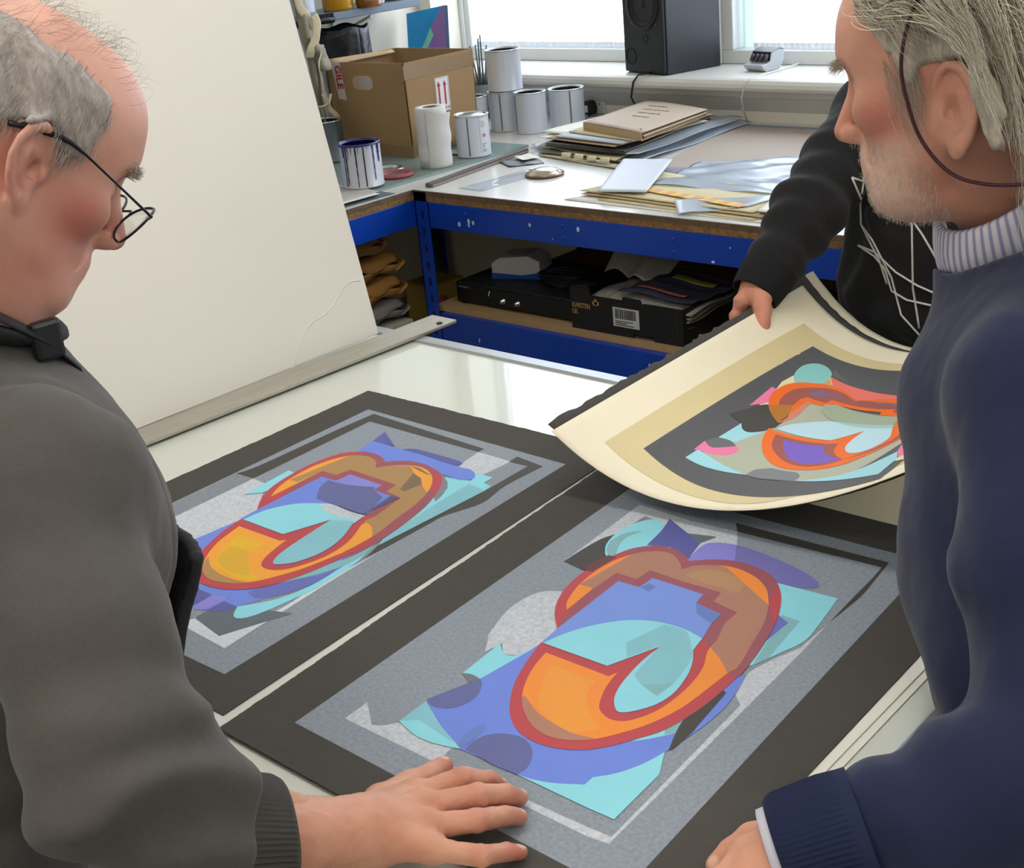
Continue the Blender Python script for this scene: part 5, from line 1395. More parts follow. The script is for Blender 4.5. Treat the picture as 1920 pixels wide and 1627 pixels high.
def chain(p, pts, rs, k=.0):
    d = None
    for i in range(len(pts)-1):
        e = cone(p, pts[i], pts[i+1], rs[i], rs[i+1])
        d = e if d is None else (smin(d, e, k) if k else np.minimum(d, e))
    return d
def surface(f, lo, hi, h, margin=1.25):
    """naive surface nets over a narrow band; returns vertices and quads"""
    lo = np.asarray(lo, np.float32); hi = np.asarray(hi, np.float32)
    B = 8
    nb = np.maximum(1, np.ceil((hi-lo)/(h*B)).astype(int))
    n = nb*B+1
    cc = [lo[i]+(np.arange(nb[i])+.5)*h*B for i in range(3)]
    C = np.stack(np.meshgrid(*cc, indexing='ij'), -1).reshape(-1, 3).astype(np.float32)
    d = f(C)
    act = np.abs(d) < h*B*.87*margin+.004
    vol = np.full(n, 1., np.float32)
    sgn = np.where(d.reshape(nb) < 0, -1., 1.).astype(np.float32)
    vol[:-1, :-1, :-1] = np.repeat(np.repeat(np.repeat(sgn, B, 0), B, 1), B, 2)
    idx = np.argwhere(act.reshape(nb))
    o = np.arange(B+1)
    off = np.stack(np.meshgrid(o, o, o, indexing='ij'), -1).reshape(-1, 3)
    for s in range(0, len(idx), 600):
        g = (idx[s:s+600, None, :]*B+off[None]).reshape(-1, 3)
        vol[g[:, 0], g[:, 1], g[:, 2]] = f((lo+g*h).astype(np.float32))
    neg = vol < 0
    c = np.zeros(np.array(n)-1, np.int8)
    for dx in (0, 1):
        for dy in (0, 1):
            for dz in (0, 1):
                c += neg[dx:n[0]-1+dx, dy:n[1]-1+dy, dz:n[2]-1+dz]
    cells = np.argwhere((c > 0) & (c < 8))
    cid = np.full(c.shape, -1, np.int64)
    cid[tuple(cells.T)] = np.arange(len(cells))
    acc = np.zeros((len(cells), 3)); cnt = np.zeros(len(cells))
    cor = [(x, y, z) for x in (0, 1) for y in (0, 1) for z in (0, 1)]
    for i, a in enumerate(cor):
        for b in cor[i+1:]:
            if sum(abs(u-v) for u, v in zip(a, b)) != 1:
                continue
            va = vol[cells[:, 0]+a[0], cells[:, 1]+a[1], cells[:, 2]+a[2]]
            vb = vol[cells[:, 0]+b[0], cells[:, 1]+b[1], cells[:, 2]+b[2]]
            m = (va < 0) != (vb < 0)
            t = np.where(m, va/np.where(m, va-vb, 1), 0)
            acc += np.where(m[:, None], np.array(a)+t[:, None]*(np.array(b)-np.array(a)), 0)
            cnt += m
    verts = lo+(cells+acc/cnt[:, None])*h
    quads = []
    for ax in range(3):
        u, v = (ax+1) % 3, (ax+2) % 3
        sl0 = [slice(1, n[i]-1) for i in range(3)]; sl0[ax] = slice(0, n[ax]-1)
        sl1 = list(sl0); sl1[ax] = slice(1, n[ax])
        a, b = neg[tuple(sl0)], neg[tuple(sl1)]
        e = np.argwhere(a != b)
        flip = a[tuple(e.T)]
        st = np.array([1, 1, 1]); st[ax] = 0
        e = e+st
        eu = np.zeros(3, int); eu[u] = 1
        ev = np.zeros(3, int); ev[v] = 1
        q = [cid[tuple((e-eu-ev).T)], cid[tuple((e-ev).T)], cid[tuple(e.T)], cid[tuple((e-eu).T)]]
        q = np.stack(q, -1)
        q[~flip] = q[~flip][:, ::-1]
        quads.append(q)
    Q = np.concatenate(quads)
    return verts, Q[(Q >= 0).all(1)]
def np_mesh(name, verts, quads, mat, parent, cols=None, smooth=True, base=None, kind=None):
    base = np.zeros(3) if base is None else np.asarray(base)
    me = bpy.data.meshes.new(name)
    v = np.asarray(verts, np.float64)-base
    me.vertices.add(len(v))
    me.vertices.foreach_set('co', v.astype(np.float32).ravel())
    k = quads.shape[1]
    me.loops.add(len(quads)*k)
    me.loops.foreach_set('vertex_index', quads.astype(np.int32).ravel())
    me.polygons.add(len(quads))
    me.polygons.foreach_set('loop_start', np.arange(0, len(quads)*k, k, dtype=np.int32))
    me.polygons.foreach_set('use_smooth', np.full(len(quads), smooth))
    me.update(calc_edges=True)
    me.materials.append(mat)
    if cols is not None:
        a = me.color_attributes.new('Col', 'FLOAT_COLOR', 'POINT')
        a.data.foreach_set('color', np.concatenate([cols, np.ones((len(cols), 1))], 1).astype(np.float32).ravel())
    me.validate()
    o = bpy.data.objects.new(name, me)
    COL.objects.link(o)
    o.parent = parent
    if kind:
        o['kind'] = kind
    return o
def join(parts):
    V, Q, Cc, o = [], [], [], 0
    for v, q, c in parts:
        V.append(v); Q.append(q+o); Cc.append(c); o += len(v)
    return np.concatenate(V), np.concatenate(Q), np.concatenate(Cc)
def fbm(p, s, seed=0, o=3):
    """cheap smooth noise from rotated sines"""
    r = np.random.default_rng(seed)
    out = np.zeros(len(p), np.float32)
    for k in range(o):
        w = 0
        for j in range(4):
            d = r.normal(size=3); d /= np.linalg.norm(d)
            w = w+np.sin((p @ d.astype(np.float32))*s*(2**k)*(1+.3*j)+r.uniform(0, 6.28)+w*.8)
        out += w/4/(1.8**k)
    return out

def frame(px, py, d, up_px, phi, side):
    """head frame seen at a pixel: up_px the image direction of the head's up, side +1 faces image right, phi turns it away"""
    v = CR*(px-960)-CU*(py-813.5)+CF*FPX
    P = CAM+v/FPX*d
    v = v/np.linalg.norm(v)
    r = CR-v*(CR @ v); r /= np.linalg.norm(r)
    u = np.cross(r, v)
    a = np.array(up_px, float); a /= np.linalg.norm(a)
    up = r*a[0]-u*a[1]
    im = np.cross(up, v)*-1
    im = im if (im @ r)*side > 0 else -im
    f = math.cos(phi)*im+math.sin(phi)*v
    l = np.cross(up, f)
    return P, f, l, up
class Frame:
    def __init__(s, O, f, l, u):
        s.O = np.asarray(O, np.float32); s.A = np.stack([f, l, u], 1).astype(np.float32)
    def loc(s, p):
        return (p-s.O) @ s.A
    def glob(s, q):
        return s.O+np.asarray(q, np.float32) @ s.A.T

def ear_sdf(q, s=1., out=.38):
    """auricle on the +y side, already mirrored"""
    x, y, z = q[..., 0]/s, q[..., 1], q[..., 2]/s
    y0 = .0700-out*(x-.006)
    w = np.stack([x, (y-y0)/s, z], -1)
    d = ell(w, (-.013, 0, .001), (.0195, .0042, .0335))
    rim = [(.008, -.002, .008), (.007, .001, .020), (-.001, .003, .031), (-.013, .004, .0365), (-.025, .0045, .031), (-.032, .0045, .018), (-.0335, .0035, .003), (-.029, .003, -.012), (-.021, .002, -.023), (-.012, .001, -.031)]
    d = smin(d, chain(w, rim, [.0030, .0040, .0046, .0050, .0052, .0050, .0046, .0042, .0045, .0055]), .004)
    d = smin(d, ell(w, (-.005, .001, -.033), (.0085, .0048, .010)), .006)
    d = smin(d, chain(w, [(-.012, .002, .022), (-.021, .0035, .008), (-.019, .003, -.008), (-.010, .002, -.017)], [.0028, .0036, .0036, .0032]), .004)
    d = smax(d, -ell(w, (-.006, .006, -.003), (.0105, .0075, .0135)), .004)
    d = smax(d, -ell(w, (-.012, .008, .0225), (.007, .0055, .007)), .004)
    d = smin(d, ell(w, (.0055, .002, -.004), (.0045, .0042, .007)), .005)
    return d*s
def head_sdf(q, o):
    """q in head coordinates: x forward, y left, z up, origin between the ear canals"""
    a = np.abs(q[..., 1])
    m = np.stack([q[..., 0], a, q[..., 2]], -1)
    d = ell(m, (-.006, 0, .046), (.100, .0765, .084))
    d = smin(d, ell(m, (.050, 0, .050), (.050, .060, .062)), .03)
    d = smin(d, ell(m, (-.035, 0, .005), (.066, .066, .065)), .03)
    d = smin(d, ell(m, (.040, 0, -.025), (.052, .056, .064)), .03)
    d = smin(d, chain(m, [(.086, 0, .036), (.083, .022, .040), (.068, .043, .034)], [.011, .011, .009]), .018)
    d = smin(d, ell(m, (.058, .043, -.010), (.024, .020, .020)), .026)
    jw = o.get('jaw', 1.)
    d = smin(d, cone(m, (-.004, .055*jw, -.040), (.068, .018, -.090), .017, .015), .034)
    d = smin(d, ell(m, (.035, 0, -.066), (.046, .048, .038)), .03)
    d = smin(d, ell(m, (.083, 0, -.091), (.017, .022, .016)), .02)
    if o.get('jowl'):
        d = smin(d, ell(m, (.058, .030, -.088), (.024, .02, .02)), .02)
        d = smin(d, ell(m, (.035, 0, -.100), (.034, .03, .02)), .03)
    # eye sockets and closed lids
    d = smax(d, -ell(m, (.097, .032, .014), (.020, .022, .014)), .018)
    d = smin(d, ell(m, (.0715, .032, .0125), (.0145, .0165, .0125)), .006)
    lid = chain(m, [(.084, .020, .007), (.0868, .032, .0045), (.078, .045, .007)], [.0009]*3)
    d = smax(d, -lid, .002)
    bag = chain(m, [(.083, .020, -.001), (.082, .034, -.004), (.072, .046, .001)], [.0035]*3)
    d = smin(d, bag, .008)
    # nose
    nl = o.get('nose', 1.)
    d = smin(d, chain(m, [(.088, 0, .026), (.099, 0, .008), (.1165*nl, 0, -.024)], [.0085, .0085, .0115]), .012)
    d = smin(d, ell(m, (.106, .0125, -.0285), (.0115, .0078, .0085)), .006)
    d = smax(d, -ell(m, (.108, .0075, -.0385), (.0060, .0035, .005)), .003)
    d = smax(d, -chain(m, [(.098, .021, -.024), (.094, .0235, -.034)], [.0008, .0008]), .004)
    # mouth
    d = smin(d, ell(m, (.080, 0, -.057), (.021, .031, .022)), .02)
    d = smin(d, chain(m, [(.0985, 0, -.0535), (.093, .016, -.0555), (.083, .027, -.060)], [.0052, .0045, .0025]), .006)
    d = smin(d, chain(m, [(.0965, 0, -.0645), (.092, .014, -.0645), (.083, .025, -.061)], [.0062, .0052, .0025]), .006)
    d = smax(d, -chain(m, [(.1045, 0, -.0588), (.097, .016, -.0592), (.083, .030, -.0618)], [.0014, .0012, .0010]), .003)
    fold = chain(m, [(.092, .0235, -.030), (.082, .035, -.050), (.074, .037, -.068)], [.0012, .0016, .001])
    d = smax(d, -fold, .007)
    ex, ez = o.get('ear_at', (0, 0))
    m2 = m-V3(ex, 0, ez)
    d = smin(d, ear_sdf(m2, o.get('ear', 1.), o.get('ear_out', .38)), .005)
    d = smax(d, -ell(m2, (-.004, .0755, -.002), (.004, .006, .006)), .004)
    nk = o['neck']      # neck root in head coordinates
    d = smin(d, cone(q, (-.018, 0, -.035), nk, .055, o.get('neck_r', .058)), .030)
    if o.get('tendon'):
        d = smin(d, cone(m, (-.020, .060, -.040), (float(nk[0])+.055, abs(float(nk[1]))*.2+.022, float(nk[2])+.012), .010, .010), .022)
        for k in range(3):
            d = smax(d, -chain(m, [(.012-.014*k, .066-.002*k, -.030-.012*k), (-.002-.016*k, .056, -.085), (-.012-.016*k, .047, -.12)], [.0005, .0012, .0005]), .005)
    return d
def head_cols(q, base, red, o):
    c = np.tile(np.array(lin(base)), (len(q), 1))
    r = np.array(lin(red))
    m = np.stack([q[:, 0], np.abs(q[:, 1]), q[:, 2]], -1)
    def g(cn, s):
        return np.exp(-(((m-np.array(cn))/np.array(s))**2).sum(-1))
    w = np.clip(.85*g((.055, .055, -.020), (.032, .04, .028))+.8*g((.115, 0, -.025), (.02, .02, .018))+.55*g((-.015, .08, .0), (.025, .02, .035))+.25*g((.05, .04, -.075), (.04, .03, .025))+.35*g((.02, .06, -.08), (.03, .04, .03)), 0, 1)
    w = w*(.8+.25*fbm(m.astype(np.float32), 60, 3))
    c = c*(1-w[:, None])+r*w[:, None]
    lip = np.clip(g((.100, 0, -.0585), (.012, .020, .0075))*1.2, 0, 1)*.65
    c = c*(1-lip[:, None])+np.array(lin('a8605a'))*lip[:, None]
    if o.get('stubble'):
        b = np.clip((-.030-m[:, 2])/.02, 0, 1)*np.clip((m[:, 0]-.015+.0*m[:, 2])/.03, 0, 1)*np.clip((.125+m[:, 2])/.02, 0, 1)
        b = b*.55*(.75+.35*fbm(m.astype(np.float32), 320, 5, 2))
        c = c*(1-b[:, None])+np.array(lin('d8c8b8'))*b[:, None]
    c *= (1+.05*fbm(m.astype(np.float32), 110, 9, 3))[:, None]
    return np.clip(c, 0, 1)

FING = ('index', 'middle', 'ring', 'pinky')
def hand_sdf(p, H):
    d = None
    W = H['wrist']
    for k, nme in enumerate(FING):
        J = H[nme]
        e = cone(p, W+(J[0]-W)*.12, J[0], .0215 if k in (1, 2) else .019, .0125 if k < 3 else .0115)
        d = e if d is None else smin(d, e, .016)
    d = smin(d, cone(p, H['arm'], W, H.get('arm_r', .034), H.get('wrist_r', .026)), .02)
    T = H['thumb']
    ts = H.get('thumb_s', 1.)
    d = smin(d, chain(p, [W+(T[0]-W)*.35, T[0], T[1]], [.019, .017, .0125*ts], .006), .016)
    d = smin(d, chain(p, T[1:], [.0125*ts, .0114*ts, .0098*ts][:len(T)-1]), .006)
    for k, nme in enumerate(FING):
        J = H[nme]
        s = (1., 1.04, 1., .88)[k]
        e = chain(p, J, [.0115*s, .0100*s, .0090*s, .0078*s], .002)
        e = smin(e, np.sqrt(((p-J[1])**2).sum(-1))-.0103*s, .004)
        d = smin(d, e, .0065)
        d = smin(d, np.sqrt(((p-(J[0]+H['up']*.002))**2).sum(-1))-.0118*s, .008)
    # tendons and creases on the back of the hand
    for k, nme in enumerate(FING):
        J = H[nme]
        d = smin(d, cone(p, W+H['up']*.012+(J[0]-W)*.25, J[0]+H['up']*.0095, .004, .0035), .010)
    d = d+.0006*fbm(p, 330, 4, 2)
    return d
def hand_cols(p, H, base, red):
    c = np.tile(np.array(lin(base)), (len(p), 1))
    r = np.array(lin(red))
    w = np.zeros(len(p))
    for nme in FING:
        J = H[nme]
        for j in J:
            w += .55*np.exp(-((p-j)**2).sum(-1)/.013**2)
    w += .45*np.exp(-((p-H['thumb'][-1])**2).sum(-1)/.015**2)
    w = np.clip(w+.30*fbm(p.astype(np.float32), 70, 8, 3), 0, 1)
    c = c*(1-w[:, None])+r*w[:, None]
    for J in [H[n_] for n_ in FING]+[H['thumb']]:
        d = J[-1]-J[-2]
        d = d/np.linalg.norm(d)
        nu = H.get('nail_up', H['up'])
        nu = nu-d*(nu @ d); nu = nu/np.linalg.norm(nu)
        q = p-(J[-1]+d*.001+nu*.0075)
        s = np.cross(d, nu)
        e = (q @ d/.0062)**2+(q @ s/.0052)**2+(q @ nu/.0035)**2
        k = np.clip((1.15-e)*4, 0, 1)*.8
        c = c*(1-k[:, None])+np.array(lin('e0b8a4'))*k[:, None]
    return np.clip(c, 0, 1)
def bounds(pts, m):
    P = np.array(pts)
    return P.min(0)-m, P.max(0)+m
def hand_pts(H):
    return [H['wrist'], H['arm']]+[j for n_ in FING for j in H[n_]]+list(H['thumb'])

def strand_mesh(name, frm, sdf, roots, flow, steps, step, lift, width, mat, parent, base, wob=.25, seed=1, follow=.7, taper=True, cols=None, avoid=None):
    """hair: tapered three-sided strands that grow along a flow over the head"""
    r = np.random.default_rng(seed)
    P = roots.astype(np.float32).copy()
    N = len(P)
    path = [P.copy()]
    vel = None
    ph = r.uniform(0, 6.28, N)
    clump = fbm(roots.astype(np.float32), 70, seed+3, 2)
    lf = lift*(r.uniform(.35, 1.1, N)) if np.isscalar(lift) else lift
    for s in range(steps):
        e = .002
        d0 = sdf(P)
        g = np.stack([sdf(P+V3(e, 0, 0))-d0, sdf(P+V3(0, e, 0))-d0, sdf(P+V3(0, 0, e))-d0], -1)
        g /= np.maximum(np.linalg.norm(g, axis=1, keepdims=True), 1e-6)
        v = flow(P, s/steps)
        v = v+wob*np.stack([np.sin(ph+s*.7+clump*5), np.sin(ph*1.7+s*.55+clump*4), np.cos(ph*1.3+s*.6+clump*6)], -1)*(.3+s/steps)
        v = v-g*(v*g).sum(-1, keepdims=True)*follow
        v /= np.maximum(np.linalg.norm(v, axis=1, keepdims=True), 1e-6)
        vel = v if vel is None else .55*vel+.45*v
        P = P+vel*step
        tgt = lf*min(1, (s+1)/3)
        d1 = sdf(P)
        P = P+g*(np.clip(tgt-d1, -.002, .02)*(follow if s < steps else 1))[:, None]
        path.append(P.copy())
    X = np.stack(path, 1)          # N, S, 3
    if avoid is not None:
        X = X[~avoid(X)]
        N = len(X)
    S = X.shape[1]
    t = np.gradient(X, axis=1)
    t /= np.maximum(np.linalg.norm(t, axis=2, keepdims=True), 1e-6)
    a = np.cross(t, np.array([.31, .5, .81])); a /= np.maximum(np.linalg.norm(a, axis=2, keepdims=True), 1e-6)
    b = np.cross(t, a)
    w = width*(1-.75*np.linspace(0, 1, S)**2)[None, :, None]*r.uniform(.6, 1.3, N)[:, None, None]
    ring = [X+w*(a*math.cos(k*2.094)+b*math.sin(k*2.094)) for k in range(3)]
    Vv = np.stack(ring, 2).reshape(-1, 3)
    i = np.arange(N)[:, None, None]*S*3
    j = np.arange(S-1)[None, :, None]*3
    k = np.arange(3)[None, None, :]
    k2 = (k+1) % 3
    Q = np.stack([i+j+k, i+j+k2, i+j+3+k2, i+j+3+k], -1).reshape(-1, 4)
    cc = None
    if cols is not None:
        pick = np.array([lin(c) for c in cols])[r.integers(0, len(cols), N)]
        pick = pick*r.uniform(.75, 1.2, N)[:, None]
        cc = np.repeat(pick, S*3, 0)
    return np_mesh(name, frm.glob(Vv), Q, mat, parent, cc, True, base, 'stuff')
def scalp_roots(sdf, n, ok, seed, h=.006):
    """points on the head surface where ok(p) holds"""
    r = np.random.default_rng(seed)
    v, _ = surface(sdf, (-.13, -.11, -.13), (.13, .11, .15), h)
    v = v[ok(v)]
    return (v[r.integers(0, len(v), n)]+r.normal(size=(n, 3))*h*.4).astype(np.float32)

m_skin = M('skin', 'cf9a80', .5, vcol=True, sss=.12, spec=.4, bump=(420, .10))
m_hair = M('hair_strand', '9a948c', .45, vcol=True, spec=.5)
m_scalp = M('hair_mass', '8f8880', .8, vcol=True, noise=(160, .5), col2='6f6962', stretch=(1, 1, .25), bump=(220, .3))
m_rimd = M('spectacle_rim_dark', '1d1a20', .35, metal=.3)
m_lens = glassy('spectacle_lens', 'f4f6f6', .01, alpha=.03, ior=1.5)
RZERO = np.zeros(3)


def person_tree(label, base):
    t = thing('person', label, 'person', tuple(base))
    return t, np.asarray(base, float)
def legs(base, hips, feet, mat_t, mat_s, parent, r=.085):
    def f(p):
        d = None
        for h, ft in zip(hips, feet):
            k = (np.array(h)+np.array(ft))/2+np.array([0, .0, .02])
            e = chain(p, [h, k, np.array(ft)+[0, 0, .09]], [r*1.15, r*.85, r*.65], .02)
            d = e if d is None else smin(d, e, .03)
        d = smin(d, cone(p, hips[0], hips[1], r*1.35, r*1.35), .05)
        return d
    lo, hi = bounds(list(hips)+list(feet), .18)
    v, q = surface(f, (lo[0], lo[1], .06), hi, .012)
    np_mesh('trousers', v, q, mat_t, parent, base=base)
def shoes(base, feet, fdir, mat, parent):
    for ft in feet:
        a = np.array(ft)+np.array([0, 0, .045])
        d = np.array([fdir[0], fdir[1], 0])
        def f(p):
            e = chain(p, [a-d*.05, a+d*.06, a+d*.16-np.array([0, 0, .008])], [.048, .045, .038], .02)
            return smax(e, .002-p[..., 2], .004)
        lo, hi = bounds([a-d*.1, a+d*.22], .06)
        v, q = surface(f, (lo[0], lo[1], -.01), hi, .008)
        np_mesh('shoe', v, q, mat, parent, base=base)
def unit(v):
    v = np.asarray(v, float)
    return v/np.linalg.norm(v)
UP = np.array([0, 0, 1.])
# ---------------------------------------------------------------- man in grey at the left
def man_grey():
    base = np.array([-1.10, .30, 0.])
    t, _ = person_tree('balding grey haired man in grey sweatshirt and spectacles, hand flat on the front print', base)
    earP, f, l, u = frame(60, 322, 1.055, (138, -290), math.radians(20), 1)
    F = Frame(earP+l*.079, f, l, u)
    bf = unit([.06, 1., 0]); br_ = np.cross(bf, UP)
    S = at(88, 935, 1.05)
    S2 = S-br_*.35-UP*.05
    mid = (S+S2)/2
    N0 = mid+UP*.115+bf*.016
    E1 = at(212, 1435, .985); W = onz(672, 1563, .946)
    nk = F.loc(np.asarray(N0, np.float32)[None])[0]
    o = {'neck': nk, 'ear': .90, 'ear_out': .5, 'ear_at': (.006, .004), 'jaw': 1.05, 'jowl': True, 'tendon': True, 'neck_r': .066, 'nose': 1.0}
    hs = lambda q: head_sdf(q, o)
    hw = lambda p: head_sdf(F.loc(p), o)
    parts = []
    v, q = surface(hs, (-.125, -.115, -.20), (.145, .115, .15), .0023)
    c = head_cols(v, 'daa592', 'b95f59', o)
    parts.append((F.glob(v), q, c))
    # hand flat on the print
    z = onz
    H = {'wrist': W, 'arm': at(420, 1580, 1.055), 'arm_r': .041, 'wrist_r': .029, 'up': unit([-.05, -.1, 1.]),
         'index': [z(778, 1492, .936), z(866, 1459, .939), z(914, 1462, .925), z(936, 1471, .9145)],
         'middle': [z(795, 1512, .940), z(896, 1491, .938), z(950, 1489, .925), z(974, 1495, .9145)],
         'ring': [z(797, 1549, .938), z(893, 1538, .935), z(948, 1529, .923), z(973, 1531, .914)],
         'pinky': [z(812, 1593, .932), z(903, 1604, .930), z(950, 1597, .919), z(974, 1597, .9135)],
         'thumb': [z(716, 1506, .932), z(768, 1472, .925), z(812, 1449, .917), z(831, 1437, .9145)]}
    lo, hi = bounds(hand_pts(H), .05)
    v, q = surface(lambda p: hand_sdf(p, H), lo, hi, .0019)
    parts.append((v, q, hand_cols(v, H, 'd19a80', 'b96a5c')))
    # the rest of the body, under the clothes
    hipz = .95
    P0 = np.array([-1.12, .30, hipz])
    E2 = S2-br_*.08-bf*.06-UP*.27; W2 = E2+bf*.07-UP*.24+br_*.01
    def torso(p, g):
        d = chain(p, [P0, P0*.5+mid*.5-bf*.01, mid-UP*.02-bf*.01], [.145+g, .15+g, .125+g], .05)
        d = smin(d, cone(p, P0+br_*.07, mid+br_*.07-UP*.05, .125+g, .13+g), .05)
        d = smin(d, cone(p, P0-br_*.07, mid-br_*.07-UP*.05, .125+g, .13+g), .05)
        d = smin(d, chain(p, [S, mid+UP*.030+bf*.025, S2], [.060+g, .068+g, .056+g]), .06)
        d = smin(d, cone(p, mid+UP*.03+bf*.02, N0-UP*.01, .075+g, .062+g), .05)
        d = smin(d, ell(p, P0*.6+mid*.4+bf*.095, (.12+g, .10+g, .13+g)), .06)
        return d
    def limbs(p, g):
        d = chain(p, [S, S*.5+E1*.5, E1], [.062+g, .054+g, .045+g], .02)
        d = smin(d, cone(p, E1, W, .045+g, .028+g), .02)
        d = smin(d, chain(p, [S2, E2, W2], [.062+g, .048+g, .030+g], .02), .02)
        return d
    v, q = surface(lambda p: smin(torso(p, -.03), limbs(p, -.014), .03), *bounds([P0, S, S2, E1, W, W2, N0], .12), .011)
    parts.append((v, q, np.tile(np.array(lin('cf9a82')), (len(v), 1))))
    H2 = {'wrist': W2, 'arm': E2*.3+W2*.7, 'arm_r': .03, 'wrist_r': .026, 'up': -br_, 'thumb': None}
    d2 = unit(-UP+bf*.25); s2 = unit(-bf)
    for k, nme in enumerate(FING):
        a = W2+d2*.088-s2*(.028-.019*k)
        H2[nme] = [a, a+d2*.040+br_*.008, a+d2*.062+br_*.02, a+d2*.074+br_*.034]
    H2['thumb'] = [W2+d2*.03-s2*.03, W2+d2*.062-s2*.045+br_*.012, W2+d2*.088-s2*.05+br_*.02, W2+d2*.105-s2*.048+br_*.024]
    lo, hi = bounds(hand_pts(H2), .04)
    v, q = surface(lambda p: hand_sdf(p, H2), lo, hi, .004)
    parts.append((v, q, hand_cols(v, H2, 'd19a80', 'b96a5c')))
    V, Q, Cc = join(parts)
    np_mesh('body', V, Q, m_skin, t, Cc, True, base)
    # sweatshirt: torso and sleeves with folds, opened at the neck and the cuff
    cd = unit(W-E1)
    Cc1 = at(478, 1566, 1.072)
    cd1 = unit(W-Cc1)
    def folds(p):
        w = fbm(p*V3(1, 1, .6), 17, 12, 2)
        ax = (p-np.asarray(S, np.float32)) @ unit(E1-S).astype(np.float32)
        k = np.exp(-((ax-.26)/.09)**2)
        rid = np.sin(ax*95+3.2*fbm(p, 14, 5, 2))
        sh = np.exp(-(((p-np.asarray(S, np.float32))**2).sum(-1))/.10**2)
        return .006*w+.0055*k*rid+.004*sh*np.sin((p @ V3(18, -40, 30)))+.0009*fbm(p, 90, 6, 2)
    C_in = Cc1-cd1*.034
    def sleeve(p, g):
        d = chain(p, [S, S*.5+E1*.5, E1], [.071+g, .068+g, .064+g], .03)
        d = smin(d, chain(p, [E1, E1*.45+C_in*.55, C_in], [.063+g, .062+g, .053+g], .02), .03)
        return d
    def sweater(p):
        d = smin(torso(p, .012), sleeve(p, 0), .025)
        d = smin(d, chain(p, [S2, E2, W2-(W2-E2)*.12], [.074, .062, .048], .02), .03)
        d = d+folds(p)
        d = smax(d, (p-C_in.astype(np.float32)) @ cd1.astype(np.float32), .006)
        d = smax(d, -cone(p, N0+unit(F.glob((-.02, 0, -.04))-N0)*.03, F.glob((-.02, 0, -.04)), .072, .075), .01)
        d = smax(d, (P0[2]-.06)-p[..., 2], .01)
        seam = np.abs((p-S.astype(np.float32)) @ unit(br_*1.-bf*.25+UP*.10).astype(np.float32)+.035+.5*((p-S.astype(np.float32)) @ bf.astype(np.float32))**2)
        d = d+.0016*np.exp(-(seam/.005)**2)*1.8
        return d
    lo, hi = bounds([P0, S, S2, E1, Cc1, W2, N0], .16)
    v, q = surface(sweater, lo, hi, .0048)
    m_sw = M('grey_sweatshirt', '53504d', .95, noise=(240, .35), col2='474442', bump=(800, .10), sheen=.12)
    np_mesh('sweatshirt', v, q, m_sw, t, base=base)
    # ribbed cuff
    A1 = unit(np.cross(cd1, UP)); B1 = np.cross(cd1, A1)
    mb = MB()
    n = 150
    prof = [(-.020, .0575), (-.014, .0572), (-.002, .0550), (.038, .0515), (.045, .0508), (.047, .049), (.045, .0465), (.0, .0465)]
    for s_, r_ in prof:
        for i in range(n):
            a = 2*math.pi*i/n
            rr = (r_+(0.0024*(1 if i % 2 else -1) if -.012 < s_ < .042 and r_ > .048 else 0))*(1+.10*math.sin(a+.6))
            mb.v.append(tuple(C_in+cd1*(s_+.006*math.sin(a*2))+(A1*math.cos(a)+B1*math.sin(a))*rr-base))
    for j in range(len(prof)-1):
        for i in range(n):
            mb.f.append((j*n+i, j*n+(i+1) % n, (j+1)*n+(i+1) % n, (j+1)*n+i)); mb.mi.append(0); mb.sm.append(True)
    mb.build('cuff', M('grey_rib', '504e4b', .95, noise=(200, .3), col2='464441'), t)
    # dark apron bib over the chest, neck strap with a plastic buckle
    m_ap = M('black_apron', '1d1d20', .75, bump=(200, .2))
    def apron(p):
        d = np.abs(torso(p, .026)+folds(p))-.006
        d = smax(d, -((p-mid.astype(np.float32)) @ bf.astype(np.float32)+.01), .006)
        d = smax(d, np.abs((p-mid.astype(np.float32)) @ br_.astype(np.float32))-.15, .006)
        d = smax(d, p[..., 2]-(mid[2]-.09), .006)
        return d
    v, q = surface(apron, *bounds([P0, mid+bf*.1], .22), .006)
    np_mesh('apron', v, q, m_ap, t, base=base)
    nb = F.glob((-.02, 0, -.04))
    nd = unit(nb-N0)
    ra = unit(br_-nd*(br_ @ nd)); fa = np.cross(nd, ra)
    fa = fa if fa @ bf > 0 else -fa
    def loop(h, r, dz, n=40):   # ring round the neck, lower at the front
        return [N0+nd*(h+dz*math.cos(a))+(ra*math.sin(a)+fa*math.cos(a))*r-base for a in [2*math.pi*i/n for i in range(n)]]
    col = MB()
    col.tube(loop(.040, .080, -.022), .01, 10, closed=True, flat=(.020, .007))
    col.build('collar', M('dark_collar', '26272c', .85, bump=(300, .2)), t)
    stp = MB()
    sp_ = [N0+ra*.050-fa*.06+nd*.075, N0+ra*.086-fa*.0+nd*.058, N0+ra*.084+fa*.045+nd*.036, N0+ra*.072+fa*.080+nd*.008, N0+ra*.055+fa*.100-nd*.03]
    stp.tube([p-base for p in sp_], .01, 10, flat=(.012, .0025))
    stp.build('neck_strap', m_ap, t)
    bq = sp_[2]-base
    MB().box(tuple(bq+ra*.004), (.026, .012, .034), rz=math.atan2(bf[1], bf[0])).build('buckle', M('buckle_plastic', '1f2126', .3), t, bevel=.004)
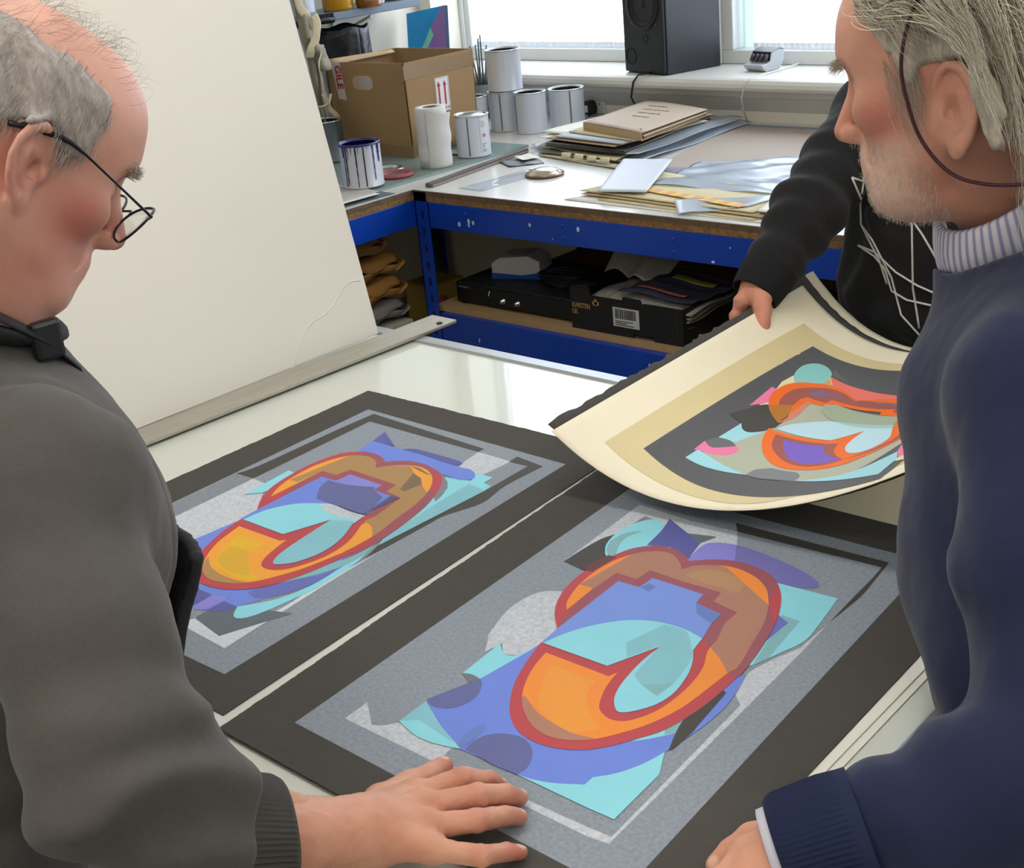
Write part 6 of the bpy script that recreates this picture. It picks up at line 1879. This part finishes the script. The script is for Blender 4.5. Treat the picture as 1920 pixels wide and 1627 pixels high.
    # hair: short grey sides, thin on top
    def side_hair(q, g):
        a = np.abs(q[..., 1])
        top = .098-.9*np.maximum(0, .045-a)-.35*np.maximum(0, q[..., 0]-.0)+.30*np.maximum(0, -q[..., 0]-.02)
        d = hs(q)-.0045-g
        d = smax(d, q[..., 2]-top, .012)
        d = smax(d, q[..., 0]-(.045-.2*np.maximum(0, .06-q[..., 2])), .012)
        low = np.where(q[..., 0] > -.002, .012, np.where(q[..., 0] > -.045, .040-.0*q[..., 0], -.045))
        low = np.interp(q[..., 0], [-.12, -.06, -.047, -.036, -.005, .008, .018, .03, .06], [-.05, -.045, -.015, .026, .040, .038, .022, .022, .05]).astype(np.float32)
        d = smax(d, low-q[..., 2], .008)
        d = smax(d, .030-a-np.maximum(0, -q[..., 0]-.05)*3, .01)
        return d+.0008*fbm(q*V3(1, 1, .25), 260, 3, 2)
    v, q = surface(lambda p: side_hair(p, 0.), (-.13, -.10, -.07), (.10, .10, .13), .0028)
    cc = np.tile(np.array(lin('b9b0aa')), (len(v), 1))*(1+.12*fbm((v*V3(1, 1, .2)).astype(np.float32), 220, 7, 2))[:, None]
    np_mesh('hair', F.glob(v), q, m_scalp, t, cc, True, base)
    rt = scalp_roots(hs, 7500, lambda p: (side_hair(p.astype(np.float32), .004) < .0005) & (p[:, 1] < .03), 5)
    strand_mesh('hair_strands', F, hs, rt, lambda P, s: np.stack([-.35-2.2*np.maximum(0, P[:, 0]-.03)*0, np.zeros(len(P)), np.full(len(P), -1.)], -1)+V3(.1, 0, 0), 4, .0045, .0070, .00022, m_hair, t, base, wob=.35, seed=3, cols=['d3ccc6', 'b5ada7', '9c948e', 'e0dad4', 'a39b95'])
    rt = scalp_roots(hs, 420, lambda p: (p[:, 2] > .085) & (np.abs(p[:, 1]) < .06) & (p[:, 0] > -.08) & (p[:, 0] < .06), 8)
    strand_mesh('thin_top_hair', F, hs, rt, lambda P, s: np.stack([.45+.3*np.sin(P[:, 1]*90), np.sin(P[:, 0]*130)*.5, np.full(len(P), .55)], -1), 6, .005, .016, .00013, m_hair, t, base, wob=.9, seed=4, follow=.35, cols=['8a7c70', 'a0948a', 'b5aaa0'])
    rt = scalp_roots(hs, 260, lambda p: (np.abs(np.abs(p[:, 1])-.032) < .022) & (np.abs(p[:, 2]-.036-.1*(np.abs(p[:, 1])-.03)) < .0055) & (p[:, 0] > .06), 9, .004)
    strand_mesh('eyebrows', F, hs, rt, lambda P, s: np.stack([np.full(len(P), .5), np.sign(P[:, 1])*1., np.full(len(P), -.25)], -1), 5, .0032, .006, .00022, m_hair, t, base, wob=.6, seed=6, follow=.5, cols=['9a8a7a', 'b8ab9c', '85786c'])
    # spectacles
    sg = MB()
    for s in (-1, 1):
        cx_, cy_, cz_ = .1170, .0335*s, -.006
        ring = [F.glob((cx_-.008*abs(math.cos(a))*(1 if math.cos(a)*s > 0 else .2)+.50*(.018*math.sin(a)), cy_+.0250*math.cos(a), cz_+.0195*math.sin(a)))-base for a in [2*math.pi*i/40 for i in range(40)]]
        sg.tube(ring, .00115, 8, closed=True)
    sg.tube([F.glob(p)-base for p in ((.118, -.010, .000), (.123, 0, .004), (.118, .010, .000))], .0011, 8)
    sgo = sg.build('spectacle_rims', m_rimd, t)
    for s in (-1, 1):
        tm = MB()
        tm.tube([F.glob(p)-base for p in ((.114, .0585*s, .004), (.111, .068*s, .006), (.06, .0755*s, .022), (.034, .0795*s, .030), (.019, .0805*s, .0335), (.007, .0810*s, .034), (-.016, .0815*s, .031), (-.032, .0815*s, .027))], [.0011, .0013, .0010, .0012, .0018, .0026, .0028, .0024], 8)
        tm.build('temple_arm', m_rimd, sgo)
        ln = MB()
        c0 = F.glob((.1160, .0335*s, -.006))-base
        pts = [F.glob((.1170-.008*abs(math.cos(a))*(1 if math.cos(a)*s > 0 else .2)+.50*(.018*math.sin(a)), .0335*s+.0242*math.cos(a), -.006+.0188*math.sin(a)))-base for a in [2*math.pi*i/32 for i in range(32)]]
        ln.add([tuple(c0)]+[tuple(p) for p in pts], [(0, i+1, (i+1) % 32+1) for i in range(32)], 0, True)
        ln.build('lens', m_lens, sgo)
    # trousers and shoes, out of sight below the table
    hips = [P0+br_*.09-UP*.03, P0-br_*.09-UP*.03]
    feet = [np.array([P0[0]+br_[0]*.11, P0[1]+br_[1]*.11-.03, 0]), np.array([P0[0]-br_[0]*.11, P0[1]-br_[1]*.11-.03, 0])]
    legs(base, hips, feet, M('dark_trousers', '26272b', .9), None, t)
    shoes(base, feet, bf, M('dark_shoe', '1b1a1a', .5), t)
    return t
man_grey()
# ---------------------------------------------------------------- man in navy at the right
def man_navy():
    base = np.array([-.22, 1.02, 0.])
    t, _ = person_tree('man with long grey hair in navy sweater and striped shirt collar', base)
    earP, f, l, u = frame(1738, 160, 1.145, (-78, -325), math.radians(22), -1)
    F = Frame(earP-l*.079, f, l, u)
    bf = unit([-.983, .126, 0]); bl = np.cross(UP, bf)
    S = at(1945, 730, 1.13)
    S2 = S-bl*.36-UP*.02
    mid = (S+S2)/2+bf*.03
    N0 = mid+UP*.105+bf*.095
    E1 = at(2010, 1440, 1.03); W = onz(1492, 1598, .952)
    nk = F.loc(np.asarray(N0, np.float32)[None])[0]
    o = {'neck': nk, 'ear': 1.02, 'ear_at': (-.010, -.024), 'ear_out': .5, 'jaw': 1.0, 'jowl': True, 'neck_r': .056, 'stubble': True, 'nose': 1.0}
    hs = lambda q: head_sdf(q, o)
    parts = []
    v, q = surface(hs, (-.125, -.115, -.20), (.145, .115, .15), .0023)
    parts.append((F.glob(v), q, head_cols(v, 'd09a84', 'b86c5e', o)))
    z = onz
    H = {'wrist': W, 'arm': W+(E1-W)*.3, 'arm_r': .030, 'wrist_r': .028, 'up': unit([.1, -.15, 1.]),
         'index': [z(1400, 1601, .944), z(1350, 1652, .939), z(1335, 1694, .925), z(1330, 1712, .915)],
         'middle': [z(1410, 1632, .946), z(1352, 1690, .938), z(1333, 1730, .925), z(1326, 1752, .915)],
         'ring': [z(1428, 1660, .944), z(1372, 1720, .936), z(1350, 1760, .924), z(1342, 1780, .914)],
         'pinky': [z(1452, 1690, .938), z(1402, 1742, .930), z(1382, 1772, .919), z(1374, 1788, .913)],
         'thumb': [z(1462, 1566, .940), z(1412, 1572, .932), z(1368, 1600, .920), z(1345, 1622, .914)]}
    lo, hi = bounds(hand_pts(H), .05)
    v, q = surface(lambda p: hand_sdf(p, H), lo, hi, .0021)
    parts.append((v, q, hand_cols(v, H, 'd59d82', 'c58069')))
    P0 = np.array([-.265, 1.10, .93])
    E2 = S2+np.array([-.05, .06, -.27]); W2 = E2+np.array([-.18, .05, -.06])
    belly = at(1835, 1180, 1.17)
    def torso(p, g):
        d = chain(p, [P0, P0*.55+mid*.45+bf*.02, mid-UP*.03], [.15+g, .155+g, .125+g], .06)
        d = smin(d, cone(p, P0+bl*.07+bf*.02, mid+bl*.06-UP*.06+bf*.02, .125+g, .125+g), .05)
        d = smin(d, cone(p, P0-bl*.07+bf*.02, mid-bl*.06-UP*.06+bf*.02, .125+g, .125+g), .05)
        d = smin(d, ell(p, P0*.72+mid*.28+bf*.085, (.115+g, .13+g, .15+g)), .06)
        d = smin(d, ell(p, P0+bf*.065+UP*.03, (.12+g, .13+g, .11+g)), .06)
        d = smin(d, chain(p, [S, mid+UP*.03+bf*.03, S2], [.060+g, .072+g, .060+g]), .06)
        d = smin(d, cone(p, mid+UP*.02+bf*.04, N0-UP*.015, .085+g, .072+g), .05)
        return d
    def limbs(p, g):
        d = chain(p, [S, S*.5+E1*.5, E1], [.062+g, .054+g, .045+g], .02)
        d = smin(d, cone(p, E1, W, .045+g, .028+g), .02)
        d = smin(d, chain(p, [S2, E2, W2], [.062+g, .048+g, .030+g], .02), .02)
        return d
    v, q = surface(lambda p: smin(torso(p, -.03), limbs(p, -.014), .03), *bounds([P0, S, S2, E1, W, W2, N0], .14), .011)
    parts.append((v, q, np.tile(np.array(lin('c8937a')), (len(v), 1))))
    H2 = {'wrist': W2, 'arm': E2*.3+W2*.7, 'arm_r': .03, 'wrist_r': .026, 'up': UP*1.}
    d2 = unit([-.9, .2, -.05]); s2 = unit(np.cross(UP, d2))
    for k, nme in enumerate(FING):
        a = W2+d2*.088+s2*(.028-.019*k)*-1
        H2[nme] = [a, a+d2*.038-UP*.016, a+d2*.05-UP*.036, a+d2*.04-UP*.050]
    H2['thumb'] = [W2+d2*.03-s2*.03, W2+d2*.062-s2*.042+UP*.002, W2+d2*.088-s2*.046, W2+d2*.105-s2*.044]
    lo, hi = bounds(hand_pts(H2), .04)
    v, q = surface(lambda p: hand_sdf(p, H2), lo, hi, .004)
    parts.append((v, q, hand_cols(v, H2, 'd19a80', 'b96a5c')))
    V, Q, Cc = join(parts)
    np_mesh('body', V, Q, m_skin, t, Cc, True, base)
    Cw = W+(E1-W)*.21
    cd1 = unit(W-Cw)
    def folds(p):
        ax = (p-np.asarray(E1, np.float32)) @ unit(Cw-E1).astype(np.float32)
        k = np.exp(-((ax-.10)/.11)**2)*np.exp(-np.maximum(0, torso(p, 0)*0))
        bx_ = np.exp(-(((p-np.asarray(E1*.5+S*.5, np.float32))**2).sum(-1))/.16**2)
        return .0045*fbm(p, 15, 22, 2)+.005*k*np.sin(ax*80+3*fbm(p, 12, 15, 2))+.005*bx_*np.sin(p @ V3(22, 30, -38)+2*fbm(p, 9, 17, 1))+.0007*fbm(p, 100, 16, 2)
    def sweater(p):
        d = torso(p, .012)
        sl = chain(p, [S, S*.5+E1*.5, E1], [.072, .074, .070], .03)
        sl = smin(sl, chain(p, [E1, E1*.5+Cw*.5, Cw], [.068, .060, .047], .02), .03)
        d = smin(d, sl, .018)
        d = smin(d, chain(p, [S2, E2, W2-(W2-E2)*.12], [.072, .06, .046], .02), .03)
        d = d+folds(p)
        d = smax(d, (p-Cw.astype(np.float32)) @ cd1.astype(np.float32), .006)
        nt_ = F.glob((-.02, 0, -.04))
        d = smax(d, -cone(p, N0-unit(nt_-N0)*.01, nt_, .088, .105), .01)
        d = smax(d, (P0[2]-.06)-p[..., 2], .01)
        return d
    lo, hi = bounds([P0, S, S2, E1, Cw, W2, N0], .17)
    v, q = surface(sweater, lo, hi, .005)
    m_sw = M('navy_knit', '1a2446', .95, noise=(260, .4), col2='151d3a', bump=(800, .10), sheen=.15)
    np_mesh('sweater', v, q, m_sw, t, base=base)
    A1 = unit(np.cross(cd1, UP)); B1 = np.cross(cd1, A1)
    mb = MB()
    n = 132
    prof = [(-.012, .0512), (-.004, .0512), (.012, .0500), (.050, .0475), (.056, .0468), (.058, .0445), (.054, .0425), (.0, .0425)]
    for s_, r_ in prof:
        for i in range(n):
            a = 2*math.pi*i/n
            rr = r_+(.0022*(1 if i % 2 else -1) if .0 < s_ < .054 and r_ > .0445 else 0)
            mb.v.append(tuple(Cw+cd1*s_+(A1*math.cos(a)+B1*math.sin(a))*rr-base))
    for j in range(len(prof)-1):
        for i in range(n):
            mb.f.append((j*n+i, j*n+(i+1) % n, (j+1)*n+(i+1) % n, (j+1)*n+i)); mb.mi.append(0); mb.sm.append(True)
    mb.build('cuff', M('navy_rib', '1c2646', .95, noise=(200, .3), col2='172040'), t)
    sc = MB()
    for s_, r_ in [(.035, .0415), (.060, .0405), (.0655, .040), (.066, .0385), (.05, .038)]:
        for i in range(48):
            a = 2*math.pi*i/48
            sc.v.append(tuple(Cw+cd1*s_+(A1*math.cos(a)+B1*math.sin(a))*r_-base))
    for j in range(4):
        for i in range(48):
            sc.f.append((j*48+i, j*48+(i+1) % 48, (j+1)*48+(i+1) % 48, (j+1)*48+i)); sc.mi.append(0); sc.sm.append(True)
    sc.build('shirt_cuff', M('pale_shirt', 'c9c9d8', .8), t)
    # striped shirt collar: a fold-over band round the neck
    nb = F.glob((-.02, 0, -.04))
    nd = unit(nb-N0)
    la = unit(bl-nd*(bl @ nd)); fa = np.cross(la, nd)
    fa = fa if fa @ bf > 0 else -fa
    ms = bpy.data.materials.new('striped_shirt'); MATS['striped_shirt'] = ms
    ms.use_nodes = True
    nt = ms.node_tree
    at_ = nt.nodes.new('ShaderNodeAttribute'); at_.attribute_name = 'Col'
    nt.links.new(at_.outputs['Color'], nt.nodes['Principled BSDF'].inputs['Base Color'])
    nt.nodes['Principled BSDF'].inputs['Roughness'].default_value = .8
    NV, NU = 10, 260
    vs, cs = [], []
    ca, cb = np.array(lin('d9d8e2')), np.array(lin('9296bd'))
    for j in range(NV+1):
        k = j/NV                      # 0 inside bottom, .45 fold at the top, 1 outer points
        for i in range(NU+1):
            a = -2.75+5.5*i/NU        # around the neck, opening at the front
            tip = max(0, abs(a)-1.9)/.85
            if k < .45:
                hgt, r_ = .000+.060*k/.45, .070-.004*k
            else:
                kk = (k-.45)/.55
                hgt, r_ = .060-.058*kk-.032*tip*kk, .072+.014*kk+.004*math.sin(kk*3.1)
            back = math.cos(a)        # a = 0 behind the neck
            p = N0+nd*(hgt+.004+.040*back)+(-fa*math.cos(a)*1.02+la*math.sin(a))*r_
            vs.append(p-base)
            cs.append(cb if (int((i+1.2*j*tip)/2.5) % 2) else ca)
    Qs = [[j*(NU+1)+i, j*(NU+1)+i+1, (j+1)*(NU+1)+i+1, (j+1)*(NU+1)+i] for j in range(NV) for i in range(NU)]
    oc = np_mesh('shirt_collar', np.array(vs), np.array(Qs), ms, t, np.array(cs))
    sd = oc.modifiers.new('thickness', 'SOLIDIFY'); sd.thickness = .0014
    # long grey hair swept back over the ears to the nape
    def region(q):
        a = np.abs(q[..., 1])
        front = .052-.50*np.maximum(0, .085-q[..., 2])+.10*a
        front = np.where(q[..., 2] < .035, .030+.2*(q[..., 2]-.035), front)
        d = q[..., 0]-front
        low = np.interp(q[..., 0], [-.2, -.062, -.052, -.044, .006, .014, .024, .05], [-.10, -.095, -.06, .014, .016, .004, .002, .03]).astype(np.float32)
        d = np.maximum(d, low-q[..., 2])
        return d
    def hairm(q):
        th = .006+.007*np.clip((-q[..., 0]-.0)/.05, 0, 1)+.004*np.clip((q[..., 2]-.03)/.06, 0, 1)
        d = hs(q)-th
        d = smax(d, region(q), .014)
        return d+.0025*fbm(q*V3(.4, 1, 1), 75, 31, 3)
    v, q = surface(hairm, (-.15, -.12, -.11), (.12, .12, .17), .0034)
    cc = np.tile(np.array(lin('bcb6a6')), (len(v), 1))*(1+.2*fbm((v*V3(.4, 1, 1)).astype(np.float32), 160, 33, 3))[:, None]
    np_mesh('hair', F.glob(v), q, m_scalp, t, np.clip(cc, 0, 1), True, base)
    def flow(P, s):
        fx = np.full(len(P), -1.)
        fz = -.35-1.1*np.clip((-P[:, 0]-.0)/.06, -.4, 1.2)-.5*s
        fz = np.where(P[:, 2] > .10, -.05-.4*s, fz)
        return np.stack([fx*np.where(P[:, 0] < -.06, .35, 1.), np.sign(P[:, 1])*.15, fz], -1)
    hb = lambda q: hs(q)
    def earzone(X):
        e = ((X[..., 0]+.022)/.036)**2+((X[..., 2]+.014)/.046)**2
        return ((e < 1) & (X[..., 1] > .045)).any(1)
    rt = scalp_roots(hs, 9000, lambda p: (region(p.astype(np.float32)) < .0) & (p[:, 1] > -.045), 15, .005)
    cols = ['d6d0c0', 'bcb6a5', 'e4decd', 'a39d8e', 'ece6d6', 'd0c5a6', 'b6b0a0', 'f0ebdf']
    strand_mesh('hair_strands', F, hb, rt, flow, 15, .0085, .031, .00034, m_hair, t, base, wob=.6, seed=13, follow=.75, cols=cols, avoid=earzone)
    rt = scalp_roots(hs, 1800, lambda p: (region(p.astype(np.float32)) < .006) & (region(p.astype(np.float32)) > -.03) & (p[:, 1] > .0) & (p[:, 2] > .030), 16, .005)
    strand_mesh('loose_locks', F, hb, rt, lambda P, s: flow(P, s)*V3(.8, 1, 1)+V3(0, 0, -.5), 14, .0075, .026, .00028, m_hair, t, base, wob=.9, seed=17, follow=.6, cols=cols, avoid=earzone)
    rt = scalp_roots(hs, 170, lambda p: (p[:, 2] < .045) & (p[:, 2] > -.02) & (p[:, 0] > .010) & (p[:, 0] < .040) & (p[:, 1] > .02), 20, .004)
    strand_mesh('sideburn', F, hb, rt, lambda P, s: np.stack([np.full(len(P), -.15), np.zeros(len(P)), np.full(len(P), -1.)], -1), 8, .005, .006, .0002, m_hair, t, base, wob=.5, seed=21, follow=.8, cols=['d0cbbf', 'bab4a8', 'a8a196'])
    rt = scalp_roots(hs, 2600, lambda p: (p[:, 2] < -.036) & (p[:, 0] > .02) & (p[:, 2] > -.125) & (np.abs(p[:, 2]+.0588) > .004), 18, .004)
    strand_mesh('stubble', F, hb, rt, lambda P, s: np.stack([np.full(len(P), .25), np.zeros(len(P)), np.full(len(P), -.8)], -1), 3, .0017, .003, .00017, m_hair, t, base, wob=.4, seed=19, follow=.4, cols=['d9d2c8', 'c9c0b4', 'e4dfd8'])
    rt = scalp_roots(hs, 220, lambda p: (np.abs(np.abs(p[:, 1])-.032) < .022) & (np.abs(p[:, 2]-.037) < .005) & (p[:, 0] > .06), 22, .004)
    strand_mesh('eyebrows', F, hb, rt, lambda P, s: np.stack([np.full(len(P), .75), np.sign(P[:, 1])*.8, np.full(len(P), -.35)], -1), 5, .0034, .007, .0002, m_hair, t, base, wob=.7, seed=23, follow=.35, cols=['a89c8a', '8b8070', 'c0b5a4'])
    # spectacles pushed up in the hair, hanging on a dark red cord that loops under the ear
    m_cord = M('dark_red_cord', '43202c', .6)
    m_tort = M('black_temple', '1f1a20', .35)
    sg = MB()
    sg.tube([F.glob(p)-base for p in ((-.012, .088, .150), (-.030, .098, .118), (-.038, .103, .093), (-.044, .106, .066), (-.038, .106, .042))], [.0012, .002, .0024, .0028, .002], 8)
    sgo = sg.build('spectacle_temple', m_tort, t)
    MB().tube([F.glob(p)-base for p in ((-.0435, .1065, .058), (-.0445, .1065, .067))], .0034, 8).build('yellow_sleeve', M('tortoise_yellow', 'b99a4a', .4), sgo)
    rg = MB()
    for s in (1, -1):
        ring = [F.glob((.010+.012*math.cos(a), .040*s+.024*math.cos(a), .158+.012*math.sin(a)))-base for a in [2*math.pi*i/36 for i in range(36)]]
        rg.tube(ring, .0013, 8, closed=True)
    rg.tube([F.glob(p)-base for p in ((.018, -.018, .160), (.020, 0, .163), (.018, .018, .160))], .0013, 8)
    rg.build('spectacle_rims', m_rimd, sgo)
    cdp = [(-.034, .1035, .098), (-.014, .104, .070), (.002, .1015, .045), (.012, .098, .018), (.013, .094, -.012), (.010, .089, -.040), (.000, .085, -.064), (-.014, .084, -.080), (-.034, .083, -.090), (-.058, .079, -.096), (-.09, .06, -.100), (-.11, .02, -.102)]
    P = [Vector(F.glob(p)-base) for p in cdp]
    L = []
    for i in range(len(P)-1):
        for k in range(5):
            tt = k/5
            a_, b_, c_, d_ = P[max(i-1, 0)], P[i], P[i+1], P[min(i+2, len(P)-1)]
            L.append(.5*((2*b_)+(-a_+c_)*tt+(2*a_-5*b_+4*c_-d_)*tt*tt+(-a_+3*b_-3*c_+d_)*tt**3))
    MB().tube(L, .0017, 8).build('spectacle_cord', m_cord, t)
    hips = [P0+bl*.09-UP*.03, P0-bl*.09-UP*.03]
    feet = [np.array([P0[0]+bl[0]*.12, P0[1]+bl[1]*.12, 0]), np.array([P0[0]-bl[0]*.12, P0[1]-bl[1]*.12, 0])]
    legs(base, hips, feet, M('blue_jeans', '2b3346', .9), None, t)
    shoes(base, feet, bf, M('brown_shoe', '3a2a20', .5), t)
    return t
man_navy()
# ---------------------------------------------------------------- person in black behind the table
def person_black():
    base = np.array([-.95, 2.26, 0.])
    t, _ = person_tree('person in black sweatshirt with white line drawing, gripping the held prints', base)
    bf = unit([-.16, -1, 0]); br_ = np.cross(bf, UP)
    S = at(1640, 215, 2.46)
    S2 = S-br_*.40
    mid = (S+S2)/2
    N0 = mid+UP*.07
    P0 = np.array([mid[0]-.07, mid[1]+.06, .92])
    E1 = at(1512, 400, 2.30); W = at(1424, 534, 2.265)
    u = unit(UP+bf*.35); l = unit(np.cross(u, bf)); f = np.cross(l, u)
    F = Frame(N0+UP*.15+bf*.04, f, l, u)
    nk = F.loc(np.asarray(N0, np.float32)[None])[0]
    o = {'neck': nk}
    parts = []
    v, q = surface(lambda q_: head_sdf(q_, o), (-.125, -.115, -.20), (.145, .115, .15), .0042)
    parts.append((F.glob(v), q, head_cols(v, 'c8937a', 'b4705f', o)))
    hp = lambda x, y, d: at(x, y, d)
    H = {'wrist': hp(1424, 538, 2.262), 'arm': hp(1436, 500, 2.27), 'arm_r': .032, 'wrist_r': .026, 'thumb_s': 1.2, 'up': unit([-.15, -.75, .6]), 'nail_up': unit([0, -.5, 1.]),
         'thumb': [hp(1427, 556, 2.236), hp(1429, 580, 2.226), hp(1429, 606, 2.216), hp(1428, 622, 2.212)],
         'index': [hp(1392, 566, 2.255), hp(1379, 593, 2.262), hp(1408, 612, 2.275), hp(1432, 622, 2.28)],
         'middle': [hp(1398, 562, 2.275), hp(1386, 590, 2.285), hp(1415, 606, 2.295), hp(1440, 612, 2.298)],
         'ring': [hp(1408, 560, 2.292), hp(1397, 585, 2.305), hp(1424, 598, 2.312), hp(1446, 604, 2.315)],
         'pinky': [hp(1418, 560, 2.305), hp(1410, 580, 2.318), hp(1432, 592, 2.325), hp(1450, 597, 2.328)]}
    lo, hi = bounds(hand_pts(H), .05)
    v, q = surface(lambda p: hand_sdf(p, H), lo, hi, .0021)
    parts.append((v, q, hand_cols(v, H, 'cf9078', 'ba6f60')))
    E2 = S2+np.array([.05, -.12, -.27]); W2 = E2+np.array([-.02, -.22, -.10])
    def torso(p, g):
        d = chain(p, [P0, P0*.5+mid*.5, mid-UP*.03], [.14+g, .14+g, .12+g], .06)
        d = smin(d, cone(p, P0+br_*.07, mid+br_*.07-UP*.05, .12+g, .12+g), .05)
        d = smin(d, cone(p, P0-br_*.07, mid-br_*.07-UP*.05, .12+g, .12+g), .05)
        d = smin(d, chain(p, [S, mid+UP*.03, S2], [.06+g, .07+g, .06+g]), .06)
        return d
    def limbs(p, g):
        d = chain(p, [S, S*.5+E1*.5, E1], [.06+g, .052+g, .045+g], .02)
        d = smin(d, cone(p, E1, W, .043+g, .027+g), .02)
        d = smin(d, chain(p, [S2, E2, W2], [.06+g, .048+g, .03+g], .02), .02)
        return d
    v, q = surface(lambda p: smin(torso(p, -.03), limbs(p, -.014), .03), *bounds([P0, S, S2, E1, W, W2, N0], .12), .012)
    parts.append((v, q, np.tile(np.array(lin('c8937a')), (len(v), 1))))
    H2 = {'wrist': W2, 'arm': E2*.3+W2*.7, 'arm_r': .03, 'wrist_r': .026, 'up': UP*1.}
    d2 = unit([-.1, -.95, -.05]); s2 = unit(np.cross(UP, d2))
    for k, nme in enumerate(FING):
        a = W2+d2*.086-s2*(.028-.019*k)
        H2[nme] = [a, a+d2*.034-UP*.018, a+d2*.040-UP*.038, a+d2*.028-UP*.050]
    H2['thumb'] = [W2+d2*.03-s2*.03, W2+d2*.062-s2*.042, W2+d2*.088-s2*.044, W2+d2*.105-s2*.042]
    lo, hi = bounds(hand_pts(H2), .04)
    v, q = surface(lambda p: hand_sdf(p, H2), lo, hi, .004)
    parts.append((v, q, hand_cols(v, H2, 'd19a80', 'b96a5c')))
    V, Q, Cc = join(parts)
    np_mesh('body', V, Q, m_skin, t, Cc, True, base)
    cdir = unit(H['wrist']-E1)
    Cw = E1+(H['wrist']-E1)*.86
    def folds(p):
        ax = (p-np.asarray(S, np.float32)) @ unit(Cw-S).astype(np.float32)
        k = np.clip((ax-.10)/.1, 0, 1)
        return .004*fbm(p, 14, 41, 2)+.0042*k*np.sin(ax*105+2.6*fbm(p, 16, 42, 2))+.0006*fbm(p, 90, 43, 2)
    def sweater(p):
        sl = chain(p, [S, S*.5+E1*.5, E1], [.070, .066, .060], .03)
        sl = smin(sl, chain(p, [E1, Cw], [.060, .046], .02), .03)
        d = smin(torso(p, .012), sl, .02)
        d = smin(d, chain(p, [S2, E2, W2-(W2-E2)*.12], [.07, .058, .044], .02), .03)
        d = d+folds(p)
        d = smax(d, (p-Cw.astype(np.float32)) @ cdir.astype(np.float32), .006)
        d = smax(d, -cone(p, N0+UP*.02, N0+UP*.2, .068, .075), .01)
        d = smax(d, (P0[2]-.10)-p[..., 2], .01)
        return d
    lo, hi = bounds([P0-UP*.05, S, S2, E1, Cw, W2, N0], .15)
    v, q = surface(sweater, lo, hi, .0058)
    m_bk = M('black_sweatshirt', '141417', .9, noise=(200, .4), col2='1b1b1f', bump=(800, .10), sheen=.06)
    np_mesh('sweatshirt', v, q, m_bk, t, base=base)
    # ribbed cuff
    A1 = unit(np.cross(cdir, UP)); B1 = np.cross(cdir, A1)
    mb = MB()
    n = 110
    prof = [(-.02, .0475), (-.012, .0475), (.0, .0465), (.034, .0425), (.040, .0415), (.041, .039), (.036, .0375), (.0, .0375)]
    for s_, r_ in prof:
        for i in range(n):
            a = 2*math.pi*i/n
            rr = r_+(.0008*(1 if i % 2 else -1) if -.01 < s_ < .036 and r_ > .039 else 0)
            mb.v.append(tuple(Cw+cdir*s_+(A1*math.cos(a)+B1*math.sin(a))*rr-base))
    for j in range(len(prof)-1):
        for i in range(n):
            mb.f.append((j*n+i, j*n+(i+1) % n, (j+1)*n+(i+1) % n, (j+1)*n+i)); mb.mi.append(0); mb.sm.append(True)
    mb.build('cuff', M('black_rib', '16171a', .95), t)
    # white line drawing printed on the chest: narrow ribbons laid on the cloth
    bvh = BVHTree.FromPolygons([tuple(p) for p in v], [tuple(int(i) for i in k) for k in q])
    lines = [[(1597, 333), (1614, 372), (1615, 420), (1636, 450), (1672, 520), (1690, 590), (1726, 630), (1800, 628)],
             [(1597, 333), (1650, 352), (1700, 362)], [(1621, 318), (1614, 372)],
             [(1610, 460), (1640, 480), (1660, 505), (1672, 545), (1700, 562), (1790, 582)],
             [(1610, 460), (1640, 472), (1680, 510), (1720, 535), (1800, 570)],
             [(1692, 385), (1710, 420), (1712, 540), (1726, 630)], [(1692, 385), (1730, 440), (1800, 560)], [(1615, 420), (1650, 490), (1666, 540)]]
    lm = MB()
    for ln in lines:
        pts = []
        for i in range(len(ln)-1):
            for k in range(6):
                x = ln[i][0]+(ln[i+1][0]-ln[i][0])*k/6; y = ln[i][1]+(ln[i+1][1]-ln[i][1])*k/6
                dv = unit(at(x, y, 1)-CAM)
                h = bvh.ray_cast(Vector(CAM), Vector(dv))
                if h[0] is not None and abs((h[0]-Vector(mid)).y) < .4:
                    pts.append(tuple(Vector(h[0])+Vector(h[1])*(.0006 if Vector(h[1]).dot(Vector(dv)) < 0 else -.0006)-Vector(base)))
        if len(pts) > 2:
            lm.tube(pts, .002, 6)
    if lm.v:
        lm.build('line_drawing', M('white_print', 'd8d6d6', .7), t)
    def hair(q_):
        d = head_sdf(q_, o)-.012
        d = smax(d, q_[..., 0]-(.07-.3*np.maximum(0, .09-q_[..., 2])), .02)
        return smax(d, np.interp(q_[..., 0], [-.1, -.03, .0, .05], [-.05, .0, .03, .05]).astype(np.float32)-q_[..., 2], .02)+.002*fbm(q_, 90, 50, 2)
    hv, hq = surface(hair, (-.15, -.12, -.1), (.12, .12, .17), .005)
    np_mesh('hair', F.glob(hv), hq, m_scalp, t, np.tile(np.array(lin('3a3029')), (len(hv), 1)), True, base)
    hips = [P0+br_*.09-UP*.03, P0-br_*.09-UP*.03]
    feet = [np.array([P0[0]+br_[0]*.11, P0[1], 0]), np.array([P0[0]-br_[0]*.11, P0[1], 0])]
    legs(base, hips, feet, M('black_trousers', '1c1c20', .9), None, t)
    shoes(base, feet, bf, M('dark_shoe', '1b1a1a', .5), t)
    return t
person_black()
